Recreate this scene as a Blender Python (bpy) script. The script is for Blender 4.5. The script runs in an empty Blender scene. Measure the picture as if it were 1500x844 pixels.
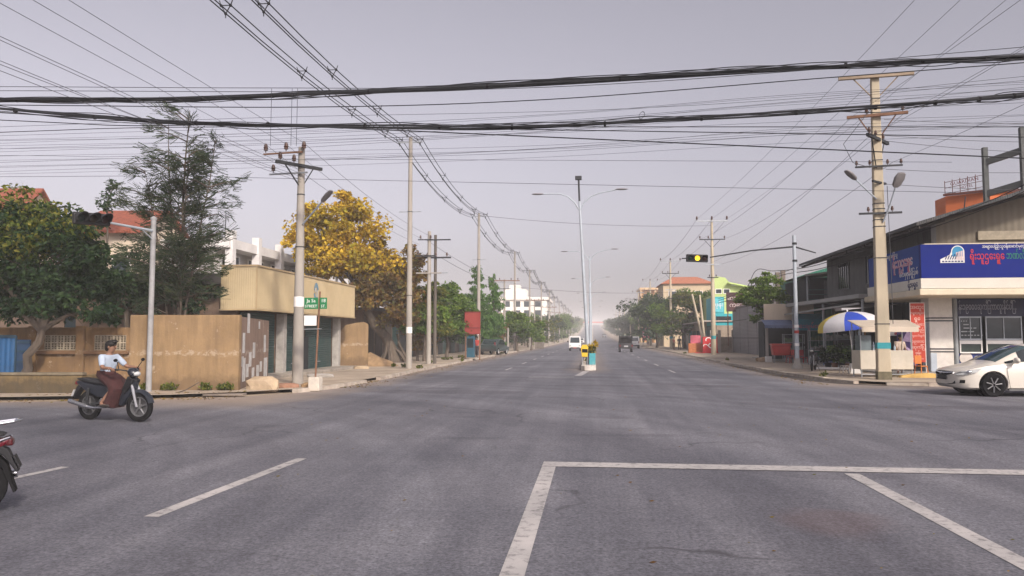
import bpy, bmesh, math, random
from mathutils import Vector, Matrix
random.seed(7)
SC = bpy.context.scene
COL = SC.collection
PI = math.pi
# ---------------------------------------------------------------- camera numbers (photo is 1500 px wide)
F, HC = 1125.0, 1.6
TH = math.atan(73 / F)
PSI = math.atan(118 / F * math.cos(TH))
cp, sp, ct, st = math.cos(PSI), math.sin(PSI), math.cos(TH), math.sin(TH)

def ray(px, py):
    a = (px - 750) / F; b = (422 - py) / F
    return Vector((a * cp - sp * ct + b * sp * st, a * sp + cp * ct - b * cp * st, st + b * ct))
def at_depth(px, py, d):          # point on the sight line at horizontal forward distance d
    r = ray(px, py); k = (-sp * r.x + cp * r.y)
    return Vector((0, 0, HC)) + r * (d / k)
def at_y(px, py, y):
    r = ray(px, py); return Vector((0, 0, HC)) + r * (y / r.y)
def at_x(px, py, x):
    r = ray(px, py); return Vector((0, 0, HC)) + r * (x / r.x)
def ground_at(px, d):             # ground point under column px at forward distance d
    p = at_depth(px, 495, d); return Vector((p.x, p.y, 0))
def gz(y):                        # the road climbs gently in the distance
    if y < 130: return 0.0
    return 3.2e-5 * (min(y, 820) - 130) ** 2

# ---------------------------------------------------------------- mesh builder
class MB:
    def __init__(s): s.v = []; s.f = []; s.m = []
    def add(s, vs, fs, mi=0):
        o = len(s.v); s.v += [tuple(p) for p in vs]
        for f in fs: s.f.append([o + i for i in f]); s.m.append(mi)
        return s
    def box(s, c, d, rz=0, mi=0, mat=None):
        x, y, z = d[0] / 2, d[1] / 2, d[2] / 2
        vs = [Vector((i * x, j * y, k * z)) for i in (-1, 1) for j in (-1, 1) for k in (-1, 1)]
        R = mat if mat else Matrix.Rotation(rz, 3, 'Z')
        vs = [R @ p + Vector(c) for p in vs]
        return s.add(vs, [(0, 1, 3, 2), (4, 6, 7, 5), (0, 4, 5, 1), (2, 3, 7, 6), (0, 2, 6, 4), (1, 5, 7, 3)], mi)
    def bbox(s, x0, x1, y0, y1, z0, z1, mi=0):
        return s.box(((x0 + x1) / 2, (y0 + y1) / 2, (z0 + z1) / 2), (abs(x1 - x0), abs(y1 - y0), abs(z1 - z0)), 0, mi)
    def beam(s, p0, p1, w, h, mi=0):          # rectangular bar between two points
        p0, p1 = Vector(p0), Vector(p1); d = p1 - p0; L = d.length
        x = d.normalized(); up = Vector((0, 0, 1)) if abs(x.z) < .95 else Vector((0, 1, 0))
        y = up.cross(x).normalized(); z = x.cross(y)
        M = Matrix((x, y, z)).transposed()
        return s.box((p0 + p1) / 2, (L, w, h), 0, mi, M)
    def tube(s, pts, r, n=6, mi=0, caps=True, flat=1.0):
        pts = [Vector(p) for p in pts]; N = len(pts)
        rs = r if isinstance(r, (list, tuple)) else [r] * N
        rings = []; prev = None
        for i, p in enumerate(pts):
            t = (pts[min(i + 1, N - 1)] - pts[max(i - 1, 0)])
            t = t.normalized() if t.length > 1e-9 else Vector((0, 0, 1))
            if prev is None:
                a = Vector((0, 0, 1)) if abs(t.z) < .9 else Vector((1, 0, 0))
                u = t.cross(a).normalized()
            else:
                u = (prev - t * prev.dot(t)); u = u.normalized() if u.length > 1e-6 else t.orthogonal().normalized()
            prev = u; w = t.cross(u)
            rings.append([p + (u * math.cos(2 * PI * k / n) + w * math.sin(2 * PI * k / n) * flat) * rs[i] for k in range(n)])
        vs = [q for R in rings for q in R]; fs = []
        for i in range(N - 1):
            for k in range(n):
                a = i * n + k; b = i * n + (k + 1) % n
                fs.append((a, b, b + n, a + n))
        if caps: fs.append(tuple(range(n))[::-1]); fs.append(tuple((N - 1) * n + k for k in range(n)))
        return s.add(vs, fs, mi)
    def rod(s, p0, p1, r0, r1=None, n=8, mi=0): return s.tube([p0, p1], [r0, r0 if r1 is None else r1], n, mi)
    def lathe(s, prof, c=(0, 0, 0), n=16, mi=0, M=None):   # prof [(r, z)] about local z
        vs = []; fs = []; c = Vector(c)
        for r, z in prof:
            for k in range(n):
                p = Vector((r * math.cos(2 * PI * k / n), r * math.sin(2 * PI * k / n), z))
                vs.append((M @ p if M else p) + c)
        for i in range(len(prof) - 1):
            for k in range(n):
                a = i * n + k; b = i * n + (k + 1) % n
                fs.append((a, b, b + n, a + n))
        if prof[0][0] > 1e-6: fs.append(tuple(range(n))[::-1])
        if prof[-1][0] > 1e-6: fs.append(tuple((len(prof) - 1) * n + k for k in range(n)))
        return s.add(vs, fs, mi)
    def ell(s, c, r, nu=12, nv=8, mi=0, M=None):
        prof = [(math.sin(PI * i / nv), -math.cos(PI * i / nv)) for i in range(nv + 1)]
        S = Matrix.Diagonal(Vector(r)); S = (M @ S) if M else S
        return s.lathe(prof, c, nu, mi, S)
    def prism(s, poly, h, M=None, mi=0):      # 2-D polygon in local xy, extruded to local z = h (centred)
        n = len(poly); M = M or Matrix.Identity(4)
        vs = [M @ Vector((x, y, -h / 2)) for x, y in poly] + [M @ Vector((x, y, h / 2)) for x, y in poly]
        fs = [tuple(range(n))[::-1], tuple(range(n, 2 * n))] + [(i, (i + 1) % n, n + (i + 1) % n, n + i) for i in range(n)]
        return s.add(vs, fs, mi)
    def torus(s, c, R, r, n=24, m=8, axis='Y', mi=0, flat=1.0):
        vs = []; fs = []
        for i in range(n):
            a = 2 * PI * i / n
            for k in range(m):
                b = 2 * PI * k / m; q = R + r * math.cos(b); h = r * flat * math.sin(b)
                p = (q * math.cos(a), h, q * math.sin(a)) if axis == 'Y' else ((q * math.cos(a), q * math.sin(a), h) if axis == 'Z' else (h, q * math.cos(a), q * math.sin(a)))
                vs.append(Vector(p) + Vector(c))
        for i in range(n):
            for k in range(m):
                fs.append((i * m + k, ((i + 1) % n) * m + k, ((i + 1) % n) * m + (k + 1) % m, i * m + (k + 1) % m))
        return s.add(vs, fs, mi)
    def quad(s, a, b, c, d, mi=0): return s.add([a, b, c, d], [(0, 1, 2, 3)], mi)
    def build(s, name, mats, parent=None, smooth=False, bevel=0):
        me = bpy.data.meshes.new(name); me.from_pydata(s.v, [], s.f)
        mats = mats if isinstance(mats, (list, tuple)) else [mats]
        for m in mats: me.materials.append(m)
        if len(mats) > 1: me.polygons.foreach_set('material_index', s.m)
        bm = bmesh.new(); bm.from_mesh(me)
        if smooth != 'leaf': bmesh.ops.recalc_face_normals(bm, faces=bm.faces)
        bm.to_mesh(me); bm.free()
        if smooth is True:
            me.polygons.foreach_set('use_smooth', [True] * len(me.polygons))
            try: me.set_sharp_from_angle(angle=math.radians(42))
            except Exception: pass
        me.update()
        o = bpy.data.objects.new(name, me); COL.objects.link(o)
        if parent: o.parent = parent
        if bevel:
            md = o.modifiers.new('edge', 'BEVEL'); md.width = bevel; md.segments = 2; md.limit_method = 'ANGLE'
        return o

def tag(o, label, cat, group=None):
    o['label'] = label; o['category'] = cat
    if group: o['group'] = group
    return o
def thing(name, label, cat, loc=(0, 0, 0), rz=0, group=None):
    o = bpy.data.objects.new(name, None); COL.objects.link(o); o.empty_display_size = .2
    o.location = loc; o.rotation_euler = (0, 0, rz)
    return tag(o, label, cat, group)
def structure(o): o['kind'] = 'structure'; return o
def kids(o): return [c for c in bpy.data.objects if c.parent == o]
def copy_tree(o, loc=None, rz=None, label=None, scale=None, group=None):
    c = o.copy(); COL.objects.link(c)
    if loc is not None: c.location = loc
    if rz is not None: c.rotation_euler[2] = rz
    if scale is not None: c.scale = scale if isinstance(scale, (tuple, list)) else (scale,) * 3
    if label: c['label'] = label
    if group: c['group'] = group
    for k in kids(o):
        d = k.copy(); COL.objects.link(d); d.parent = c
        for q in kids(k):
            e = q.copy(); COL.objects.link(e); e.parent = d
    return c

# ---------------------------------------------------------------- materials
def nt(name):
    m = bpy.data.materials.new(name); m.use_nodes = True
    n = m.node_tree.nodes; return m, n, m.node_tree.links, n['Principled BSDF']
def lk(L, a, b): L.new(a, b)
def coord(n, L, scale=(1, 1, 1), kind='Object'):
    t = n.new('ShaderNodeTexCoord'); mp = n.new('ShaderNodeMapping'); mp.inputs['Scale'].default_value = scale
    L.new(t.outputs[kind], mp.inputs['Vector']); return mp.outputs['Vector']
def noise(n, L, v, s, det=5, rough=.6):
    q = n.new('ShaderNodeTexNoise'); q.inputs['Scale'].default_value = s; q.inputs['Detail'].default_value = det
    q.inputs['Roughness'].default_value = rough; L.new(v, q.inputs['Vector']); return q.outputs['Fac']
def ramp(n, L, f, stops):
    r = n.new('ShaderNodeValToRGB'); e = r.color_ramp.elements
    while len(e) < len(stops): e.new(.5)
    for i, (p, c) in enumerate(stops):
        e[i].position = p; e[i].color = (*c, 1) if len(c) == 3 else c
    L.new(f, r.inputs['Fac']); return r.outputs['Color']
def mix(n, L, f, a, b, mode='MIX'):
    q = n.new('ShaderNodeMix'); q.data_type = 'RGBA'; q.blend_type = mode
    for i, x in ((0, f), (6, a), (7, b)):
        if hasattr(x, 'links'): L.new(x, q.inputs[i])
        else: q.inputs[i].default_value = x if i == 0 else (*x, 1)
    return q.outputs[2]
def sc(c, k): return tuple(min(1, x * k) for x in c)
_mats = {}
def mat(name, col, rough=.8, var=.18, scale=2.5, metal=0, bump=0, bscale=40, dirt=None, dirt_amt=.5, stretch=(1, 1, 1), spec=.3, wave=0, coat=0):
    if name in _mats: return _mats[name]
    m, n, L, b = nt(name)
    v = coord(n, L, stretch)
    f = noise(n, L, v, scale)
    c = ramp(n, L, f, [(.3, sc(col, 1 - var)), (.7, sc(col, 1 + var))])
    if dirt:
        g = noise(n, L, v, scale * .37 + .13, 8, .7)
        k = ramp(n, L, g, [(.5, (0, 0, 0)), (.72, (dirt_amt,) * 3)])
        c = mix(n, L, k, c, dirt)
    L.new(c, b.inputs['Base Color'])
    b.inputs['Roughness'].default_value = rough; b.inputs['Metallic'].default_value = metal
    b.inputs['Specular IOR Level'].default_value = spec
    if coat: b.inputs['Coat Weight'].default_value = coat
    if bump or wave:
        bp = n.new('ShaderNodeBump'); bp.inputs['Strength'].default_value = bump or .6
        if wave:
            w = n.new('ShaderNodeTexWave'); w.wave_type = 'BANDS'; w.bands_direction = 'X' if wave > 0 else 'Z'
            w.inputs['Scale'].default_value = abs(wave); L.new(coord(n, L), w.inputs['Vector']); h = w.outputs['Fac']
            bp.inputs['Distance'].default_value = .03
        else:
            h = noise(n, L, v, bscale); bp.inputs['Distance'].default_value = .02
        L.new(h, bp.inputs['Height']); L.new(bp.outputs['Normal'], b.inputs['Normal'])
    _mats[name] = m; return m
def glass_mat(name, col=(.02, .03, .035), rough=.06):
    m = mat(name, col, rough, .25, 1.2, spec=.6); return m
def emit_mat(name, col, s):
    m, n, L, b = nt(name); b.inputs['Base Color'].default_value = (*col, 1)
    b.inputs['Emission Color'].default_value = (*col, 1); b.inputs['Emission Strength'].default_value = s
    return m
def leaf_mat(name, cols, trans=.3):
    m, n, L, b = nt(name)
    g = n.new('ShaderNodeNewGeometry')
    k = len(cols)
    c = ramp(n, L, g.outputs['Random Per Island'], [(i / max(1, k - 1), q) for i, q in enumerate(cols)])
    f = noise(n, L, coord(n, L), .55, 3)
    c = mix(n, L, 1.0, c, ramp(n, L, f, [(.32, (.72, .78, .75)), (.68, (1.25, 1.18, 1.05))]), 'MULTIPLY')
    L.new(c, b.inputs['Base Color']); b.inputs['Roughness'].default_value = .6; b.inputs['Specular IOR Level'].default_value = .15
    t = n.new('ShaderNodeBsdfTranslucent'); L.new(c, t.inputs['Color'])
    x = n.new('ShaderNodeMixShader'); x.inputs[0].default_value = trans
    L.new(b.outputs[0], x.inputs[1]); L.new(t.outputs[0], x.inputs[2]); L.new(x.outputs[0], n['Material Output'].inputs['Surface'])
    return m

def asphalt():
    m, n, L, b = nt('asphalt')
    v = coord(n, L); sep = n.new('ShaderNodeSeparateXYZ'); L.new(v, sep.inputs[0])
    big = ramp(n, L, noise(n, L, v, .11, 4), [(.33, (.116, .118, .136)), (.66, (.166, .165, .182))])
    streak = ramp(n, L, noise(n, L, coord(n, L, (1.3, .05, 1)), 1.0, 4), [(.35, (.76, .76, .78)), (.68, (1.16, 1.15, 1.13))])
    c = mix(n, L, 1.0, big, streak, 'MULTIPLY')
    cross = ramp(n, L, noise(n, L, coord(n, L, (.06, .8, 1)), 1.0, 4), [(.35, (.92, .92, .93)), (.68, (1.06, 1.055, 1.05))])
    c = mix(n, L, 1.0, c, cross, 'MULTIPLY')
    pat = ramp(n, L, noise(n, L, v, .45, 6, .65), [(.4, (.92, .915, .92)), (.62, (1.05, 1.045, 1.04))])
    c = mix(n, L, 1.0, c, pat, 'MULTIPLY')
    fine = ramp(n, L, noise(n, L, v, 30, 3, .8), [(.32, (.48, .48, .48)), (.68, (1.5, 1.5, 1.5))])
    c = mix(n, L, 1.0, c, fine, 'MULTIPLY')
    fine2 = ramp(n, L, noise(n, L, v, 8, 5, .8), [(.3, (.78, .78, .78)), (.7, (1.2, 1.2, 1.2))])
    c = mix(n, L, 1.0, c, fine2, 'MULTIPLY')
    # polished arcs left by turning traffic
    vm = n.new('ShaderNodeVectorMath'); vm.operation = 'DISTANCE'; vm.inputs[1].default_value = (-17, 4, 0); L.new(v, vm.inputs[0])
    mp = n.new('ShaderNodeMath'); mp.operation = 'MULTIPLY_ADD'; mp.inputs[1].default_value = .55; mp.inputs[2].default_value = 0; L.new(vm.outputs['Value'], mp.inputs[0])
    cmb = n.new('ShaderNodeCombineXYZ'); L.new(mp.outputs[0], cmb.inputs[0])
    arc = ramp(n, L, noise(n, L, cmb.outputs[0], 1.0, 3), [(.38, (.74, .735, .76)), (.62, (1.12, 1.12, 1.12))])
    c = mix(n, L, 1.0, c, arc, 'MULTIPLY')
    # dark tar spots and cracks
    vo = n.new('ShaderNodeTexVoronoi'); vo.feature = 'DISTANCE_TO_EDGE'; vo.inputs['Scale'].default_value = .28
    nv = n.new('ShaderNodeTexNoise'); nv.inputs['Scale'].default_value = 1.1; L.new(v, nv.inputs['Vector'])
    ad = n.new('ShaderNodeVectorMath'); ad.operation = 'ADD'; L.new(v, ad.inputs[0]); L.new(nv.outputs['Color'], ad.inputs[1]); L.new(ad.outputs[0], vo.inputs['Vector'])
    crk = ramp(n, L, vo.outputs['Distance'], [(.0, (1, 1, 1)), (.012, (0, 0, 0))])
    gate = ramp(n, L, noise(n, L, v, .23, 3), [(.50, (0, 0, 0)), (.58, (.8, .8, .8))])
    ck = mix(n, L, 1.0, crk, gate, 'MULTIPLY')
    c = mix(n, L, ck, c, (.045, .043, .05))
    sv = n.new('ShaderNodeTexVoronoi'); sv.inputs['Scale'].default_value = 1.7; L.new(ad.outputs[0], sv.inputs['Vector'])
    drip = mix(n, L, 1.0, ramp(n, L, sv.outputs['Distance'], [(.05, (.55, .55, .55)), (.13, (0, 0, 0))]), ramp(n, L, noise(n, L, v, .17, 3), [(.48, (0, 0, 0)), (.6, (1, 1, 1))]), 'MULTIPLY')
    c = mix(n, L, drip, c, (.05, .048, .052))
    mend = ramp(n, L, noise(n, L, coord(n, L, (.12, .3, 1)), 1.0, 2), [(.60, (1, 1, 1)), (.612, (.80, .79, .80))])
    c = mix(n, L, 1.0, c, mend, 'MULTIPLY')
    # dust blown along the kerbs of the main road and a reddish stain
    ax = n.new('ShaderNodeMath'); ax.operation = 'ABSOLUTE'; L.new(sep.outputs[0], ax.inputs[0])
    dn = noise(n, L, v, .5, 6)
    ad2 = n.new('ShaderNodeMath'); ad2.operation = 'MULTIPLY_ADD'; ad2.inputs[1].default_value = 2.6; L.new(dn, ad2.inputs[0]); L.new(ax.outputs[0], ad2.inputs[2])
    e1 = ramp(n, L, ad2.outputs[0], [(0, (0, 0, 0)), (1, (1, 1, 1))])
    mr = n.new('ShaderNodeMapRange'); mr.inputs[1].default_value = 7.9; mr.inputs[2].default_value = 9.7; L.new(ad2.outputs[0], mr.inputs[0])
    yy = n.new('ShaderNodeMapRange'); xs = n.new('ShaderNodeMapRange'); xs.inputs[1].default_value = -1; xs.inputs[2].default_value = 1; xs.inputs[3].default_value = 0; xs.inputs[4].default_value = 8.5; L.new(sep.outputs[0], xs.inputs[0])
    ys_ = n.new('ShaderNodeMath'); ys_.operation = 'SUBTRACT'; L.new(sep.outputs[1], ys_.inputs[0]); L.new(xs.outputs[0], ys_.inputs[1])
    yy.inputs[1].default_value = 16.2; yy.inputs[2].default_value = 18.8; L.new(ys_.outputs[0], yy.inputs[0])
    mu = n.new('ShaderNodeMath'); mu.operation = 'MULTIPLY'; L.new(mr.outputs[0], mu.inputs[0]); L.new(yy.outputs[0], mu.inputs[1])
    mu2 = n.new('ShaderNodeMath'); mu2.operation = 'MULTIPLY'; mu2.inputs[1].default_value = .75; L.new(mu.outputs[0], mu2.inputs[0])
    c = mix(n, L, mu2.outputs[0], c, (.30, .235, .18))
    # dust at the foot of the median
    sh = n.new('ShaderNodeMath'); sh.operation = 'ADD'; sh.inputs[1].default_value = .2; L.new(sep.outputs[0], sh.inputs[0])
    ab = n.new('ShaderNodeMath'); ab.operation = 'ABSOLUTE'; L.new(sh.outputs[0], ab.inputs[0])
    ma = n.new('ShaderNodeMath'); ma.operation = 'MULTIPLY_ADD'; ma.inputs[1].default_value = 1.6; L.new(dn, ma.inputs[0]); L.new(ab.outputs[0], ma.inputs[2])
    m3 = n.new('ShaderNodeMapRange'); m3.inputs[1].default_value = 2.1; m3.inputs[2].default_value = 1.0; m3.inputs[3].default_value = 0; m3.inputs[4].default_value = .55; L.new(ma.outputs[0], m3.inputs[0])
    y3 = n.new('ShaderNodeMapRange'); y3.inputs[1].default_value = 34; y3.inputs[2].default_value = 39; L.new(sep.outputs[1], y3.inputs[0])
    m4 = n.new('ShaderNodeMath'); m4.operation = 'MULTIPLY'; L.new(m3.outputs[0], m4.inputs[0]); L.new(y3.outputs[0], m4.inputs[1])
    c = mix(n, L, m4.outputs[0], c, (.29, .225, .17))
    d2 = n.new('ShaderNodeVectorMath'); d2.operation = 'DISTANCE'; d2.inputs[1].default_value = (2.45, 7.5, 0)
    wv = n.new('ShaderNodeVectorMath'); wv.operation = 'MULTIPLY_ADD'; wv.inputs[1].default_value = (.9, .9, 0); L.new(nv.outputs['Color'], wv.inputs[0]); L.new(v, wv.inputs[2])
    L.new(wv.outputs[0], d2.inputs[0])
    rs = ramp(n, L, d2.outputs['Value'], [(.36, (.13, .13, .13)), (.66, (0, 0, 0))])
    c = mix(n, L, rs, c, (.20, .088, .058))
    L.new(c, b.inputs['Base Color']); b.inputs['Roughness'].default_value = .72; b.inputs['Specular IOR Level'].default_value = .35
    bp = n.new('ShaderNodeBump'); bp.inputs['Strength'].default_value = .35; bp.inputs['Distance'].default_value = .01
    L.new(noise(n, L, v, 60, 3), bp.inputs['Height']); L.new(bp.outputs['Normal'], b.inputs['Normal'])
    return m
def paint_worn():
    m, n, L, b = nt('road_paint')
    v = coord(n, L)
    a = ramp(n, L, noise(n, L, v, 9, 6, .75), [(.34, (.17, .165, .165)), (.5, (.42, .40, .39))])
    a = mix(n, L, 1.0, a, ramp(n, L, noise(n, L, v, 1.1, 3), [(.3, (.78, .78, .78)), (.7, (1.12, 1.1, 1.08))]), 'MULTIPLY')
    L.new(a, b.inputs['Base Color']); b.inputs['Roughness'].default_value = .7
    return m
def dirt_mat():
    m, n, L, b = nt('dusty_earth')
    v = coord(n, L)
    c = ramp(n, L, noise(n, L, v, .35, 6), [(.32, (.24, .185, .135)), (.68, (.40, .32, .24))])
    c = mix(n, L, 1.0, c, ramp(n, L, noise(n, L, v, 6, 5, .7), [(.3, (.7, .7, .7)), (.7, (1.2, 1.2, 1.2))]), 'MULTIPLY')
    c = mix(n, L, ramp(n, L, noise(n, L, v, 1.3, 8, .75), [(.56, (0, 0, 0)), (.66, (.6, .6, .6))]), c, (.13, .10, .075))
    L.new(c, b.inputs['Base Color']); b.inputs['Roughness'].default_value = .95; b.inputs['Specular IOR Level'].default_value = .1
    bp = n.new('ShaderNodeBump'); bp.inputs['Strength'].default_value = .6; bp.inputs['Distance'].default_value = .05
    L.new(noise(n, L, v, 5, 6), bp.inputs['Height']); L.new(bp.outputs['Normal'], b.inputs['Normal'])
    return m
def stained_wall(name, col, stain, chip, base_h=.5):
    m, n, L, b = nt(name)
    v = coord(n, L); sep = n.new('ShaderNodeSeparateXYZ'); L.new(v, sep.inputs[0])
    c = ramp(n, L, noise(n, L, v, .8, 6), [(.3, sc(col, .8)), (.7, sc(col, 1.15))])
    run = ramp(n, L, noise(n, L, coord(n, L, (3, 3, .35)), 1.4, 6, .7), [(.46, (0, 0, 0)), (.75, (.6, .6, .6))])
    c = mix(n, L, run, c, stain)
    blot = ramp(n, L, noise(n, L, v, .55, 7, .7), [(.45, (0, 0, 0)), (.68, (.7, .7, .7))]); c = mix(n, L, blot, c, sc(stain, 1.4))
    tr = n.new('ShaderNodeMapRange'); tr.inputs[1].default_value = .9; tr.inputs[2].default_value = 2.3; tr.inputs[4].default_value = .4; L.new(sep.outputs[2], tr.inputs[0])
    drip = ramp(n, L, noise(n, L, coord(n, L, (2.2, 2.2, .15)), 1.3, 6, .75), [(.50, (0, 0, 0)), (.62, (1, 1, 1))])
    tm = n.new('ShaderNodeMath'); tm.operation = 'MULTIPLY'; L.new(tr.outputs[0], tm.inputs[0]); L.new(drip, tm.inputs[1])
    c = mix(n, L, tm.outputs[0], c, sc(stain, 1.1))
    bz = n.new('ShaderNodeMath'); bz.operation = 'MULTIPLY_ADD'; bz.inputs[1].default_value = .5; bz.inputs[2].default_value = 0; L.new(noise(n, L, v, 1.7, 6, .7), bz.inputs[0])
    bq = n.new('ShaderNodeMath'); bq.operation = 'ADD'; L.new(bz.outputs[0], bq.inputs[0]); L.new(sep.outputs[2], bq.inputs[1])
    br = n.new('ShaderNodeMapRange'); br.inputs[1].default_value = 1.32; br.inputs[2].default_value = 1.38; L.new(bq.outputs[0], br.inputs[0])
    bs_ = n.new('ShaderNodeMapRange'); bs_.inputs[1].default_value = 1.50; bs_.inputs[2].default_value = 1.44; L.new(bq.outputs[0], bs_.inputs[0])
    bm_ = n.new('ShaderNodeMath'); bm_.operation = 'MULTIPLY'; L.new(br.outputs[0], bm_.inputs[0]); L.new(bs_.outputs[0], bm_.inputs[1])
    bg2 = n.new('ShaderNodeMath'); bg2.operation = 'MULTIPLY'; L.new(bm_.outputs[0], bg2.inputs[0]); L.new(ramp(n, L, noise(n, L, v, 4.5, 6, .8), [(.45, (0, 0, 0)), (.55, (.7, .7, .7))]), bg2.inputs[1])
    c = mix(n, L, bg2.outputs[0], c, chip)
    ch = ramp(n, L, noise(n, L, v, 2.3, 8, .75), [(.62, (0, 0, 0)), (.66, (.85, .85, .85))])
    c = mix(n, L, ch, c, chip)
    # splash band rising from the ground
    nz = noise(n, L, v, 2.0, 6, .7)
    ma = n.new('ShaderNodeMath'); ma.operation = 'MULTIPLY_ADD'; ma.inputs[1].default_value = -1.0; L.new(nz, ma.inputs[0]); L.new(sep.outputs[2], ma.inputs[2])
    mr = n.new('ShaderNodeMapRange'); mr.inputs[1].default_value = base_h - .45; mr.inputs[2].default_value = base_h - .65; mr.inputs[4].default_value = .6; L.new(ma.outputs[0], mr.inputs[0])
    c = mix(n, L, mr.outputs[0], c, sc(stain, .9))
    L.new(c, b.inputs['Base Color']); b.inputs['Roughness'].default_value = .9; b.inputs['Specular IOR Level'].default_value = .15
    bp = n.new('ShaderNodeBump'); bp.inputs['Strength'].default_value = .4; bp.inputs['Distance'].default_value = .02
    L.new(noise(n, L, v, 14, 6), bp.inputs['Height']); L.new(bp.outputs['Normal'], b.inputs['Normal'])
    return m
ASPH = asphalt(); PAINT = paint_worn(); EARTH = dirt_mat()
CONC = mat('concrete', (.34, .32, .29), .9, .2, 3, bump=.3, dirt=(.16, .14, .12))
CONC_POLE = mat('pole_concrete', (.30, .275, .24), .9, .16, 2, bump=.25, dirt=(.22, .19, .15), stretch=(1, 1, .3))
CREAM_POLE = mat('cream_concrete', (.43, .37, .27), .88, .14, 2, bump=.2, dirt=(.3, .23, .15), stretch=(1, 1, .3))
STEEL = mat('galvanised_steel', (.33, .35, .37), .5, .15, 6, metal=.6)
GREYPAINT = mat('grey_paint', (.36, .40, .44), .5, .1, 3, dirt=(.2, .19, .18))
DARKMETAL = mat('dark_metal', (.035, .037, .04), .55, .2, 5, metal=.3)
RUST = mat('rusty_steel', (.17, .09, .055), .85, .3, 6)
BLACK = mat('black_rubber', (.011, .011, .012), .85, .2, 8, spec=.1)
CABLE = mat('cable_sheath', (.014, .015, .018), .6, .2, 3)
WIRE = mat('bare_wire', (.05, .05, .055), .55, .2, 3)
INSUL = mat('brown_porcelain', (.07, .035, .025), .3, .2, 5)
WHITE = mat('white_paint', (.74, .73, .70), .5, .06, 2, dirt=(.45, .41, .36), dirt_amt=.4)
CREAM = mat('cream_paint', (.58, .51, .38), .8, .1, 1.5, dirt=(.35, .29, .2), dirt_amt=.4)
GLASSD = glass_mat('dark_glass')
SKIN = mat('skin', (.21, .115, .075), .6, .1, 8)
HAIR = mat('black_hair', (.012, .010, .009), .6, .3, 20)
BARK = mat('bark', (.095, .075, .058), .95, .3, 5, bump=.8, bscale=18, stretch=(1, 1, .3))
CHROME = mat('chrome', (.62, .62, .63), .15, .05, 3, metal=1)

def text_mesh(body, size, mat_, parent, M, name='lettering', ext=.006, align='CENTER', label=None, sx=1.0, width=None):
    cu = bpy.data.curves.new('t', 'FONT'); cu.body = body; cu.size = size; cu.extrude = ext; cu.align_x = align; cu.align_y = 'CENTER'; cu.resolution_u = 2
    o = bpy.data.objects.new('t', cu); COL.objects.link(o)
    dg = bpy.context.evaluated_depsgraph_get()
    me = bpy.data.meshes.new_from_object(o.evaluated_get(dg)); bpy.data.objects.remove(o); bpy.data.curves.remove(cu)
    if width: xs_ = [v.co.x for v in me.vertices]; sx = width / (max(xs_) - min(xs_)); sx = min(sx, 1.6)
    me.transform(M @ Matrix.Diagonal((sx, 1, 1, 1))); me.materials.clear(); me.materials.append(mat_); me.name = name
    p = bpy.data.objects.new(name, me); COL.objects.link(p)
    if parent: p.parent = parent
    if label: p['label'] = label
    return p
def facing(normal, loc):     # matrix that stands text up on a wall whose outward normal is given (horizontal)
    nrm = Vector(normal).normalized(); up = Vector((0, 0, 1)); x = up.cross(nrm).normalized()
    M = Matrix((x, up, nrm)).transposed().to_4x4(); M.translation = Vector(loc); return M
# ================================================================= world, sun, camera
SUN_EL, SUN_AZ = math.radians(33), math.radians(146)      # azimuth measured from +Y towards +X: behind the camera
w = bpy.data.worlds.new('World'); SC.world = w; w.use_nodes = True
wn, wl = w.node_tree.nodes, w.node_tree.links
sky = wn.new('ShaderNodeTexSky'); sky.sky_type = 'NISHITA'; sky.sun_disc = False
sky.sun_elevation = SUN_EL; sky.sun_rotation = SUN_AZ; sky.air_density = 1.0; sky.dust_density = 5.0; sky.ozone_density = 1.0; sky.altitude = 100
hs = wn.new('ShaderNodeHueSaturation'); hs.inputs['Saturation'].default_value = .22
wl.new(sky.outputs[0], hs.inputs['Color'])
tint = wn.new('ShaderNodeMix'); tint.data_type = 'RGBA'; tint.blend_type = 'MULTIPLY'; tint.inputs[0].default_value = 1
tint.inputs[7].default_value = (.975, .91, .99, 1)
wl.new(hs.outputs[0], tint.inputs[6]); bg = wn['Background']; wl.new(tint.outputs[2], bg.inputs['Color']); bg.inputs['Strength'].default_value = .092
sun = bpy.data.lights.new('sun', 'SUN'); sun.energy = 2.3; sun.angle = math.radians(5); sun.color = (1, .90, .78)
so = bpy.data.objects.new('sun', sun); COL.objects.link(so)
sd = Vector((math.sin(SUN_AZ) * math.cos(SUN_EL), math.cos(SUN_AZ) * math.cos(SUN_EL), math.sin(SUN_EL)))
so.rotation_euler = (-sd).to_track_quat('-Z', 'Y').to_euler(); so.location = sd * 60
cam = bpy.data.cameras.new('camera'); cam.lens = 27.0; cam.sensor_width = 36; cam.clip_end = 6000; cam.clip_start = .05
co = bpy.data.objects.new('camera', cam); COL.objects.link(co); co.location = (0, 0, HC); co.rotation_euler = (PI / 2 + TH, 0, PSI); SC.camera = co
vs_ = SC.view_settings; vs_.view_transform = 'Standard'; vs_.look = 'None'; vs_.gamma = 1; vs_.use_curve_mapping = False; vs_.exposure = 0.77
SC.cycles.max_bounces = 6; SC.cycles.transparent_max_bounces = 8; SC.cycles.volume_bounces = 2

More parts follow.
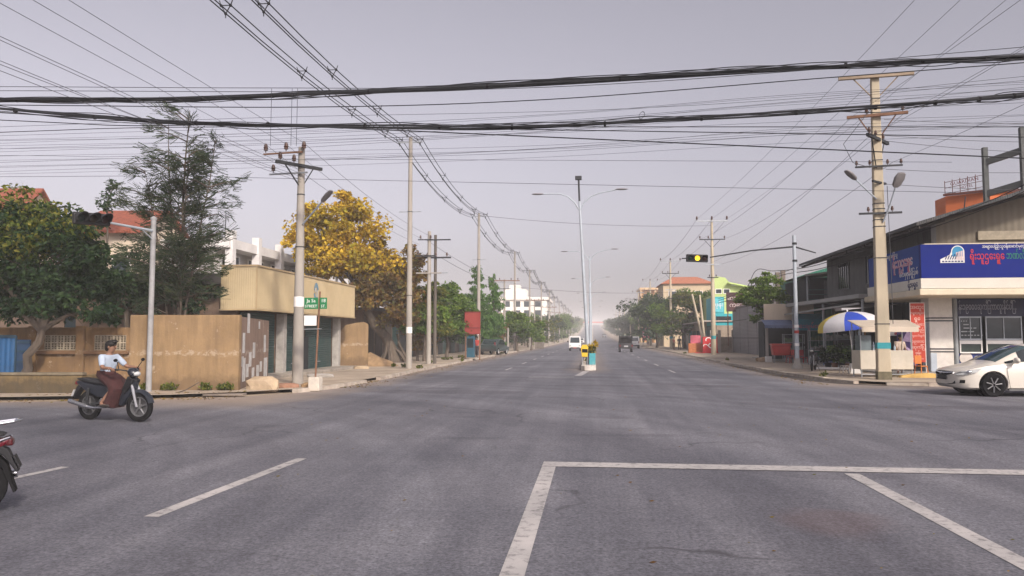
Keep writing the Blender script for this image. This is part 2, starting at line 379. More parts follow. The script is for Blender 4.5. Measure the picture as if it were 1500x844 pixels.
# ================================================================= ground, road, pavements
YS = [130, 160, 200, 250, 300, 360, 430, 500, 600, 700, 820]
def strip(name, x0, x1, zoff, m, ys=YS):
    b = MB()
    for i in range(len(ys) - 1):
        a, c = ys[i], ys[i + 1]
        b.quad((x0, a, gz(a) + zoff), (x1, a, gz(a) + zoff), (x1, c, gz(c) + zoff), (x0, c, gz(c) + zoff))
    return b
g = MB(); gx = [-700, -300, -60, 0, 60, 300, 700]; gy = [-120, 130] + YS[1:] + [1400]
for i in range(len(gx) - 1):
    for j in range(len(gy) - 1):
        g.quad((gx[i], gy[j], gz(gy[j])), (gx[i + 1], gy[j], gz(gy[j])), (gx[i + 1], gy[j + 1], gz(gy[j + 1])), (gx[i], gy[j + 1], gz(gy[j + 1])))
structure(g.build('ground', EARTH))
EDGE_L = [(-90, 8.6), (-14.6, 17.7), (-10.9, 18.96), (-9.4, 20.3), (-8.5, 21.7), (-8.05, 23.6), (-7.95, 28.6), (-8.3, 40), (-8.5, 60), (-8.6, 130)]
EDGE_R = [(90, 26.6), (14, 26.6), (11, 26.75), (9.8, 27.1), (9.0, 28.0), (8.5, 29.8), (8.2, 34), (8.0, 46), (8.5, 80), (8.7, 130)]
b = MB()
out = [(-90, -40), (90, -40)] + EDGE_R + EDGE_L[::-1]
b.add([(x, y, .004) for x, y in out], [tuple(range(len(out)))])
s2 = strip('road', -8.6, 8.7, .004, ASPH); b.add(s2.v, s2.f)
structure(b.build('road', ASPH))
PAVE = mat('dusty_pavement', (.36, .295, .225), .95, .2, .9, bump=.6, bscale=7, dirt=(.17, .13, .10), dirt_amt=.7)
def pavement(edge, far, zz, name):
    b = MB(); ps = edge + far; n = len(ps)
    b.add([(x, y, zz) for x, y in ps], [tuple(range(n))])
    structure(b.build(name, PAVE))
pavement([(-14.9, 18.2), (-11.1, 19.4), (-9.6, 20.7), (-8.72, 21.9), (-8.27, 23.7), (-8.17, 28.6), (-8.52, 40), (-8.72, 60), (-8.82, 130)], [(-60, 130), (-60, 12.7)], .10, 'pavement_left')
pavement([(60, 26.9), (14, 26.9), (11.1, 27.05), (10.0, 27.4), (9.25, 28.2), (8.75, 29.9), (8.45, 34), (8.25, 46), (8.75, 80), (8.95, 130)], [(60, 130)], .10, 'pavement_right')
for nm, x0, x1 in (('pavement_left_far', -14, -8.82), ('pavement_right_far', 8.95, 16)):
    structure(strip(nm, x0, x1, .10, PAVE).build(nm, PAVE))
KERB = mat('kerb_stone', (.40, .345, .285), .92, .25, 2.2, bump=.4, dirt=(.17, .12, .09), dirt_amt=.8)
def kerb(edge, side, name, far=True):
    b = MB(); rr = random.Random(3)
    def seg(p, q, z0, z1):
        d = Vector((q[0] - p[0], q[1] - p[1], 0)); L = d.length; k = max(1, int(L / 1.5)) if L < 50 else max(1, int(L / 3))
        for i in range(k):
            a = Vector(p).lerp(Vector(q), i / k); c = Vector(p).lerp(Vector(q), (i + 1) / k - .012 / max(1, L / k))
            if rr.random() < .03: continue
            j = rr.uniform(-.015, .015)
            n = d.normalized().cross(Vector((0, 0, 1))) * side
            za, zb = z0 + (z1 - z0) * i / k, z0 + (z1 - z0) * (i + 1) / k
            h = .11 + j
            p0 = Vector((a.x, a.y, za)); p1 = Vector((c.x, c.y, zb))
            vs = [p0 + n * .02 + Vector((0, 0, -.05)), p0 + n * .23 + Vector((0, 0, -.05)), p0 + n * .23 + Vector((0, 0, h)), p0 + n * .04 + Vector((0, 0, h))]
            vs += [p1 + n * .02 + Vector((0, 0, -.05)), p1 + n * .23 + Vector((0, 0, -.05)), p1 + n * .23 + Vector((0, 0, h)), p1 + n * .04 + Vector((0, 0, h))]
            b.add(vs, [(0, 1, 2, 3), (7, 6, 5, 4), (0, 3, 7, 4), (1, 5, 6, 2), (3, 2, 6, 7), (0, 4, 5, 1)])
    for i in range(len(edge) - 1): seg(edge[i], edge[i + 1], 0, 0)
    if far:
        x = edge[-1][0]
        for i in range(len(YS) - 2): seg((x, YS[i]), (x, YS[i + 1]), gz(YS[i]), gz(YS[i + 1]))
    structure(b.build(name, KERB))
kerb(EDGE_L[4:], -1, 'kerb_left'); kerb(EDGE_R[1:], 1, 'kerb_right')
# dark strip laid on the road along the right-hand kerb
gm = mat('kerb_strip_dark', (.060, .050, .044), .9, .35, 1.5)
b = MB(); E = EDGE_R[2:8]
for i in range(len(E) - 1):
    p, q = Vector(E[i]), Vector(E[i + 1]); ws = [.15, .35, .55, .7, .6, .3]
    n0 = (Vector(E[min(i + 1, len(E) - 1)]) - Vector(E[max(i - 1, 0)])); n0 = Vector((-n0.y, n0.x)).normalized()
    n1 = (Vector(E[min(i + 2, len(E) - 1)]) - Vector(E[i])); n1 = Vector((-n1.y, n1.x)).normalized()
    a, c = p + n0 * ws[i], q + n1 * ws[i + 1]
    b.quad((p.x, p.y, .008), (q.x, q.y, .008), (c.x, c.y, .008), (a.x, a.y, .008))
structure(b.build('dark_kerb_strip', gm))
# painted lines
def line(pts, w, name='road_line', z=.008, parent=None):
    b = MB(); p, q = Vector(pts[0]), Vector(pts[1]); d = (q - p).normalized(); n = Vector((-d.y, d.x)) * w / 2
    k = max(1, int((q - p).length / 3))
    for i in range(k):
        a, c = p.lerp(q, i / k), p.lerp(q, (i + 1) / k)
        za, zc = gz(a.y) + z, gz(c.y) + z
        b.quad((*(a - n), za), (*(c - n), zc), (*(c + n), zc), (*(a + n), za))
    return structure(b.build(name, PAINT))
line(((-.635, 9.82), (60, 9.55)), .36, 'stop_line', .012)
line(((-.55, -30), (-.55, 9.64)), .17, 'lane_line')
line(((3.02, -30), (3.02, 9.52)), .17, 'lane_line')
line(((-3.93, 6.6), (-3.84, 9.95)), .14, 'lane_dash')
line(((-3.93, -.5), (-3.93, 3.0)), .14, 'lane_dash')
line(((-6.75, 6.4), (-6.5, 9.0)), .12, 'lane_dash')
for y in range(36, 330, 9):
    line(((3.75, y), (3.75, y + 3)), .12, 'lane_dash')
    line(((-4.3, y + 2), (-4.3, y + 5)), .12, 'lane_dash')
line(((-2.6, 31.3), (-.75, 31.5)), .16, 'stop_line')
line(((-.62, 32.6), (-.30, 37.2)), .30, 'median_nose_line')
# median island
MED = mat('median_kerb_paint', (.46, .41, .34), .9, .22, 2, dirt=(.2, .15, .11), dirt_amt=.7)
b = MB(); ys = [39.3, 70, 100, 130] + YS[1:]
for i in range(len(ys) - 1):
    a, c = ys[i], ys[i + 1]; 
    for x0, x1, h in ((-.58, -.40, .2), (-.02, .16, .2), (-.40, -.02, .14)):
        za, zc = gz(a), gz(c)
        b.add([(x0, a, za), (x1, a, za), (x1, a, za + h), (x0, a, za + h), (x0, c, zc), (x1, c, zc), (x1, c, zc + h), (x0, c, zc + h)],
              [(0, 1, 2, 3), (0, 3, 7, 4), (1, 5, 6, 2), (3, 2, 6, 7)])
structure(b.build('median', MED))
b = MB(); b.prism([(-.40, 37.75), (-.02, 37.75), (.16, 38.1), (.16, 39.28), (-.58, 39.28), (-.58, 38.1)], .24, Matrix.Translation((0, 0, .12)))
structure(b.build('median_nose', mat('whitewashed_kerb', (.55, .51, .46), .9, .2, 3, dirt=(.3, .24, .18)), None, False, .03))
# air
hz = MB(); hz.bbox(-710, 710, -130, 1410, -1.2, 32); ho = hz.build('haze', [])
hm = bpy.data.materials.new('haze'); hm.use_nodes = True; hn = hm.node_tree.nodes; hn.remove(hn['Principled BSDF'])
pv = hn.new('ShaderNodeVolumePrincipled'); pv.inputs['Color'].default_value = (.975, .97, .985, 1); pv.inputs['Density'].default_value = HAZE = .00075; pv.inputs['Anisotropy'].default_value = -.4
hm.node_tree.links.new(pv.outputs[0], hn['Material Output'].inputs['Volume']); ho.data.materials.append(hm); ho['kind'] = 'stuff'; ho.visible_shadow = True
# ================================================================= trees
def rnd_unit(r):
    while True:
        p = Vector((r.uniform(-1, 1), r.uniform(-1, 1), r.uniform(-1, 1)))
        if .01 < p.length < 1: return p
def leaves(clumps, n, size, seed, aspect=.55, up=.5, hang=0.0, shell=.3, lumps=9, mb=None):
    """clumps: (x, y, z, rx, ry, rz). Leaves gather in small sub-clumps so that gaps and light and dark masses remain."""
    r = random.Random(seed); mb = mb or MB(); n = int(n * 2.3); size *= .86; lumps = int(lumps * 1.7)
    wts = [(c[3] * c[4] * c[5]) ** .75 for c in clumps]
    subs = []
    for c, wt in zip(clumps, wts):
        k = max(3, int(lumps * (wt / max(wts)) ** .6))
        for _ in range(k):
            u = rnd_unit(r); u = u.normalized() * (shell + (1 - shell) * r.random() ** .7)
            if u.z < -.55: u.z *= .6
            q = r.uniform(.24, .46)
            subs.append((Vector((c[0] + u.x * c[3], c[1] + u.y * c[4], c[2] + u.z * c[5])), Vector((c[3] * q, c[4] * q, c[5] * q * .8)), wt / k))
    tot = sum(s[2] for s in subs)
    vs, fs = mb.v, mb.f
    for c, rad, wt in subs:
        for _ in range(max(1, int(n * wt / tot))):
            u = rnd_unit(r)
            p = Vector((c.x + u.x * rad.x * 1.25, c.y + u.y * rad.y * 1.25, c.z + u.z * rad.z * 1.25))
            d = rnd_unit(r); d.z = d.z * .5 - hang; d.normalize()
            nn = rnd_unit(r); nn.z += up; sd = d.cross(nn)
            if sd.length < 1e-3: continue
            sd.normalize(); nn = sd.cross(d)
            L = size * r.uniform(.45, 1.55); W = L * aspect * .5
            o = len(vs); m = p + d * L * .45
            vs += [tuple(p), tuple(m + sd * W + nn * W * .3), tuple(p + d * L), tuple(m - sd * W + nn * W * .3)]
            fs.append([o, o + 1, o + 2, o + 3]); mb.m.append(0)
    return mb
def trunk_mb(base, fork, tips, r0, seed=1, n=8, wob=.08):
    r = random.Random(seed); b = MB(); base, fork = Vector(base), Vector(fork); L = (fork - base).length
    pts = []; 
    for i in range(6):
        t = i / 5; pts.append(base.lerp(fork, t) + Vector((r.uniform(-1, 1), r.uniform(-1, 1), 0)) * wob * L * (t * (1 - t)) * 2)
    b.tube(pts, [r0 * (1.35 - .35 * min(1, i / 1.5)) * (1 - .35 * i / 5) for i in range(6)], n)
    for t in tips:
        t = Vector(t); mid = fork.lerp(t, .45) + Vector((r.uniform(-.3, .3), r.uniform(-.3, .3), .35)) * (t - fork).length * .3
        b.tube([fork - (fork - base) * .04, fork.lerp(mid, .5), mid, mid.lerp(t, .5), t], [r0 * .5, r0 * .42, r0 * .32, r0 * .2, r0 * .07], 6)
        for _ in range(2):
            e = t + rnd_unit(r) * (t - fork).length * .4; b.tube([mid, mid.lerp(e, .5) + Vector((0, 0, .1)), e], [r0 * .22, r0 * .14, r0 * .04], 5)
    return b
G_MID = leaf_mat('mid_green_leaves', [(.045, .095, .018), (.085, .155, .028), (.15, .215, .04)])
G_DARK = leaf_mat('dark_green_leaves', [(.012, .029, .016), (.024, .05, .021), (.045, .077, .026)], .22)
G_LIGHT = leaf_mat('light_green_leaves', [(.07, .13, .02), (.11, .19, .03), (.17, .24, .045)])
G_YELL = leaf_mat('yellow_leaves', [(.28, .17, .018), (.48, .32, .022), (.62, .44, .05), (.36, .31, .04)], .35)
G_BROWN = leaf_mat('brown_leaves', [(.11, .06, .025), (.19, .11, .035), (.24, .17, .05), (.10, .10, .03)])
G_OLIVE = leaf_mat('olive_leaves', [(.05, .075, .018), (.10, .125, .025), (.18, .17, .035)])
G_NEED = leaf_mat('casuarina_needles', [(.022, .038, .024), (.04, .062, .034), (.075, .085, .042)], .15)
G_COLUMN = leaf_mat('column_tree_leaves', [(.032, .09, .022), (.06, .145, .03), (.11, .20, .045)])
def tree(name, label, base, clumps, n, size, lm, r0=.15, fork=None, seed=1, group=None, cat='tree', rest=None, **k):
    """clumps are given relative to the base; rest: (clumps, n, leaf material) for a second kind of leaf"""
    t = thing(name, label, cat, base, 0, group)
    fk = fork or (0, 0, min(c[2] - c[5] * .8 for c in clumps) + .3)
    trunk_mb((0, 0, -.05), fk, [(c[0], c[1], c[2]) for c in clumps], r0, seed).build('trunk', BARK, t, True)
    leaves(clumps, n, size, seed, **k).build('crown', lm, t, 'leaf')
    if rest: leaves(rest[0], rest[1], size, seed + 50, **k).build('crown', rest[2], t, 'leaf')
    return t
def P(px, d, z=0): q = ground_at(px, d); return (q.x, q.y, z + gz(q.y))

# --- left street corner: broad dark tree leaning out over the boundary wall
def rel(base, px, py, d): q = at_depth(px, py, d); return (q.x - base[0], q.y - base[1], q.z - base[2])
bs = P(22, 21.5, .1)
cl = [(*rel(bs, 20, 330, 22.5), 1.5, 1.5, .75), (*rel(bs, 95, 345, 22), 1.3, 1.3, .8), (*rel(bs, 45, 395, 21.8), 1.7, 1.4, .95), (*rel(bs, 125, 405, 21.8), 1.1, 1.2, .8),
      (*rel(bs, -50, 360, 22), 1.7, 1.5, 1.2), (*rel(bs, 75, 440, 21.6), 1.2, 1.1, .6), (*rel(bs, 140, 455, 21.4), .6, .8, .45), (*rel(bs, 0, 445, 21.4), 1.0, 1.0, .55)]
t = thing('leafy_tree', 'broad dark green tree whose bent trunk leans out in front of the orange wall', 'tree', bs)
b = trunk_mb((0, 0, -.1), rel(bs, 62, 482, 21.4), [c[:3] for c in cl], .15, 5, wob=.10)
b.build('trunk', BARK, t, True)
leaves(cl, 11500, .16, 11, hang=.35, lumps=16).build('crown', G_DARK, t, 'leaf')
leaves([cl[0], cl[1], (*rel(bs, 55, 302, 23), 1.3, 1.2, .55), (*rel(bs, 10, 362, 21), 1.0, 1, .6)], 1500, .15, 12, hang=.35, lumps=14).build('crown', G_OLIVE, t, 'leaf')
# --- tall feathery casuarina
def casuarina(base, H, seed):
    t = thing('casuarina_tree', 'tall feathery dark casuarina rising behind the orange wall', 'tree', base)
    r = random.Random(seed); b = MB(); nb = MB()
    stems = []
    for k, (lx, ly, h) in enumerate(((.15, 0, 1.0), (-.55, .3, .97), (.85, .2, .90), (.35, -.4, .84), (-.9, -.2, .78))):
        pts = [Vector((lx * H * .14 * (i / 6) ** 1.1 + r.uniform(-.05, .05), ly * i / 6, H * h * i / 6 * 1.0)) for i in range(7)]
        b.tube(pts, [.085 * (1 - i / 6.4) * (1 if k == 0 else .6) + .006 for i in range(7)], 6); stems.append(pts)
    def sample(pts, t):
        f = t * 6; i = min(5, int(f)); return pts[i].lerp(pts[i + 1], f - i)
    for s_i, pts in enumerate(stems):
        for j in range(42):
            tt = r.uniform(.26, .99); p = sample(pts, tt); a = r.uniform(0, 2 * PI)
            L = (1.0 - .62 * tt) * r.uniform(.9, 2.7) * (H / 9)
            if tt < .45 and r.random() < .35: continue
            dirv = Vector((math.cos(a), math.sin(a), r.uniform(.15, .65))).normalized()
            L *= .95; q = [p, p + dirv * L * .5 + Vector((0, 0, .06)), p + dirv * L + Vector((0, 0, -.04 * L))]
            b.tube(q, [.028, .018, .006], 4)
            for m_ in range(int(5 + L * 7)):
                u = r.uniform(.25, 1.05); c = q[0].lerp(q[2], u) + rnd_unit(r) * .22
                dd = (dirv * .8 + rnd_unit(r) * .55 + Vector((0, 0, -.15))).normalized()
                for _ in range(6):
                    e = (dd + rnd_unit(r) * .42).normalized(); l = r.uniform(.16, .40); sd = e.cross(rnd_unit(r)).normalized() * r.uniform(.007, .014)
                    c2 = c + rnd_unit(r) * .1; o = len(nb.v)
                    nb.v += [tuple(c2 - sd), tuple(c2 + sd), tuple(c2 + e * l + sd * .4 + Vector((0, 0, -.05 * l))), tuple(c2 + e * l - sd * .4)]
                    nb.f.append([o, o + 1, o + 2, o + 3]); nb.m.append(0)
    b.build('trunk', BARK, t, True); nb.build('crown', G_NEED, t, 'leaf')
    return t
casuarina(P(259, 26.5), 9.55, 8)
tree('leafy_tree', 'low dark bushy tree behind the wall between signal mast and casuarina', P(185, 27), [(-.6, 0, 3.3, 1.2, 1, .8), (.6, 0, 3.0, 1.1, 1, .8), (1.6, .3, 3.6, 1.0, 1, .7), (0, 0, 4.4, .7, .7, .6), (2.4, .2, 3.0, .8, .8, .6)], 2400, .16, G_DARK, .12, seed=21, hang=.3)
tree('leafy_tree', 'pale twiggy treetop poking above the red tiled roof on the left', P(150, 36), [(0, 0, 8.0, .5, .5, .5), (.3, 0, 8.7, .4, .4, .35)], 260, .16, G_DARK, .06, seed=22)
# --- the yellow tree with the gnarled root flare
bs = P(578, 47, .1)
cl = [(*rel(bs, 470, 335, 46), 1.7, 1.6, 1.5), (*rel(bs, 525, 330, 47), 1.5, 1.5, 1.6), (*rel(bs, 490, 380, 46), 2.1, 1.8, 1.4), (*rel(bs, 445, 362, 45.5), 1.0, 1.2, 1.0), (*rel(bs, 540, 385, 46), 1.7, 1.5, 1.4), (*rel(bs, 508, 300, 47), 1.0, 1.0, .8)]
br = [(*rel(bs, 560, 420, 46), 1.8, 1.5, 1.5), (*rel(bs, 595, 395, 47), 1.2, 1.4, 1.5), (*rel(bs, 530, 435, 45.5), 1.4, 1.2, .9), (*rel(bs, 590, 455, 46), 1.3, 1.2, 1.1), (*rel(bs, 555, 365, 47), .9, 1, .8)]
t = thing('yellow_tree', 'big tree with golden yellow leaves and gnarled root flare behind the tan kiosk', 'tree', bs)
b = MB(); q0 = Vector(rel(bs, 540, 470, 46))
b.tube([(0, 0, -.1), (-.15, 0, .7), (-.55, 0, 1.6), q0 * .8 + Vector((0, 0, .3)), q0 + Vector((-.2, 0, .8))], [.50, .36, .30, .26, .2], 10)
rr = random.Random(9)
for k in range(13):
    a = rr.uniform(0, 2 * PI); b.tube([(-.1 + .3 * math.cos(a), .3 * math.sin(a), rr.uniform(.7, 1.9)), (.55 * math.cos(a), .5 * math.sin(a), .6), (.9 * math.cos(a + .2), .8 * math.sin(a + .2), 0), (1.3 * math.cos(a + .3), 1.2 * math.sin(a + .3), -.1)], [.06, .11, .09, .03], 5)
for c in cl + br:
    c = Vector(c[:3]); f = q0 + Vector((-.2, 0, .7)); m_ = f.lerp(c, .5) + Vector((0, 0, .4)); b.tube([f, m_, c], [.17, .11, .03], 6)
b.build('trunk', BARK, t, True)
leaves(cl, 6500, .25, 31, aspect=.75, lumps=18, hang=.25).build('crown', G_YELL, t, 'leaf')
leaves(br, 4800, .24, 32, aspect=.7, lumps=16, hang=.25).build('crown', G_BROWN, t, 'leaf')
tree('leafy_tree', 'brown leaved shrub filling the gap between the nearest tall slim pole and the twin poles', P(612, 50, .1), [(0, 0, 1.6, 1.1, 1, 1.2), (.5, .2, 2.9, .9, .9, .9), (-.6, 0, 2.4, .9, .9, .9)], 1300, .22, G_BROWN, .09, seed=49)
# --- trees along the left kerb
tree('leafy_tree', 'green tree with yellowing outer leaves beside the twin poles', P(622, 49, .1), [(.2, 0, 3.1, 1.3, 1.2, 1.0), (-.6, 0, 4.0, .9, 1, .9), (.8, .2, 2.2, 1.0, 1, .7), (.5, 0, 4.6, .9, .9, .6)], 2600, .24, G_OLIVE, .11, seed=41,
     rest=([(-.3, -.2, 2.3, 1.1, 1, .6), (.7, -.3, 2.9, 1, 1, .6)], 1300, G_LIGHT), hang=.25)
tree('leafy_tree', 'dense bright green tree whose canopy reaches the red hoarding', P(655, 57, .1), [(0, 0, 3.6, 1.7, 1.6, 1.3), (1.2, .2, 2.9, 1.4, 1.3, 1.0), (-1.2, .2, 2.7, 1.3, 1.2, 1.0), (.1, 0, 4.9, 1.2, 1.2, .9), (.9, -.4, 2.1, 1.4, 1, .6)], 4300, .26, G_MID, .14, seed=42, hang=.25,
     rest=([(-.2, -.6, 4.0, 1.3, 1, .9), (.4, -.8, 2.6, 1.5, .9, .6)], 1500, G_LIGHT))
tree('leafy_tree', 'dark shrubby tree rooted against the shopfronts behind the twin poles', P(640, 66, .1), [(0, 0, 1.9, 1.6, 1.3, 1.2), (1.6, .3, 2.0, 1.4, 1.2, 1.1), (-1.5, 0, 2.2, 1.3, 1.2, 1.3), (3.0, .3, 1.6, 1.1, 1, .9)], 2200, .28, G_DARK, .12, seed=43)
def column_tree(label, base, H, W, seed):
    t = thing('ashoka_tree', label, 'tree', base, 0, 'columnar trees above the red hoarding')
    r = random.Random(seed)
    cl = [(r.uniform(-.12, .12), r.uniform(-.1, .1), H * (.16 + .8 * i / 9), W * (1 - .72 * (i / 9) ** 2.0) * r.uniform(.9, 1.1), W * (1 - .7 * (i / 9) ** 2), H * .075) for i in range(10)]
    b = MB(); b.tube([(0, 0, -.1), (0, 0, H * .5), (0, 0, H * .97)], [.14, .09, .02], 6); b.build('trunk', BARK, t, True)
    leaves(cl, 3000, .30, seed, aspect=.4, hang=1.0, lumps=12, shell=.1).build('crown', G_COLUMN, t, 'leaf')
column_tree('taller and wider of the two columnar ashoka trees above the red hoarding', P(699, 72, .1), 8.1, 1.65, 44)
column_tree('narrower columnar ashoka tree just left of the grey pole carrying cross bars', P(723, 74, .1), 7.6, 1.3, 45)
tree('leafy_tree', 'brownish shrub between the columnar trees and the grey pole with cross bars', P(722, 80, .1), [(0, 0, 1.6, 1.2, 1.0, 1.0), (.9, 0, 2.6, .9, .8, .8)], 900, .26, G_BROWN, .08, seed=46)
tree('leafy_tree', 'rounded bright green street tree right of the pole with cross bars', P(757, 88, .1), [(0, 0, 2.9, 1.8, 1.6, 1.2), (-.6, 0, 3.7, 1.3, 1.2, .8), (.7, 0, 2.2, 1.5, 1.2, .9)], 2600, .32, G_MID, .16, seed=47, rest=([(.2, -.7, 3.3, 1.5, 1, .9)], 900, G_LIGHT))
tree('leafy_tree', 'yellow green young street tree next to the rounded bright green one', P(778, 97, .1), [(0, 0, 2.4, 1.5, 1.3, 1.0), (.8, 0, 2.9, 1.0, 1, .7)], 1500, .32, G_LIGHT, .12, seed=48)
# --- the far rows on both sides, hazy
proto = {}
def far_tree(px, d, H, W, lm, seed, label, group):
    key = (lm.name, seed % 3)
    if key not in proto:
        r = random.Random(seed)
        t = thing('street_tree', label, 'tree', (0, 0, 0), 0, group)
        cl = [(r.uniform(-.5, .5), r.uniform(-.4, .4), .68 + r.uniform(-.12, .2), .42, .42, .22) for _ in range(5)] + [(0, 0, .8, .5, .5, .2), (.2, .1, .32, .38, .38, .16), (-.3, 0, .25, .35, .35, .16)]
        trunk_mb((0, 0, 0), (0, 0, .36), [c[:3] for c in cl], .022, seed, 6).build('trunk', BARK, t, True)
        leaves(cl, 1500, .075, seed, lumps=10, shell=.35).build('crown', lm, t, 'leaf')
        proto[key] = t
        q = t
    else: q = copy_tree(proto[key], label=label, group=group)
    p = P(px, d); q.location = (p[0], p[1], p[2]); q.scale = (W, W, H); q.rotation_euler[2] = seed * 1.7
    return q
LL = 'hazy dark tree in the far row along the left kerb beyond the bright green ones'
RL = 'hazy dark tree in the far row along the right kerb beyond the orange building'
rr = random.Random(12)
d = 112
for i in range(34):
    xx = -11.4 + rr.uniform(-1.5, 1.2) - (7 if i % 4 == 3 else 0); pxx = 750 + F * ((xx * cp + d * sp / 1) / d)   # about the kerb line
    far_tree(868 + F * xx / d * .985, d, rr.uniform(.85, 1.12) * min(9.5, 4.3 + (d - 112) * .034), rr.uniform(4.2, 6.6), rr.choice([G_DARK, G_MID, G_OLIVE]), i, LL, 'far trees on the left kerb'); d *= 1.056
d = 130
for i in range(30):
    xx = 11.9 + rr.uniform(-.8, 2.2) + (8 if i % 4 == 3 else 0)
    far_tree(868 + F * xx / d * 1.0, d, rr.uniform(6.5, 11), rr.uniform(4.8, 7.4), rr.choice([G_DARK, G_MID, G_DARK]), i + 30, RL, 'far trees on the right kerb'); d *= 1.057
# --- trees on the right
tree('leafy_tree', 'large rounded green tree in front of the red roofed house on the right', P(1003, 108, .1), [(0, 0, 6.7, 2.9, 2.4, 2.0), (2.3, .2, 6.6, 2.1, 1.9, 1.7), (-2.6, 0, 5.2, 2.4, 2.2, 1.8), (-1.2, -.5, 2.9, 2.8, 2.2, 1.4), (1.2, -.4, 3.9, 2.3, 2, 1.6), (3.4, 0, 4.9, 1.3, 1.5, 1.4)], 5600, .36, G_MID, .2, seed=61,
     rest=([(.6, -.8, 6.9, 2.4, 2, 1.2), (-.4, -1.3, 3.7, 2.2, 1.6, .9), (2.3, -.8, 5.9, 1.4, 1.2, .9)], 2200, G_OLIVE))
tree('leafy_tree', 'spreading dark green tree between the orange building and the rounded green tree', P(962, 116, .1), [(0, 0, 5.0, 2.0, 2, 1.4), (-2.0, .2, 5.4, 1.5, 1.5, 1.0), (1.4, 0, 6.0, 1.7, 1.6, 1.2), (-.5, -.5, 3.7, 1.8, 1.5, .9)], 2600, .36, G_DARK, .16, seed=62)
tree('leafy_tree', 'small light green tree over the grey shutters beside the cream shop panel', P(1119, 52.5, .1), [(0, 0, 4.9, 1.3, 1.2, .75), (-.9, 0, 4.2, .9, .9, .6), (1.0, .2, 4.4, 1.0, 1, .65), (-.2, 0, 5.5, .8, .8, .45)], 2300, .2, G_LIGHT, .09, fork=(0, 0, 2.9), seed=63, rest=([(-.2, .1, 4.1, 1.1, 1, .5), (-.5, 0, 2.9, .5, .5, .6)], 900, G_MID))
# ================================================================= poles, lamps, signals
def insulator(b, p, s=1.0, mi=0):
    b.lathe([(.012 * s, 0), (.015 * s, .05 * s), (.06 * s, .06 * s), (.045 * s, .10 * s), (.065 * s, .12 * s), (.045 * s, .16 * s), (.05 * s, .18 * s), (.03 * s, .23 * s), (0, .24 * s)], p, 8, mi)
def crossarm(t, z, hw, off=(0, 0), rz=0, m=None, ins=(), th=.09, brace=0, s=1.0, shift=0, name='crossarm'):
    c, sn = math.cos(rz), math.sin(rz); b = MB()
    q = lambda u, dz=0: (off[0] + u * c, off[1] + u * sn, z + dz)
    b.beam(q(-hw + shift), q(hw + shift), th, th)
    if brace:
        for sg in (-1, 1): b.beam(q(sg * hw * .62 + shift * .6, -.03), (0, 0, z - brace), .035, .035)
    a = b.build(name, m or STEEL, t)
    if ins:
        for u in ins:
            k = MB(); insulator(k, q(u + shift, th / 2), s); k.build('insulator', INSUL, a, True)
    return a
def band(t, z, r, m=DARKMETAL, h=.035, sq=False):
    b = MB()
    if sq: b.box((0, 0, z), (r * 2, r * 2, h))
    else: b.lathe([(r, z - h / 2), (r, z + h / 2)], n=12)
    return b.build('clamp_band', m, t)

# --- tall round poles of the overhead line on the left kerb
LPY = [37.0, 60.5, 88, 112, 136, 160, 185, 210, 240, 270, 300, 335]
tp0 = thing('utility_pole', 'tall slim round concrete pole nearest on the left kerb, in front of the yellow tree', 'utility pole', (-8.95, 37.0, .08), 0, 'tall round poles along the left kerb')
b = MB(); b.lathe([(.155, -.1), (.15, 1.5), (.095, 11.5), (0, 11.52)], n=14); b.build('shaft', CONC_POLE, tp0, True)
a = crossarm(tp0, 11.25, .6, th=.06)
crossarm(tp0, 7.75, .55, th=.035, name='step_bar')
band(tp0, 3.6, .145); band(tp0, 7.75, .13)
b = MB(); b.lathe([(.156, 1.75), (.154, 2.05)], n=14); b.build('number_plate', WHITE, tp0, True)
names_l = {1: 'tall slim pole rising just right of the red hoarding', 2: 'tall slim left kerb pole, third from the camera, beyond the T shaped pole'}
for i, y in enumerate(LPY[1:], 1):
    copy_tree(tp0, (-9.0 + (i % 3 - 1) * .12, y, gz(y) + .08), label=names_l.get(i, 'distant tall slim pole of the left kerb row, fading into haze'))
# --- stout concrete pole before the kiosk
c0 = P(437, 25.3, 0)
t = thing('utility_pole', 'stout weathered concrete pole with lamp in front of the tan kiosk', 'utility pole', c0)
b = MB(); b.lathe([(.19, -.1), (.18, 1.0), (.105, 7.95), (0, 7.97)], n=12); b.build('shaft', CONC_POLE, t, True)
crossarm(t, 7.75, .72, (0, -.17), math.radians(172), RUST, (), .05, shift=.62)
for u in (-.15, .5, 1.25):
    k = MB(); insulator(k, (-u, -.17 + u * .14, 7.8), 1.3); k.build('insulator', INSUL, t, True)
crossarm(t, 7.3, .85, (0, -.18), math.radians(52), DARKMETAL, (-.7, -.2), .10, .75, 1.2)
crossarm(t, 7.05, .7, (0, -.18), math.radians(172), STEEL, (), .05, shift=.4)
k = MB(); insulator(k, (-.95, -.05, 7.1), 1.2); k.build('insulator', INSUL, t, True)
band(t, 7.3, .122); band(t, 6.35, .132); band(t, 4.6, .15)
b = MB(); b.lathe([(.172, 2.62), (.168, 2.95)], n=12); b.build('paper_notice', WHITE, t, True)
b = MB(); L0 = Vector((.12, -.1, 5.35)); L1 = Vector((.95, -.62, 5.98)); b.tube([L0, L0.lerp(L1, .5), L1], .028, 8)
arm = b.build('lamp_arm', GREYPAINT, t, True)
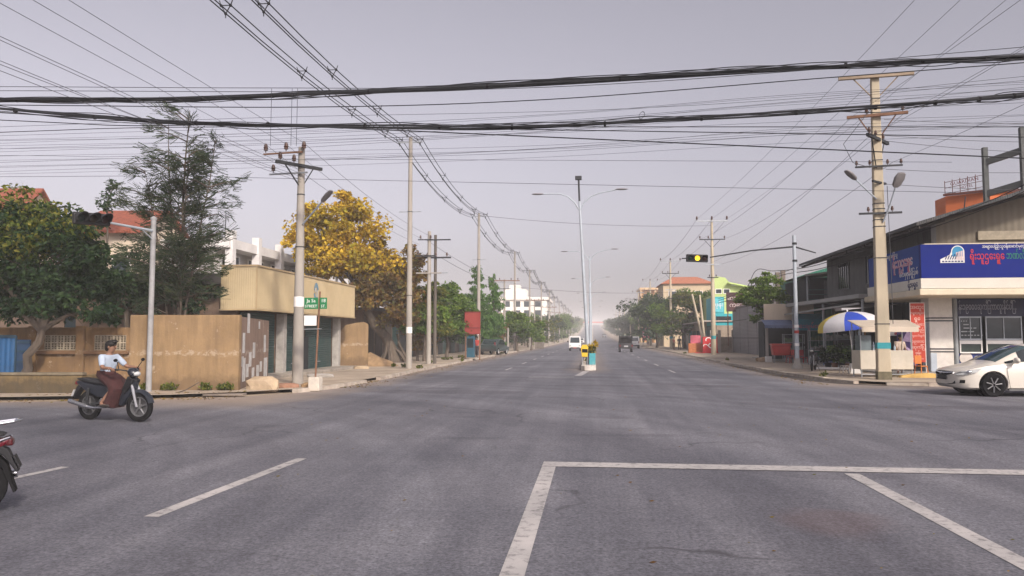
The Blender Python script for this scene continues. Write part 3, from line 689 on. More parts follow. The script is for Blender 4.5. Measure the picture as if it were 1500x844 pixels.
def lamp_head(parent, p, d, L=.55, W=.2, m=None):
    b = MB(); d = Vector(d).normalized(); s = d.cross(Vector((0, 0, 1))).normalized(); u = s.cross(d); p = Vector(p)
    vs = []
    for (x, wd, h) in ((0, .35, .5), (.15, .8, .9), (.6, 1, 1), (.92, .75, .7), (1, .4, .3)):
        for (yy, zz) in ((-1, 0), (-.7, .55), (.7, .55), (1, 0), (.8, -.25), (-.8, -.25)):
            vs.append(p + d * L * x + s * W * .5 * wd * yy + u * W * .45 * h * zz)
    fs = [(i * 6 + k, i * 6 + (k + 1) % 6, i * 6 + 6 + (k + 1) % 6, i * 6 + 6 + k) for i in range(4) for k in range(6)] + [tuple(range(6))[::-1], tuple(range(24, 30))]
    b.add(vs, fs); return b.build('lamp_head', m or GREYPAINT, parent, True)
lamp_head(t, L1, (L1 - L0), .58, .24, mat('lamp_grey', (.20, .19, .19), .5))
# --- twin poles among the trees on the left kerb
pw = P(631, 44.5, .1)
t = thing('utility_pole', 'pale concrete pole with two cross bars, left of the twin poles by the trees', 'utility pole', (pw[0] - .12, pw[1], pw[2]))
b = MB(); b.lathe([(.15, -.1), (.10, 7.7), (0, 7.71)], n=10); b.build('shaft', CONC_POLE, t, True)
crossarm(t, 7.2, .45, (-.2, -.12), 0, DARKMETAL, (-.3, .3), .06); crossarm(t, 5.25, .75, (0, -.12), 0, CONC_POLE, (), .07); crossarm(t, 6.25, .6, (-.2, -.12), 0, DARKMETAL, (-.45,), .08)
t = thing('utility_pole', 'dark weathered pole with insulators, right of the twin poles by the trees', 'utility pole', (pw[0] + .14, pw[1] + .5, pw[2]))
b = MB(); b.lathe([(.10, -.1), (.085, 7.55), (0, 7.56)], n=8); b.build('shaft', mat('weathered_pole', (.10, .085, .07), .9), t, True)
crossarm(t, 7.25, .62, (.3, -.1), 0, DARKMETAL, (), .07); crossarm(t, 6.2, .8, (.15, -.1), 0, DARKMETAL, (-.6, -.1, .55), .09, 0, 1.1); crossarm(t, 5.3, .55, (.2, -.1), 0, STEEL, (), .06)
# --- T-shaped low-voltage poles further on
def tee_pole(px, d, label, H=7.6):
    p = P(px, d, .1); t = thing('utility_pole', label, 'utility pole', p, 0, 'T shaped poles on the left kerb')
    b = MB(); b.lathe([(.13, -.1), (.09, H), (0, H + .01)], n=8); b.build('shaft', CONC_POLE, t, True)
    crossarm(t, H - .15, 1.5, (.1, -.1), math.radians(8), RUST, (-1.3, -.6, .6, 1.3), .09); crossarm(t, H - 1.0, .7, (0, -.1), 0, DARKMETAL, (), .06)
    return t
tee = tee_pole(739, 80, 'grey T shaped pole with a wide cross bar, left of the rounded street tree')
b = MB(); b.lathe([(.11, -.1), (.10, 2.5), (0, 2.51)], n=8); tag(b.build('bollard_post', CONC_POLE), 'short concrete stub post right beside the grey T shaped pole', 'post').location = P(744, 79, .1)
for px, d in ((783, 122), (804, 150), (812, 185)):
    copy_tree(tee, P(px, d, .1), label='distant hazy T shaped pole among the far trees on the left')
# --- big cream pole on the right corner
t = thing('utility_pole', 'massive square cream concrete pole with teal band on the right corner', 'utility pole', (10.46, 29.16, .1), math.radians(-8))
b = MB()
def sqtaper(b, w0, w1, z0, z1, lx=0.0, mi=0):
    vs = []
    for z, w_, x in ((z0, w0, 0), (z1, w1, lx)):
        for sx, sy in ((-1, -1), (1, -1), (1, 1), (-1, 1)): vs.append((x + sx * w_ / 2, sy * w_ / 2, z))
    b.add(vs, [(0, 1, 5, 4), (1, 2, 6, 5), (2, 3, 7, 6), (3, 0, 4, 7), (4, 5, 6, 7), (3, 2, 1, 0)], mi)
LX = .0
sqtaper(b, .45, .27, -.1, 11.2); b.build('shaft', CREAM_POLE, t, False, .03)
b = MB(); b.box((0, 0, 1.22), (.446, .446, .22)); b.build('painted_band', mat('teal_paint', (.03, .24, .27), .7, .12, 3, dirt=(.3, .3, .25), dirt_amt=.3), t)
b = MB(); b.box((0, 0, .14), (.462, .462, .3)); b.build('soot_stain_base', mat('soot_dirt', (.13, .115, .075), .95, .3, 4), t)
crossarm(t, 11.12, 1.28, (0, -.22), 0, mat('weathered_timber', (.27, .21, .15), .9, .25, 6, stretch=(.3, 2, 2)), (), .13, .85)
crossarm(t, 9.65, 1.02, (0, -.24), math.radians(-6), RUST, (-.35, .85), .10, .95, 1.1)
crossarm(t, 8.75, .95, (0, -.25), math.radians(58), DARKMETAL, (-.8, -.2, .5), .11, 1.3, 1.0)
crossarm(t, 7.75, .8, (0, -.25), 0, DARKMETAL, (-.75, -.3, .3, .75), .06, 0, .9)
crossarm(t, 7.15, .45, (0, -.25), math.radians(50), DARKMETAL, (), .07)
crossarm(t, 6.02, .72, (0, -.27), 0, DARKMETAL, (-.4, .4), .07, 0, .9)
for z, ww in ((10.3, .148), (8.0, .168), (6.4, .18), (6.2, .182), (5.8, .186), (5.55, .188), (4.4, .198), (2.0, .216)): band(t, z, ww, sq=True)
lm = mat('lamp_grey', (.20, .19, .19), .5)
for p0, p1, L, W in (((-.1, -.2, 6.55), (-.82, -.45, 7.25), .55, .30), ((.1, -.2, 5.7), (.42, -.75, 6.85), .6, .42)):
    b = MB(); b.tube([p0, Vector(p0).lerp(Vector(p1), .5) + Vector((.02, 0, -.03)), p1], .03, 8); b.build('lamp_arm', GREYPAINT, t, True)
    dv = Vector(p1) - Vector(p0); lamp_head(t, p1, (dv.x, dv.y - .2, dv.z * .8), L, W, lm)
b = MB(); b.tube([(-.2, -.29, 9.9), (-1.2, -.4, 8.6), (-.9, -.4, 7.9), (-.3, -.3, 7.7)], .012, 5); b.tube([(.3, -.3, 2.0), (.29, -.32, 4), (.25, -.3, 7)], .012, 5); b.build('loose_wire', WIRE, t)
# --- H-row of medium-voltage poles on the right
RPY = [71.6, 109, 147, 185, 225, 265, 310, 360]
t0 = thing('utility_pole', 'tall pole with stacked cross bars behind the hanging amber signal', 'utility pole', (10.96, 71.6, .1), 0, 'medium voltage poles on the right kerb')
b = MB(); b.lathe([(.24, -.1), (.22, 2), (.10, 12.4), (0, 12.41)], n=10); b.build('shaft', CREAM_POLE, t0, True)
b = MB(); b.lathe([(.235, 1.4), (.23, 1.7)], n=10); b.build('painted_band', mat('teal_paint', (.03, .24, .27)), t0, True)
crossarm(t0, 12.2, 1.4, (0, -.14), 0, STEEL, (-1.35, 0, 1.35), .11, .75, 1.7)
crossarm(t0, 10.5, 1.15, (0, -.14), 0, DARKMETAL, (-1.1, -.35, 1.1), .09, .8, 1.2)
crossarm(t0, 8.2, .75, (0, -.16), 0, STEEL, (), .09); crossarm(t0, 7.0, .5, (0, -.16), 0, DARKMETAL, (-.3, .3), .08)
lab = {1: 'tall pole with cross bars standing behind the dark spreading tree on the right', 2: 'tall pole with cross bars just left of the orange building'}
for i, y in enumerate(RPY[1:], 1):
    copy_tree(t0, (10.9, y, gz(y) + .1), label=lab.get(i, 'distant hazy pole with cross bars in the right kerb row'))
for k, (x, y, tx) in enumerate(((12.0, 84, -1.3), (12.25, 85.5, -.55))):
    b = MB(); b.rod((0, 0, -.1), (tx, .2, 6.2), .14, .1, 8)
    o = b.build('leaning_pole', CREAM_POLE, None, True); o.location = (x, y, .1)
    tag(o, ('left and more tilted' if k == 0 else 'right and steeper') + ' of two leaning pale poles beside the red drinks stall', 'leaning pole', 'leaning pale poles on the right')
# --- lamp posts in the median
def median_lamp(y, flood, label):
    t = thing('street_lamp', label, 'street lamp', (-.21, y, gz(y) + .12), 0, 'twin arm lamps along the median')
    tilt = -.42 if flood else 0
    b = MB(); b.lathe([(.14, 0), (.14, .25), (.10, .27), (.098, 1.2)], n=12); b.build('base_sleeve', GREYPAINT, t, True)
    b = MB(); b.tube([(0, 0, .2), (tilt * .5, 0, 4.4), (tilt, 0, 8.6)], [.098, .08, .055], 12); b.build('pole', GREYPAINT, t, True)
    if flood:
        b = MB(); b.tube([(tilt, 0, 8.5), (tilt - .04, 0, 9.75)], .05, 8); b.build('top_extension', DARKMETAL, t)
        b = MB(); b.box((tilt - .05, 0, 9.83), (.34, .22, .2)); b.build('floodlight', DARKMETAL, t, False, .02)
    for s in (-1, 1):
        rise = .15 if s > 0 else -.1
        pts = [(tilt + s * .03, 0, 8.15), (tilt + s * .25, 0, 8.55), (tilt + s * .6, 0, 8.85), (tilt + s * 1.05, 0, 9.02), (tilt + s * 1.9, 0, 9.08 + rise * .6)]
        b = MB(); b.tube(pts, [.04, .038, .035, .032, .03], 8); b.build('lamp_arm', GREYPAINT, t, True)
        b = MB(); e = Vector(pts[-1]); b.ell(e + Vector((s * .28, 0, .01 + rise * .1)), (.34, .1, .05), 10, 6); b.build('lamp_head', lm, t, True)
    return t
median_lamp(39.9, True, 'nearest twin arm street lamp in the median, with a floodlight on top')
L2 = median_lamp(67, False, 'second twin arm street lamp along the median, without floodlight')
for i, y in enumerate((98, 130, 162, 196, 232, 270)):
    copy_tree(L2, (-.21, y, gz(y) + .12), label='distant pale twin arm lamp further down the median')
# --- traffic signals
YEL = mat('yellow_paint', (.62, .42, .03), .6, .1, 3)
LENS = {'r': mat('unlit_red_lens', (.02, .006, .005), .4), 'y': emit_mat('amber_light', (1.0, .62, .03), .95), 'g': mat('unlit_green_lens', (.005, .016, .012), .4), 'd': mat('unlit_amber_lens', (.022, .013, .005), .4)}
def signal_head(parent, c, rz, order, visor=.24, s=1.0, ax=0):
    """three lenses in a row along local x, facing local -y"""
    R = Matrix.Translation(c) @ Matrix.Rotation(rz, 4, 'Z') @ Matrix.Rotation(ax, 4, 'Y') @ Matrix.Scale(s, 4)
    def put(b): b.v = [tuple(R @ Vector(p)) for p in b.v]; return b
    b = MB(); b.box((0, 0, 0), (1.02, .18, .36)); h = put(b).build('signal_housing', mat('signal_black', (.018, .018, .019), .6), parent, False, .03)
    for i, k in enumerate(order):
        x = (i - 1) * .335
        M = Matrix.Translation((x, -.09, 0)) @ Matrix.Rotation(PI / 2, 4, 'X')
        b = MB(); b.lathe([(.125, 0), (.12, .02), (.07, .045), (0, .055)], n=20, M=M); b.v = [tuple(p) for p in b.v]; put(b).build('signal_lens', LENS[k], h, True)
        b = MB(); n = 14; vs = []
        for r_ in (.135, .15):
            for q in range(n + 1):
                a = math.radians(-35 + 250 * q / n); vs += [(x + r_ * math.cos(a), -.09, r_ * math.sin(a)), (x + r_ * math.cos(a), -.09 - visor * (.45 + .55 * math.sin(max(0, min(PI, a)))), r_ * math.sin(a))]
        fs = []; m_ = (n + 1) * 2
        for q in range(n):
            a = q * 2; fs += [(a, a + 1, a + 3, a + 2), (m_ + a, m_ + a + 2, m_ + a + 3, m_ + a + 1), (a + 1, m_ + a + 1, m_ + a + 3, a + 3)]
        b.add(vs, fs); put(b).build('visor', mat('visor_grey', (.026, .026, .028), .5), h)
    return h
# right: steel mast with amber signal lit
bp = Vector((9.96, 39.0, .1))
t = thing('traffic_signal', 'steel mast with long arm holding the lit amber traffic light', 'traffic light', bp)
b = MB(); b.tube([(0, 0, 0), (-.02, 0, 6.55)], [.11, .08], 12); b.build('mast', GREYPAINT, t, True)
b = MB(); b.lathe([(.28, -.05), (.28, .05), (.15, .3), (.13, .5)], n=10); b.build('mast_foot', CONC, t, True)
for z in (1.72, 2.0, 1.1):
    b = MB(); b.lathe([(.115, z), (.113, z + .14)], n=12); b.build('painted_band', mat('red_paint', (.36, .035, .03), .7) if z == 1.72 else WHITE, t, True)
e = at_y(1040, 377, 39.0) - bp; e2 = at_y(1195, 370.5, 39.0) - bp
b = MB(); b.tube([e, (e + Vector((-.02, 0, 6.02))) / 2 + Vector((0, 0, .06)), (-.02, 0, 6.0), e2], [.03, .035, .045, .03], 8); b.build('arm', DARKMETAL, t, True)
b = MB(); b.lathe([(.12, 5.25), (.12, 5.35)], n=12); b.lathe([(.115, 6.1), (.115, 6.2)], n=12); b.build('clamp_band', DARKMETAL, t)
sc_ = at_y(1021, 378.5, 39.0) - bp
signal_head(t, sc_, math.radians(4), 'gyr', .2, 1.05, math.radians(2))
b = MB(); b.rod(sc_ - Vector((.75, 0, 0)), sc_ - Vector((.5, 0, 0)), .03, .03, 6); b.build('arm_tip', DARKMETAL, t)
# left: mast in front of the orange wall, signal seen from below against the tree
bl = ground_at(220, 21.6)
t = thing('traffic_signal', 'grey mast with black three light signal on an arm before the orange wall', 'traffic light', bl)
b = MB(); b.tube([(0, 0, -.05), (0, 0, 4.95)], [.08, .07], 12); b.lathe([(0, 5.05), (.09, 5.0), (.085, 4.93)], n=12); b.build('mast', mat('mast_grey', (.27, .27, .27), .7, .2, 3, dirt=(.16, .13, .1)), t, True)
e = at_depth(158, 326, 19.8) - bl; a0 = Vector((0, -.02, 4.62))
b = MB(); b.tube([a0, e], [.04, .03], 8); b.rod(a0 + Vector((0, 0, -.25)), a0.lerp(e, .28) + Vector((0, 0, .0)), .018, .018, 6); b.build('arm', GREYPAINT, t, True)
signal_head(t, at_depth(134, 321, 19.5) - bl, math.radians(54), 'gdr', .44, .86, math.radians(-2))
# ================================================================= overhead lines
def sagline(p, q, sag, n=14):
    p, q = Vector(p), Vector(q)
    return [p.lerp(q, i / n) - Vector((0, 0, 4 * sag * (i / n) * (1 - i / n))) for i in range(n + 1)]
def spline_pts(ps, n=10):
    ps = [Vector(p) for p in ps]; out = []
    for i in range(len(ps) - 1):
        a = ps[max(i - 1, 0)]; b_ = ps[i]; c = ps[i + 1]; d = ps[min(i + 2, len(ps) - 1)]
        for k in range(n):
            t = k / n
            out.append(.5 * ((2 * b_) + (c - a) * t + (2 * a - 5 * b_ + 4 * c - d) * t * t + (3 * b_ - a - 3 * c + d) * t ** 3))
    return out + [ps[-1]]
# two spacer-cable lines over the left-hand poles
SPY = [-1.0] + LPY
for nm, xo, lab in (('l', -.52, 'left of the two triple power lines carried by the tall left poles'), ('r', .52, 'right of the two triple power lines carried by the tall left poles')):
    t = thing('power_line', lab, 'power line', (-9.0 + xo, 0, 0), 0, 'triple power lines with spacers')
    cab = [MB() for _ in range(3)]; offs = ((-.13, .06), (.13, .06), (0, -.16))
    spc = []
    for i in range(len(SPY) - 1):
        y0, y1 = SPY[i], SPY[i + 1]; z0, z1 = gz(y0) + 11.4, gz(y1) + 11.4
        sag = 1.15 if i == 0 else .75
        for c, (dx, dz) in zip(cab, offs):
            c.tube(sagline((dx, y0, z0 + dz), (dx, y1, z1 + dz), sag, 12), .017 if y0 < 90 else .03, 5)
        n = 6 if i == 0 else 3
        for k in range(1, n + 1):
            if y1 > 190: break
            f = k / (n + 1) if i else (.14, .36, .52, .66, .80, .93)[k - 1]
            spc.append((y0 + (y1 - y0) * f, z0 + (z1 - z0) * f - 4 * sag * f * (1 - f)))
        spc.append((y1, z1))
    for c in cab: c.build('cable', CABLE, t, True)
    sb = MB()
    for y, z in spc:
        sb = MB(); w_ = .02 if y < 50 else .03
        P3 = [Vector((dx, y, z + dz)) for dx, dz in offs]
        for a in range(3): sb.beam(P3[a], P3[(a + 1) % 3], w_, w_)
        for q in P3: sb.ell(q, (.045, .05, .045), 6, 4)
        sb.beam(P3[0] + Vector((-.05, 0, .14)), P3[0], w_, w_); sb.beam(P3[1] + Vector((.05, 0, .14)), P3[1], w_, w_); sb.beam(P3[2], P3[2] + Vector((0, 0, -.12)), w_, w_)
        sb.build('spacer', DARKMETAL, t)
# heavy bundles across the street
def cross_pts(pl, y):
    ps = [at_y(px, py, y) for px, py in pl]
    a = ps[0] + (ps[0] - ps[1]).normalized() * 22; b_ = ps[-1] + (ps[-1] - ps[-2]).normalized() * 22
    return spline_pts([a] + ps + [b_], 9)
def bundle(label, pl, y, core, loose, seed):
    t = thing('cable_bundle', label, 'cable bundle', tuple(at_y(750, pl[len(pl) // 2][1], y)), 0, 'black cable bundles across the street'); r = random.Random(seed)
    o = Vector(t.location); base = [p - o for p in cross_pts(pl, y)]; N = len(base)
    for i in range(core + loose):
        ph = r.uniform(0, 2 * PI); k = r.uniform(1.2, 3.0); rad = .045 if i < core else .095; loosey = 0 if i < core else r.uniform(.3, 1.0)
        pts = []
        for j, p in enumerate(base):
            u = j / N * 2 * PI * k + ph
            pts.append(p + Vector((0, rad * math.cos(u), rad * math.sin(u) + loosey * .06 * math.sin(j * .7 + ph * 2))))
        b = MB(); b.tube(pts, r.choice([.026, .032, .038]) if i < core else r.uniform(.009, .016), 6); b.build('strand', CABLE, t, True)
    for j in range(4, N - 4, 5):
        b = MB(); p = base[j]; q = base[j + 1]; d = (q - p).normalized() * .03; b.tube([p - d, p + d], .075, 8); b.build('tie', BLACK, t)
    return t
bundle('thick black cable bundle sagging across the top of the view, the higher of the two', [(-200, 150), (0, 147), (250, 145), (450, 138), (750, 125), (1100, 104), (1330, 91), (1500, 83), (1700, 68)], 22.0, 6, 6, 1)
bundle('thinner black cable bundle below the thick one, fraying into separate strands at the left', [(-200, 140), (0, 160), (200, 176), (320, 181), (560, 185), (750, 187), (1000, 175), (1240, 160), (1400, 148), (1500, 139), (1700, 120)], 21.5, 4, 3, 2)
def wire(label, pts, r=.011, group='thin wires across the street', m=None, name='overhead_wire'):
    b = MB(); b.tube(pts, r, 5); o = b.build(name, m or CABLE, None, True); return tag(o, label, 'wire', group)
TW = 'thin black wire strung across the street between the cable bundles and the rooftops'
r = random.Random(5)
for pl, y, rr_ in (([(0, 127), (400, 129), (750, 127), (1100, 103), (1500, 69)], 23, .010), ([(0, 133), (500, 134), (900, 123), (1500, 78)], 22.6, .010), ([(0, 154), (450, 157), (800, 146), (1200, 115), (1500, 92)], 22.8, .016),
               ([(0, 165), (150, 174), (330, 180), (420, 184)], 21.3, .018), ([(0, 176), (180, 184), (330, 183), (460, 185)], 21.6, .014), ([(0, 194), (170, 188), (330, 186), (480, 186)], 21.4, .012),
               ([(0, 186), (400, 172), (850, 162), (1200, 142), (1500, 112)], 24, .006), ([(0, 206), (350, 200), (800, 178), (1150, 150), (1500, 118)], 25, .006), ([(0, 218), (400, 212), (800, 192), (1250, 152), (1500, 128)], 26, .006),
               ([(0, 228), (220, 228), (700, 200), (1100, 170), (1500, 136)], 27, .006), ([(0, 259), (250, 258), (441, 262)], 26, .007), ([(0, 238), (200, 232), (410, 233)], 25.2, .006)):
    wire(TW, cross_pts(pl, y), rr_)
for i in range(12):
    y0 = 198 + i * 5.5 + r.uniform(-4, 4); y1 = y0 - r.uniform(40, 92); m_ = (y0 + y1) / 2 + r.uniform(2, 10)
    wire(TW, cross_pts([(0, y0), (400, y0 * .6 + m_ * .4), (800, m_), (1150, y1 * .6 + m_ * .4), (1500, y1)], 24 + r.uniform(-1, 4)), r.choice([.0045, .005, .006]))
# low-voltage wires from the stout pole towards and past the camera, and onwards
LV = 'thin bare wire running along the left side over the stout concrete pole'
for dx, z in ((-1.2, 8.05), (-.5, 8.05), (.15, 8.05)):
    wire(LV, sagline((c0[0] + dx, -14, z), (c0[0] + dx, c0[1] - .2, z), .35), .006, 'bare wires on the left side', WIRE)
    wire(LV, sagline((c0[0] + dx, c0[1] - .2, z), (pw[0] + dx * .6, pw[1], 7.4 + dx * .3), .3), .007, 'bare wires on the left side', WIRE)
for dx, z in ((-2.6, 7.6), (-2.2, 7.4), (-3.4, 7.2), (-3.0, 6.6), (-3.7, 6.9)):
    wire(LV, sagline((c0[0] + dx, -14, z), (c0[0] + .1, c0[1] - .25, 7.15 - abs(dx + 2) * .25), .4), .006, 'bare wires on the left side', WIRE)
for a, q, s, rr_ in (((pw[0] - .3, pw[1], 7.3), (P(739, 80)[0], 80, 7.4), .3, .012), ((pw[0] + .5, pw[1], 6.3), (P(739, 80)[0] + .7, 80, 7.4), .5, .012)):
    wire('thin wire between the twin poles and the grey T shaped pole', sagline(a, q, s), rr_, 'wires between the left poles', WIRE)
# span wire across the road by the first lamp
wire('single thin wire crossing the road in front of the nearest median lamp', sagline((-9.0, 60.5, 11.4), (10.96, 71.6, 11.9), .35), .014, None, WIRE)
wire('single thin wire crossing the far road above the second median lamp', sagline((-9, 88, 7.5), (11, 109, 8.0), .4), .016, None, WIRE)
# medium-voltage wires on the right
MV = 'long thin wire along the right kerb between poles with stacked cross bars'
RY = [-8] + RPY
for dx in (-1.35, 0, 1.35):
    for i in range(len(RY) - 3):
        wire(MV, sagline((10.96 + dx, RY[i], gz(RY[i]) + 12.5), (10.96 + dx, RY[i + 1], gz(RY[i + 1]) + 12.5), .9 if i == 0 else .55), .007 if i == 0 else .014, 'wires along the right kerb', WIRE)
for dx, z0, z1 in ((-1.1, 9.75, 10.65), (1.1, 9.75, 10.65), (-.5, 8.9, 8.3), (.6, 8.0, 8.3)):
    wire(MV, sagline((10.46 + dx * .8, 29.0, z0), (10.96 + dx, 71.6, z1), .6), .008, 'wires along the right kerb', WIRE)
    wire(MV, sagline((10.46 + dx * .8, 29.0, z0), (11.5 + dx, -10, z0 + .2), .6), .006, 'wires along the right kerb', WIRE)
RC = 'thin wire from the big cream pole towards the upper right'
for (z0, px, py) in ((9.6, 1500, 178), (9.0, 1500, 205), (8.8, 1500, 220), (7.75, 1500, 250), (7.2, 1500, 275)):
    q = at_y(px, py, 33); p0 = Vector((10.7, 29, z0)); wire(RC, sagline(p0, q + (q - p0) * .5, .1), .009, 'wires from the cream pole', WIRE)
# service cables draped along the shop roofs on the right
SV = 'black service cable draped above the shop roofs on the right'
for k, pl in enumerate(([(1052, 441, 66), (1090, 425, 62), (1108, 396, 58), (1135, 397, 54), (1190, 390, 47), (1290, 358, 35)], [(1052, 444, 66), (1105, 430, 58), (1140, 405, 53), (1200, 394, 46), (1300, 366, 34)], [(1052, 438, 66), (1100, 420, 58), (1150, 398, 52), (1300, 352, 34)],
                        [(1300, 356, 33.5), (1370, 332, 30), (1450, 303, 28), (1540, 262, 26)], [(1300, 350, 33.5), (1380, 320, 29.5), (1460, 290, 27.5), (1540, 250, 26)], [(1390, 315, 29), (1440, 305, 28), (1540, 275, 26)])):
    wire(SV, spline_pts([at_depth(px, py, d) for px, py, d in pl], 8), .024 if k < 2 else .018, 'service cables over the shops')
# dangling jumpers near the stout pole
for px in (398, 428, 436):
    a = at_depth(px, 130, 21); q = at_depth(px - 2, 214, 24.8); wire('short dangling jumper wire above the stout concrete pole', sagline(a, q, .02, 6), .007, 'jumper wires at the stout pole', WIRE)
b = MB(); b.torus((0, 0, 0), .11, .010, 20, 6, 'Y'); o = b.build('wire_coil', CABLE, None, True); o.location = at_y(940, 169, 21.5); o.rotation_euler = (0, .5, 0); o.scale = (.6, 1, 1)
tag(o, 'small loop of spare cable sitting on the lower black bundle', 'cable loop')
# ================================================================= left side buildings and street things
ORANGE = stained_wall('orange_plaster', (.275, .185, .098), (.13, .086, .05), (.40, .32, .23))
ORANGE2 = stained_wall('faded_orange_plaster', (.235, .145, .070), (.085, .055, .033), (.34, .26, .18))
BROWNPL = stained_wall('brown_plaster', (.17, .118, .088), (.08, .058, .043), (.25, .2, .155))
HOLE = mat('dark_interior', (.018, .020, .022), .9)
# --- orange boundary wall
W0 = ground_at(350, 22.2)
t = thing('boundary_wall', 'stained orange plaster boundary wall with two pierced vent panels', 'wall', W0, PSI)
k = 22.2 / F
X = lambda px: (px - 350) * k
b = MB(); b.bbox(X(190), 0, 0, .22, -.1, 2.26); b.build('high_wall_panel', ORANGE, t, False, .015)
b = MB(); xl = -14
b.bbox(xl, X(190) - .004, .05, .22, -.1, 1.24)
b.bbox(xl, X(190) - .004, .05, .22, 1.68, 1.90)
for a, c in ((xl, X(64)), (X(111), X(137)), (X(184), X(190) - .004)): b.bbox(a, c, .052, .218, 1.24, 1.68)
b.build('low_wall', ORANGE2, t)
b = MB(); b.bbox(xl, X(190) - .01, -.06, .05, 1.13, 1.22); b.build('ledge', mat('ledge_plaster', (.15, .085, .045), .9, .2, 2), t, False, .01)
for px in (49, 119):
    b = MB(); b.bbox(X(px - 6), X(px + 6), -.07, .049, -.1, 1.94); b.build('pillar', ORANGE2, t, False, .015)
for a, c in ((64, 111), (137, 184)):
    b = MB(); x0, x1 = X(a), X(c); n = 10
    for i in range(n + 1):
        x = x0 + (x1 - x0) * i / n; w_ = .045 if i % 2 == 0 else .02
        b.bbox(x - w_ / 2, x + w_ / 2, .07, .17, 1.245, 1.675)
    for i in range(7):
        z = 1.25 + .42 * i / 6; h = .04 if i in (0, 3, 6) else .016
        b.bbox(x0, x1, .073, .167, z - h / 2, z + h / 2)
    b.build('vent_grille', mat('vent_cream', (.30, .255, .185), .9, .2, 6), t)
# return wall with paper notices
q1 = Matrix.Rotation(-PSI, 3, 'Z') @ (Vector((-11.75, 27.0, 0)) - W0); q1 = Vector((q1.x, q1.y, 0)); dv = q1.normalized(); nv_ = Vector((dv.y, -dv.x, 0))
s0 = dv * .225
b = MB(); pts = [s0, q1, q1 - nv_ * .2, s0 - nv_ * .2]
b.add([(p.x, p.y, -.1) for p in pts] + [(p.x, p.y, 2.22) for p in pts], [(0, 1, 5, 4), (1, 2, 6, 5), (2, 3, 7, 6), (3, 0, 4, 7), (4, 5, 6, 7)])
b.build('side_wall', stained_wall('pinkish_brown_plaster', (.27, .19, .145), (.14, .10, .08), (.4, .33, .27)), t)
b = MB(); rr = random.Random(2)
for u, z, w_, h in ((.25, 1.15, .25, .6), (.3, .3, .3, .7), (1.0, 1.75, .28, .6), (1.4, .7, .3, .45), (2.1, .95, .3, .5), (2.0, .3, .3, .35), (.9, .4, .3, .4), (2.9, .2, .35, .5), (3.6, .45, .3, .35), (4.4, 1.1, .3, .6), (4.5, .2, .5, .7), (.15, .75, .2, .3), (3.2, 1.9, .2, .25)):
    p = s0 + dv * (u + .1) + nv_ * .006; e = dv * w_ * 1.7
    b.add([(p.x, p.y, z), (p.x + e.x, p.y + e.y, z), (p.x + e.x, p.y + e.y, z + h), (p.x, p.y, z + h)], [(0, 1, 2, 3)])
b.build('paper_notices', mat('old_paper', (.50, .49, .47), .9, .25, 5), t)
# planter kerb wall in front
pl0 = ground_at(122, 21.0)
t = thing('planter_wall', 'low mossy planter wall running along the foot of the orange wall', 'planter wall', pl0, PSI)
b = MB(); b.bbox(-14, 0, 0, .16, -.1, .58); b.bbox(-.16, 0, .162, 1.0, -.1, .575); b.build('wall', stained_wall('mossy_plaster', (.17, .12, .058), (.05, .044, .034), (.24, .19, .13)), t, False, .02)
b = MB(); b.bbox(-14.02, .03, -.03, .19, .583, .66); b.build('coping', mat('mossy_coping', (.15, .125, .085), .95, .3, 3), t, False, .015)
# blue steel gate
t = thing('steel_gate', 'dull blue sheet steel gate half hidden behind the leaning tree trunk', 'gate', ground_at(0, 21.75), PSI)
BLUE = mat('blue_sheet', (.02, .085, .20), .55, .2, 2, dirt=(.03, .04, .06), wave=2.2)
DBLUE = mat('dark_blue_sheet', (.015, .04, .085), .6, .25, 2, dirt=(.03, .03, .04))
b = MB(); b.bbox(-3, .46, 0, .05, .15, 1.66); b.build('leaf_panel', BLUE, t)
b = MB(); b.bbox(.48, .86, .0, .05, .15, 1.55); b.build('side_panel', DBLUE, t)
b = MB()
for z in (.3, .6, .9, 1.2, 1.45): b.bbox(.50, .84, -.03, -.002, z, z + .05)
for x in (-.7, .47): b.bbox(x - .02, x + .02, -.04, -.002, .15, 1.66)
b.bbox(-3, .46, -.035, -.003, 1.6, 1.68); b.build('gate_frame', mat('gate_frame', (.02, .045, .07), .6), t)
# --- tan metal kiosk with overhanging signboard
TAN = mat('tan_corrugated_sheet', (.45, .365, .225), .6, .08, 1.2, dirt=(.33, .24, .13), dirt_amt=.4)
TANB = mat('tan_trim', (.40, .30, .17), .6, .1, 2)
GREENSH = mat('green_shutter', (.022, .052, .05), .6, .15, 1.5, dirt=(.06, .065, .055), dirt_amt=.5, wave=-3.2)
t = thing('kiosk', 'tan corrugated roadside kiosk with overhanging signboard and green roller shutters', 'kiosk', (-11.8, 26.0, .1))
b = MB(); b.bbox(-1.32, 0, 0, 11.3, 2.52, 4.02)
for i in range(16): x = -1.28 + i * .082; b.bbox(x, x + .03, -.012, .0, 2.54, 4.0)
n = 128
for i in range(n): y = .03 + i * 11.2 / n; b.bbox(.0, .012, y, y + .034, 2.54, 4.0)
b.build('signboard', TAN, t)
b = MB()
b.bbox(-1.36, .04, -.04, .02, 4.025, 4.09); b.bbox(-.02, .04, .022, 11.34, 4.025, 4.09); b.bbox(-1.36, .03, -.03, .0, 2.47, 2.517); b.bbox(.0, .03, .0, 11.34, 2.47, 2.517); b.bbox(-.015, .03, -.03, .015, 2.52, 4.02)
b.build('trim', TANB, t)
b = MB(); b.bbox(-7, -.85, .3, 11.0, 0, 2.46); b.bbox(-7, -1.4, .3, 11.0, 2.46, 3.4); b.build('wall', BROWNPL, t)
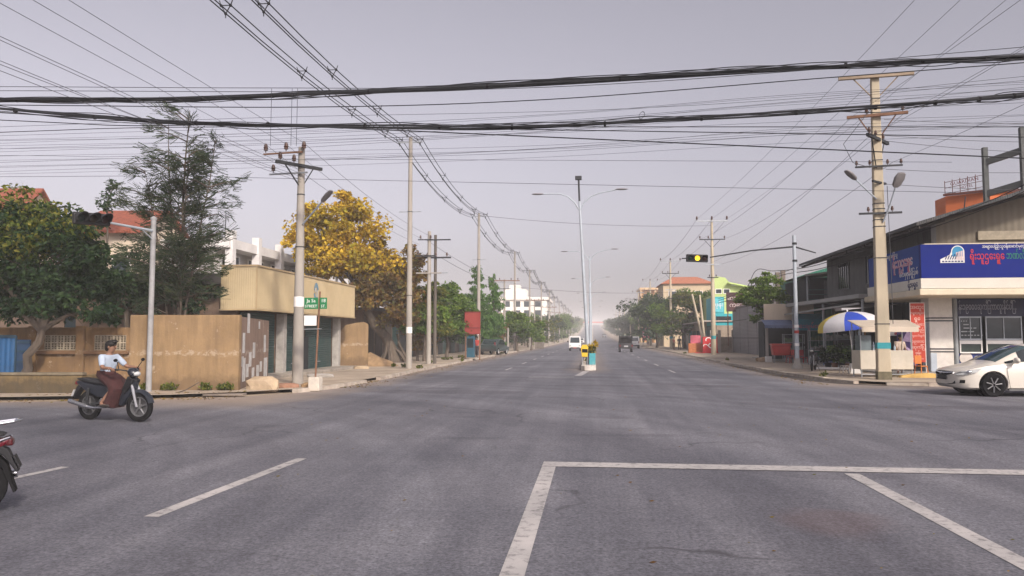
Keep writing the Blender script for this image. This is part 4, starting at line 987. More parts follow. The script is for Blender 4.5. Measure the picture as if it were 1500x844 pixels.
b = MB(); b.bbox(-7.2, -1.34, .1, 11.2, 3.42, 3.5); b.build('roof', mat('dark_tin_roof', (.06, .055, .05), .8, .3, 2), t)
for y0, y1 in ((.5, 3.5), (4.15, 6.7), (6.9, 10.2)):
    s_ = MB(); s_.bbox(-.84, -.81, y0, y1, .12, 2.44); sh = s_.build('shutter', GREENSH, t)
    h = MB(); h.bbox(-.808, -.78, (y0 + y1) / 2 - .15, (y0 + y1) / 2 + .15, .4, .44); h.build('handle', STEEL, sh)
for y in (3.85, 10.55):
    b = MB(); b.bbox(-.82, -.5, y - .16, y + .16, 0, 2.46); b.build('column', CONC, t, False, .01)
b = MB(); b.bbox(-.8, -.76, 6.5, 7.1, .1, 1.55); b.bbox(-.81, -.77, 5.4, 5.7, 1.2, 2.0); b.build('door_opening', HOLE, t)
b = MB(); b.bbox(-.85, .25, .9, 11.3, -.05, .12); b.build('plinth', mat('broken_concrete', (.30, .265, .22), .95, .25, 2, bump=.6, bscale=9, dirt=(.13, .1, .08)), t, False, .03)
b = MB(); rr = random.Random(8)
M = facing((1, 0, 0), (.018, 5.85, 3.45))
for i, (r_, a0, a1) in enumerate(((.36, .3, 2.9), (.36, 3.3, 5.6))):
    vs = []; n = 12
    for q in range(n + 1):
        a = a0 + (a1 - a0) * q / n
        for rad in (r_ * 1.0, r_ * (.45 + .1 * rr.random())): vs.append(M @ Vector((rad * math.cos(a) * .8, rad * math.sin(a) * 1.15, .004)))
    b.add(vs, [(2 * q, 2 * q + 2, 2 * q + 3, 2 * q + 1) for q in range(n)])
b.build('faded_emblem', mat('faded_emblem_blue', (.14, .24, .30), .8, .35, 5, dirt=(.12, .08, .06)), t)
b = MB()
for dx, dz, w_, h in ((-.1, .1, .16, .2), (.08, -.05, .14, .28), (-.05, -.32, .2, .12)):
    b.add([M @ Vector((dx - w_ / 2, dz - h / 2, .009)), M @ Vector((dx + w_ / 2, dz - h / 2, .009)), M @ Vector((dx + w_ / 2, dz + h / 2, .009)), M @ Vector((dx - w_ / 2, dz + h / 2, .009))], [(0, 1, 2, 3)])
b.build('emblem_patch', mat('emblem_white', (.42, .42, .38), .8, .3, 6), t)
# --- orange wall stub, earth mound, rubble beyond the kiosk
b = MB(); b.prism([(-.75, 0), (.75, 0), (.75, 2.2), (.55, 2.32), (.1, 2.28), (-.45, 2.15), (-.75, 1.7)], .2, Matrix.Rotation(PI / 2, 4, 'X'))
o = b.build('wall_stub', ORANGE, None, False, .02); p = P(518, 40, .1); o.location = p; o.rotation_euler = (0, 0, .3); tag(o, 'broken orange wall stub standing at the far end of the kiosk', 'wall')
b = MB(); rr = random.Random(6); N = 12
vs = [(0, 0, .75)]; fs = []
for j in range(1, 4):
    for i in range(N): a = 2 * PI * i / N; R_ = j / 3; vs.append((1.7 * R_ * math.cos(a) + rr.uniform(-.1, .1), 1.3 * R_ * math.sin(a) + rr.uniform(-.1, .1), .75 * (1 - R_) ** .9 * rr.uniform(.7, 1.15) - .03))
for i in range(N): fs.append((0, 1 + i, 1 + (i + 1) % N))
for j in range(2):
    for i in range(N): a = 1 + j * N + i; c = 1 + j * N + (i + 1) % N; fs.append((a, a + N, c + N, c))
b.add(vs, fs); o = b.build('earth_mound', mat('brown_earth', (.26, .17, .09), .95, .3, 3, bump=.7, bscale=8), None, True); o.location = P(543, 41.5, .08); tag(o, 'heap of brown earth between the wall stub and the gnarled roots', 'earth heap')
def rock(label, cat, name, loc, s, m, seed, rz=0):
    r = random.Random(seed); bm = bmesh.new(); bmesh.ops.create_icosphere(bm, subdivisions=2, radius=1)
    for v in bm.verts:
        v.co *= r.uniform(.8, 1.12); v.co.x = max(-.86, min(.86, v.co.x)); v.co.y = max(-.82, min(.82, v.co.y)); v.co.z = max(-.7, min(.8, v.co.z))
    bmesh.ops.scale(bm, vec=s, verts=bm.verts); me = bpy.data.meshes.new(name); bm.to_mesh(me); bm.free(); me.materials.append(m)
    o = bpy.data.objects.new(name, me); COL.objects.link(o); o.location = loc; o.rotation_euler = (0, 0, rz); return tag(o, label, cat)
RUB = mat('tan_rubble', (.38, .29, .19), .95, .25, 3, bump=.6, bscale=9, dirt=(.15, .11, .08))
rock('lump of broken tan concrete lying at the corner of the orange wall', 'rubble', 'broken_concrete', P(385, 22.6, .2), (.55, .35, .34), RUB, 1, .2)
rock('flat reddish slab of rubble at the foot of the stout concrete pole', 'rubble', 'broken_concrete', P(418, 23.4, .12), (.5, .3, .14), mat('brick_rubble', (.26, .14, .09), .95, .3, 4), 2, .3)
rock('brown stone lying against the right side of the stout pole', 'rubble', 'broken_concrete', P(451, 23.6, .12), (.2, .18, .15), mat('brown_earth', (.26, .17, .09)), 3)
rock('small grey rubble heap on the pavement in front of the kiosk shutters', 'rubble', 'broken_concrete', P(470, 29.5, .14), (.6, .25, .12), CONC, 4)
rock('low tan rubble at the kerb beside the roots of the yellow tree', 'rubble', 'broken_concrete', P(530, 37.5, .12), (.45, .3, .16), RUB, 5)
b = MB(); b.beam((-.55, 0, .03), (.55, .1, .05), .28, .05); o = b.build('broken_slab', mat('grey_slab', (.17, .14, .115), .9, .3, 3), None, False, .01); o.location = P(330, 21.0, .02); tag(o, 'thin broken paving slab lying by the road before the orange wall', 'slab')
b = MB(); b.tube([(-.35, 0, .03), (0, .05, .15), (.35, .1, .36)], [.02, .018, .012], 6); o = b.build('fallen_branch', BARK, None, True); o.location = P(273, 21.2, .02); tag(o, 'dry fallen branch leaning at the foot of the orange wall', 'branch')
# --- green street sign
t = thing('street_sign', 'green street name sign on a rusty post with concrete foot', 'street sign', P(463, 23.2, .05))
b = MB(); b.prism([(-.17, -.17), (.17, -.17), (.17, .17), (-.17, .17)], .42, Matrix.Translation((0, 0, .17))); b.build('foot_block', mat('whitewash', (.52, .47, .40), .9, .2, 3, dirt=(.3, .24, .18)), t, False, .03)
b = MB(); b.tube([(0, 0, .35), (.10, 0, 2.95)], .03, 8); b.build('post', RUST, t, True)
SIGNG = mat('sign_green', (.012, .16, .055), .5, .1, 4)
for nm, x0, x1, l1, l2 in (('l', -.37, .065, 'Ja Sa', 'STREET'), ('r', .115, .34, '18', 'ST.')):
    b = MB(); b.bbox(x0, x1, -.055, -.035, 2.42, 2.76); pn = b.build('name_plate', SIGNG, t, False, .008)
    text_mesh(l1, .15, WHITE, pn, facing((0, -1, 0), ((x0 + x1) / 2, -.058, 2.665)), ext=.002)
    text_mesh(l2, .115, WHITE, pn, facing((0, -1, 0), ((x0 + x1) / 2, -.058, 2.50)), ext=.002)
b = MB(); b.bbox(-.36, .02, -.055, -.035, 1.92, 2.22); b.build('blank_board', WHITE, t)
b = MB(); b.beam((-.36, -.045, 1.81), (.19, -.045, 1.82), .02, .02); b.build('cross_rod', STEEL, t)
# --- houses behind the wall
def windows(parent, wins, axis, pos, m=GLASSD, frame=None, proud=.02, sill=True, bars=0):
    """wins: (u0, u1, z0, z1) on a wall; axis 'x': wall at x=pos facing sign; axis 'y': wall at y=pos facing -y"""
    for (u0, u1, z0, z1) in wins:
        b = MB(); f = MB(); w_ = .07
        if axis == 'y':
            b.bbox(u0, u1, pos - proud, pos + .02, z0, z1); e = pos - proud
            for a, c, d_, h in ((u0 - w_, u1 + w_, z1, z1 + w_), (u0 - w_, u1 + w_, z0 - w_, z0), (u0 - w_, u0, z0, z1), (u1, u1 + w_, z0, z1)): f.bbox(a, c, e - .05, pos + .01, d_, h)
            for q in range(bars): u = u0 + (u1 - u0) * (q + 1) / (bars + 1); f.bbox(u - .02, u + .02, e - .03, e - .002, z0, z1)
        else:
            sg = 1 if axis == '+x' else -1; e = pos + sg * proud
            b.bbox(min(pos - sg * .02, e), max(pos - sg * .02, e), u0, u1, z0, z1)
            x0, x1 = sorted((pos - sg * .01, e + sg * .05))
            for a, c, d_, h in ((u0 - w_, u1 + w_, z1, z1 + w_), (u0 - w_, u1 + w_, z0 - w_, z0), (u0 - w_, u0, z0, z1), (u1, u1 + w_, z0, z1)): f.bbox(x0, x1, a, c, d_, h)
            x0, x1 = sorted((e + sg * .002, e + sg * .03))
            for q in range(bars): u = u0 + (u1 - u0) * (q + 1) / (bars + 1); f.bbox(x0, x1, u - .02, u + .02, z0, z1)
        o = b.build('window', m, parent)
        if frame: f.build('frame', frame, o)
def roof_gable(b, x0, x1, y0, y1, z0, zr, axis='x', th=.12, over=.4):
    """ridge along axis"""
    if axis == 'x':
        ym = (y0 + y1) / 2
        for s in (-1, 1):
            ye = ym + s * ((y1 - y0) / 2 + over); ze = z0 - over * (zr - z0) / ((y1 - y0) / 2)
            b.add([(x0 - over, ye, ze), (x1 + over, ye, ze), (x1 + over, ym, zr), (x0 - over, ym, zr), (x0 - over, ye, ze + th), (x1 + over, ye, ze + th), (x1 + over, ym, zr + th), (x0 - over, ym, zr + th)],
                  [(0, 1, 2, 3), (7, 6, 5, 4), (0, 4, 5, 1), (1, 5, 6, 2), (3, 7, 4, 0)])
    else:
        xm = (x0 + x1) / 2
        for s in (-1, 1):
            xe = xm + s * ((x1 - x0) / 2 + over); ze = z0 - over * (zr - z0) / ((x1 - x0) / 2)
            b.add([(xe, y0 - over, ze), (xe, y1 + over, ze), (xm, y1 + over, zr), (xm, y0 - over, zr), (xe, y0 - over, ze + th), (xe, y1 + over, ze + th), (xm, y1 + over, zr + th), (xm, y0 - over, zr + th)],
                  [(0, 1, 2, 3), (7, 6, 5, 4), (0, 4, 5, 1), (1, 5, 6, 2), (3, 7, 4, 0)])
REDROOF = mat('red_tile_roof', (.25, .075, .045), .85, .25, 5, bump=.6, bscale=12, dirt=(.12, .06, .05), wave=4)
def gable_ends(b, x0, x1, y0, y1, z0, zr, axis):
    if axis == 'x':
        ym = (y0 + y1) / 2
        for x in (x0, x1): b.add([(x, y0, z0), (x, y1, z0), (x, ym, zr)], [(0, 1, 2)])
    else:
        xm = (x0 + x1) / 2
        for y in (y0, y1): b.add([(x0, y, z0), (x1, y, z0), (xm, y, zr)], [(0, 1, 2)])
h = ground_at(160, 38)
t = thing('house', 'cream house under a low red tiled roof, seen over the wall between the trees', 'house', h, PSI)
b = MB(); b.bbox(-1.8, 1.2, 0, 6, 0, 6.9); gable_ends(b, -1.8, 1.2, 0, 6, 6.9, 8.3, 'x'); b.build('wall', mat('cream_plaster', (.52, .44, .34), .9, .12, 1), t)
b = MB(); roof_gable(b, -1.8, 1.1, 0, 6, 6.95, 8.3, 'x', .14, .45); b.build('roof', REDROOF, t)
windows(t, [(.1, .9, 4.2, 5.6), (-1.3, -.4, 4.2, 5.6)], 'y', 0, frame=WHITE)
h = ground_at(-10, 42)
t = thing('house', 'house with high red gable roof at the far left above the broad tree', 'house', h, PSI)
b = MB(); b.bbox(-6, .9, 0, 4, 0, 8.3); gable_ends(b, -6, .9, 0, 4, 8.3, 10.1, 'x'); b.build('wall', mat('cream_plaster', (.52, .44, .34)), t)
b = MB(); roof_gable(b, -6, .8, 0, 4, 8.35, 10.1, 'x', .14, .4); b.build('roof', REDROOF, t)
windows(t, [(-1, .2, 5.5, 7)], 'y', 0, frame=WHITE)
h = ground_at(320, 31)
t = thing('shed', 'brown plastered shed with a dark flat roof behind the orange wall', 'shed', h, PSI)
b = MB(); b.bbox(-9, .2, 0, 6, 0, 3.75); b.build('wall', stained_wall('shed_plaster', (.16, .115, .088), (.08, .06, .045), (.22, .17, .13)), t)
b = MB(); b.bbox(-9.3, .5, -.7, 6.3, 3.76, 4.15); b.build('roof', mat('dark_tin_roof', (.06, .055, .05)), t, False, .02)
windows(t, [(-3.4, -2.4, 1.6, 2.9), (-6.2, -5.2, 1.6, 2.9)], 'y', 0, frame=BROWNPL)
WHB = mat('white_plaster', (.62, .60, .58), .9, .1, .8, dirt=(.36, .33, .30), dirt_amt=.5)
t = thing('white_building', 'white two storey block with square columns above the tan kiosk', 'building', (-19.0, 38.5, 0))
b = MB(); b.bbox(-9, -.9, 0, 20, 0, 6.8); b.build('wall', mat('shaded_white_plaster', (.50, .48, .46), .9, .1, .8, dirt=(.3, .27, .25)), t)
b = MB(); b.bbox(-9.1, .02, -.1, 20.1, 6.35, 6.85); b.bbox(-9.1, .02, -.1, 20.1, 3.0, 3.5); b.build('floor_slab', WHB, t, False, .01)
for i in range(7):
    y = .1 + i * 3.2; b = MB(); b.bbox(-.3, .12, y, y + .42, 0, 7.3); b.build('column', WHB, t, False, .01)
windows(t, [(.9 + i * 3.2, 2.9 + i * 3.2, 4.6, 6.1) for i in range(6)], '+x', -.9, frame=WHITE)
windows(t, [(-7, -5, 3.9, 5.2), (-4, -2, 3.9, 5.2)], 'y', 0, frame=WHITE)
b = MB(); 
for y in (1.5,): b.rod((-1, y, 6.8), (-1, y, 8.6), .03, .02, 5)
b.build('roof_rod', DARKMETAL, t)
# --- further along the left kerb
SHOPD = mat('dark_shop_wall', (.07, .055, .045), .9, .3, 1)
def shopfront(label, x, y0, y1, H, mw, seed, mroof=None, boards=()):
    t = thing('shop', label, 'shop', (x, y0, gz(y0)))
    L = y1 - y0; b = MB(); b.bbox(-6, 0, 0, L, 0, H); b.build('wall', mw, t)
    b = MB(); b.bbox(-6.2, .9, -.15, L + .15, H + .004, H + .12); b.build('roof', mroof or mat('dark_tin_roof', (.06, .055, .05)), t)
    r = random.Random(seed); y = .5
    while y < L - 2:
        w_ = r.uniform(1.6, 2.4); b = MB(); b.bbox(.005, .03, y, min(L - .3, y + w_), .05, min(2.5, H - .3)); b.build('shutter', r.choice([GREENSH, HOLE, SHOPD]), t); y += w_ + .35
    return t
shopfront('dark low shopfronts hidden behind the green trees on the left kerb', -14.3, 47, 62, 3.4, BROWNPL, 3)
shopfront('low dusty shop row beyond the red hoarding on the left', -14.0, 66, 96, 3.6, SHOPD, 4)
REDB = mat('red_board', (.24, .035, .028), .6, .12, 1.5, dirt=(.25, .05, .04))
t = thing('hoarding', 'red sheet hoarding raised beside the tall slim pole on the left', 'hoarding', P(692, 55.8, .1))
b = MB(); b.bbox(-.56, .58, -.05, .05, 1.75, 3.4); b.build('panel', REDB, t)
b = MB(); b.bbox(-.56, .58, -.10, -.052, 2.2, 2.26); b.bbox(-.56, .58, -.10, -.052, 1.75, 1.80); b.bbox(-.56, .58, -.10, -.052, 3.35, 3.4); b.build('batten', mat('dark_red', (.15, .02, .018), .7), t)
for x in (-.5, .52): b = MB(); b.bbox(x - .04, x + .04, .052, .12, -.1, 3.3); b.build('leg', RUST, t)
t = thing('booth', 'narrow blue street booth standing below the red hoarding', 'booth', P(693, 59, .1))
b = MB(); b.bbox(-.45, .12, -.3, .3, 0, 1.75); b.build('body', mat('booth_blue', (.02, .085, .13), .6), t, False, .02)
b = MB(); b.bbox(-.40, .07, -.32, -.302, .75, 1.45); b.build('window', GLASSD, t); b = MB(); b.bbox(-.5, .17, -.4, .35, 1.754, 1.82); b.build('roof', DARKMETAL, t)
b = MB(); b.prism([(-.5, 0), (.45, 0), (.3, .1), (-.4, .12)], .5, Matrix.Rotation(PI / 2, 4, 'X')); o = b.build('road_debris', mat('dark_debris', (.05, .045, .04), .9, .3, 5), None, False, .01); o.location = P(688, 55, .01); tag(o, 'dark flat scrap lying on the road edge below the red hoarding', 'debris')
t = thing('planter', 'square concrete planter with a bush by the yellow green young tree', 'planter', P(790, 108, .1))
b = MB(); b.prism([(-.6, -.6), (.6, -.6), (.6, .6), (-.6, .6)], .9, Matrix.Translation((0, 0, .45))); b.build('box', mat('old_concrete', (.13, .11, .09), .9, .3, 3), t, False, .03); leaves([(0, 0, 1.4, .8, .8, .6)], 500, .3, 5).build('bush', G_LIGHT, t, 'leaf')
t = thing('white_building', 'long white four storey block far off on the left behind hazy trees', 'building', (-29, 228, gz(228)))
WB2 = mat('far_white_plaster', (.70, .66, .60), .9, .1, .3)
b = MB(); b.bbox(-14, 15.5, 0, 26, 0, 12.6); b.build('wall', WB2, t)
b = MB(); b.bbox(-14.5, 16, -.5, 26.5, 12.61, 13.4); b.build('parapet', WB2, t)
b = MB(); b.bbox(2.5, 9, 4, 12, 13.41, 16.0); b.bbox(3.8, 7, 5, 10, 16.01, 17.4); b.build('stair_tower', WB2, t)
windows(t, [(-13 + i * 3.1, -11 + i * 3.1, z, z + 1.7) for i in range(9) for z in (1.4, 4.6, 7.8, 10.5)], 'y', 0, frame=None)
windows(t, [(1.5 + i * 4, 3.8 + i * 4, z, z + 1.7) for i in range(6) for z in (4.6, 7.8, 10.5)], '+x', 15.5, frame=None)
t = thing('white_building', 'pale lower building beside the long white block on the left', 'building', (-22, 165, gz(165)))
b = MB(); b.bbox(-8, 6, 0, 14, 0, 7.0); b.build('wall', mat('pale_brick', (.42, .33, .27), .9, .15, .5), t)
windows(t, [(-7 + i * 3.1, -5.2 + i * 3.1, z, z + 1.4) for i in range(4) for z in (1.4, 4.6)], 'y', 0, frame=WHITE)

# --- wind-blown litter and grit lying along both kerbs
lt = MB(); rr = random.Random(21)
for i in range(1500):
    if rr.random() < .6:
        y = 24 + 60 * rr.random() ** 1.6; x = (-8.15 - .004 * y) + abs(rr.gauss(0, .55)); z = .012
    elif rr.random() < .5: x = rr.uniform(-15, -9.5); y = 17.9 + (x + 15) * .30 + rr.gauss(.3, .5); z = .11 if y > 18.5 + (x + 15) * .32 else .012
    else: y = 27.4 + 50 * rr.random() ** 1.7; x = 8.0 - abs(rr.gauss(0, .4)); z = .012
    if y < 21.8 and x > -9: continue
    s_ = rr.uniform(.015, .06); a = rr.uniform(0, 6.28); c_ = Vector((x, y, z)); u = Vector((math.cos(a), math.sin(a), .15)) * s_; v_ = Vector((-math.sin(a), math.cos(a), rr.uniform(0, .4))) * s_ * .6
    lt.add([c_ - u, c_ - v_, c_ + u, c_ + v_ + Vector((0, 0, .006))], [(0, 1, 2, 3)])
for i in range(150):
    y = 4.5 + 22 * rr.random(); x = rr.uniform(-.42, .62) * y; s_ = rr.uniform(.008, .035); a = rr.gauss(0, .5); c_ = Vector((x, y, .014)); u = Vector((math.cos(a), math.sin(a), .1)) * s_; v_ = Vector((-math.sin(a), math.cos(a), .3)) * s_ * .5
    lt.add([c_ - u, c_ - v_, c_ + u, c_ + v_], [(0, 1, 2, 3)])
o = lt.build('leaf_litter', G_BROWN, None, 'leaf'); o['kind'] = 'stuff'

wd = MB(); rr = random.Random(33); cl = []
for i in range(26):
    k = i % 3
    if k == 0: x, y = -9.3 - rr.random() * .8, rr.uniform(37, 60)
    elif k == 1: p_ = W0 + Matrix.Rotation(PSI, 3, 'Z') @ Vector((rr.uniform(-3, .2), -.12, 0)); x, y = p_.x, p_.y
    else: x, y = rr.choice((rr.uniform(8.5, 9.0), -8.35)), rr.uniform(28, 75)
    cl.append((x, y, .16, .14, .1, .09))
leaves(cl, 900, .11, 34, up=.2, hang=-.8, mb=wd); o = wd.build('roadside_weeds', G_OLIVE, None, 'leaf'); o['kind'] = 'stuff'
# ================================================================= right side
NAVY = mat('navy_sign', (.004, .014, .15), .6, .08, .8, dirt=(.006, .02, .11), dirt_amt=.5, spec=.1)
NAVYD = mat('navy_window_band', (.010, .013, .045), .4, .15, 1)
BLUEF = mat('sun_faded_blue_sign', (.008, .045, .24), .6, .12, 1, spec=.1)
GREYW = stained_wall('grey_board_wall', (.155, .155, .15), (.07, .07, .07), (.26, .25, .24))
DROOF = mat('dark_corrugated_roof', (.055, .06, .062), .75, .25, 1.2, dirt=(.11, .085, .07), wave=3.5)
TXTW = mat('sign_white', (.62, .62, .64), .6); TXTR = mat('sign_red', (.48, .02, .03), .5); TXTG = mat('sign_green_text', (.015, .17, .10), .5); TXTP = mat('sign_pink', (.5, .12, .2), .5)
PALEBLUE = mat('pale_blue_shade_tile', (.40, .45, .50), .4, .08, 3)
TILE = mat('white_wall_tile', (.60, .57, .52), .4, .08, 4, dirt=(.42, .38, .32), dirt_amt=.3)
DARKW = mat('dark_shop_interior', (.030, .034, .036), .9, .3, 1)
# --- corner shop building
t = thing('corner_building', 'two storey corner shop building with wraparound navy signboard', 'building', (13.2, 32.4, 0))
O = Vector((13.2, 32.4, 0))
def lb(b, x0, x1, y0, y1, z0, z1, mi=0): return b.bbox(x0 - O.x, x1 - O.x, y0 - O.y, y1 - O.y, z0, z1, mi)
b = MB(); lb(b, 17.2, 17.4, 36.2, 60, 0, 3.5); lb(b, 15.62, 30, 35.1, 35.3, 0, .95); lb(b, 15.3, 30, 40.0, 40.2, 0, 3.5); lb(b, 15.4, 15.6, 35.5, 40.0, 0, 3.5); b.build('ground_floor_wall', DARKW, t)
b = MB(); lb(b, 12.0, 30, 33.0, 60, .0, .16); b.build('floor_slab', CONC, t)
b = MB(); lb(b, 14.35, 15.3, 34.6, 35.4, .16, 3.35); col = b.build('column', TILE, t, False, .015)
for z in (2.30, 2.42, .98, 1.10): b = MB(); lb(b, 14.34, 15.31, 34.585, 35.41, z, z + .055); b.build('black_band', mat('black_tile', (.014, .015, .022), .4), col)
b = MB(); lb(b, 14.336, 14.349, 34.62, 35.38, .17, 2.25); lb(b, 14.36, 14.6, 34.583, 34.597, .17, .95); b.build('pale_blue_shade_tile', PALEBLUE, col)  # left face's bluish shade put into colour; low front strip pale blue itself
b = MB(); b.rod((15.46 - O.x, 34.75 - O.y, .1), (15.46 - O.x, 34.75 - O.y, 3.34), .10, .10, 12); b.build('round_post', mat('post_grey', (.25, .27, .28), .6), t, True)
# glazed front
b = MB(); lb(b, 15.62, 30, 34.92, 34.96, 2.52, 3.28); sb_ = b.build('window_band', NAVYD, t)
text_mesh('န်း၁၉၀၀၀ဆုကြီးကာလူးနိုင်ပြီ....', .40, mat('band_lettering', (.30, .32, .38), .6), sb_, facing((0, -1, 0), (16.88 - O.x, 34.91 - O.y, 2.93)), ext=.004, width=2.35)
for x0, x1 in ((15.7, 16.62), (16.78, 18.25), (18.42, 20.0), (20.15, 21.8), (21.95, 24)):
    g = MB(); lb(g, x0 + .05, x1 - .05, 34.97, 35.0, 1.58, 2.48); wn_ = g.build('window', GLASSD, t)
    f = MB()
    for a, c, d_, h in ((x0, x1, 2.46, 2.52), (x0, x1, 1.5, 1.57), (x0, x0 + .045, 1.57, 2.46), (x1 - .045, x1, 1.57, 2.46), ((x0 + x1) / 2 - .015, (x0 + x1) / 2 + .015, 1.57, 2.46)): lb(f, a, c, 34.93, 34.965, d_, h)
    f.build('frame', mat('alu_frame', (.30, .33, .36), .4, metal=.3), wn_)
    g = MB(); lb(g, x0 + .06, x1 - .06, 34.97, 35.0, 1.0, 1.33); w2 = g.build('window', mat('green_tinted_glass', (.04, .055, .05), .15), t)
    f = MB()
    for a, c, d_, h in ((x0, x1, 1.34, 1.49), (x0, x1, .94, .995), (x0, x0 + .05, 1.0, 1.34), (x1 - .05, x1, 1.0, 1.34)): lb(f, a, c, 34.925, 34.962, d_, h)
    f.build('frame', WHITE, w2)
b = MB(); M = facing((0, -1, 0), (16.15 - O.x, 34.955 - O.y, 2.0))
for i, (z, ws) in enumerate(((.32, (.05, .05, .05)), (.17, (.22,)), (.02, (.35, .12)), (-.13, (.25, .22)), (-.29, (.08,) * 7))):
    x = -.36 + (0.1 if i in (1, 2) else 0)
    for w_ in ws:
        b.add([M @ Vector((x, z - .022, 0)), M @ Vector((x + w_, z - .022, 0)), M @ Vector((x + w_, z + .022, 0)), M @ Vector((x, z + .022, 0))], [(0, 1, 2, 3)]); x += w_ + .05
b.build('window_lettering', mat('pale_decal', (.33, .36, .38), .6), t)
b = MB(); lb(b, 15.64, 24, 35.05, 35.09, .2, .93); b.build('poster_strip', mat('poster_navy', (.02, .035, .17), .5, .5, 1.2), t)
b = MB(); b.lathe([(0, 0), (.26, .002), (.27, .02), (0, .025)], (15.98 - O.x, 35.04 - O.y, .72), 20, 0, Matrix.Rotation(PI / 2, 3, 'X')); b.build('round_poster', mat('poster_cream', (.55, .5, .45), .6), t)
# canopy
b = MB(); lb(b, 13.05, 30, 32.25, 35.6, 3.30, 3.56); lb(b, 13.05, 17.4, 35.6, 38.6, 3.30, 3.56); b.build('canopy', CREAM, t, False, .04)
b = MB(); lb(b, 13.15, 30, 32.35, 32.5, 3.58, 3.99); lb(b, 13.15, 13.3, 32.5, 38.4, 3.58, 3.99); fas = b.build('white_fascia', mat('fascia_white', (.55, .52, .45), .6, .08, 1, dirt=(.4, .36, .28)), t)
text_mesh('ရိုးမရွှေ', .34, mat('fascia_navy', (.01, .015, .09), .6), fas, facing((-1, 0, 0), (13.145 - O.x, 33.15 - O.y, 3.78)), sx=1.0)
b = MB(); b.beam((13.0 - O.x, 38.6 - O.y, 3.62), (11.6 - O.x, 58 - O.y, 3.62), .4, .2); b.quad((13.0 - O.x, 38.6 - O.y, 3.6), (11.4 - O.x, 58 - O.y, 3.6), (17.4 - O.x, 58 - O.y, 3.95), (17.4 - O.x, 38.6 - O.y, 3.95)); b.build('tin_canopy', mat('grey_tin', (.30, .30, .29), .6, .15, 1, dirt=(.2, .17, .14)), t)
b = MB(); b.beam((12.8 - O.x, 38.6 - O.y, 3.25), (11.3 - O.x, 58 - O.y, 2.9), .07, .09); b.build('canopy_edge', mat('grey_tin', (.30, .30, .29)), t)
for y in (38.4, 43.5, 48.5):
    b = MB(); x = 12.9 - (y - 38.4) * .07; b.rod((x - O.x, y - O.y, .1), (x - O.x, y - O.y, 3.45), .06, .06, 10); b.build('canopy_post', mat('post_grey', (.25, .27, .28), .6), t, True)
# signboard
b = MB(); lb(b, 13.2, 30, 32.4, 32.6, 4.0, 5.36); sg = b.build('front_signboard', NAVY, t)
b = MB(); lb(b, 13.2, 13.38, 32.604, 38.3, 4.0, 5.36); ss = b.build('side_signboard', BLUEF, t)
def fan_logo(parent, M, s):
    W_, D_ = mat('logo_white', (.60, .60, .58), .5), mat('logo_cyan', (.02, .20, .36), .5)
    b = MB(); n = 14
    arc = [(math.cos(a) * .42 + .22, math.sin(a) * .42 + .32) for a in [PI * i / n for i in range(n + 1)]]
    poly = [(-.9, -.42), (.64, -.42)] + arc + [(-.3, .12), (-.9, -.18)]
    b.add([M @ Vector((x * s, y * s, .004)) for x, y in poly], [tuple(range(len(poly)))]); b.build('emblem', W_, parent)
    b = MB(); arc = [(math.cos(a) * .36 + .22, math.sin(a) * .36 + .32) for a in [PI * i / n for i in range(n + 1)]]
    poly = [(.58, .0)] + arc + [(-.14, .0)]
    b.add([M @ Vector((x * s, y * s, .008)) for x, y in poly], [tuple(range(len(poly)))]); b.build('emblem_sky', D_, parent)
    b = MB()
    for i in range(5):
        x = .1 + i * .105; b.add([M @ Vector((p[0] * s, p[1] * s, .012)) for p in ((x, -.22), (x + .07, -.22), (x + .07, .30 + .03 * i), (x, .26 + .03 * i))], [(0, 1, 2, 3)])
    b.build('emblem_towers', mat('logo_pink', (.55, .42, .42), .5), parent)
    b = MB()
    for i in range(5):
        x = -.62 + i * .15; b.add([M @ Vector((p[0] * s, p[1] * s, .012)) for p in ((x, -.2), (x + .07, -.2), (x + .12 + .05 * (i + 1) * .6, .02 + .05 * i), (x + .08 + .05 * i * .6, .02 + .05 * i))], [(0, 1, 2, 3)])
    for i in range(7): x = -.8 + i * .2; b.add([M @ Vector((p[0] * s, p[1] * s, .012)) for p in ((x, -.37), (x + .14, -.37), (x + .14, -.28), (x, -.28))], [(0, 1, 2, 3)])
    b.build('emblem_strokes', mat('fascia_navy', (.01, .015, .09)), parent)
fan_logo(sg, facing((0, -1, 0), (14.48 - O.x, 32.395 - O.y, 4.86)), .60)
text_mesh('ရိုးသူဌေးရွှေ', .42, TXTR, sg, facing((0, -1, 0), (15.72 - O.x, 32.39 - O.y, 4.86)), width=1.3)
text_mesh('ဘဏ်လီမိတက်', .40, TXTG, sg, facing((0, -1, 0), (17.1 - O.x, 32.39 - O.y, 4.87)), width=1.3)
text_mesh('အများပြည်သူဝန်ဆောင်မှုလုပ်ငန်း', .17, TXTW, sg, facing((0, -1, 0), (16.5 - O.x, 32.39 - O.y, 5.25)), width=1.9)
fan_logo(ss, facing((-1, 0, 0), (13.195 - O.x, 37.0 - O.y, 4.83)), .5)
text_mesh('ရိုးသူဌေးရွှေ', .60, TXTW, ss, facing((-1, 0, 0), (13.19 - O.x, 34.25 - O.y, 4.80)), width=2.1)
text_mesh('ရိုးသူဌေးရွှေ', .60, TXTP, ss, facing((-1, 0, 0), (13.185 - O.x, 34.29 - O.y, 4.79)), width=2.05)
text_mesh('အများပြည်သူ', .22, TXTW, ss, facing((-1, 0, 0), (13.19 - O.x, 35.4 - O.y, 5.2)))
text_mesh('စက်မှုဇုန်မြို့သစ်', .30, TXTW, ss, facing((-1, 0, 0), (13.19 - O.x, 33.65 - O.y, 4.28)))
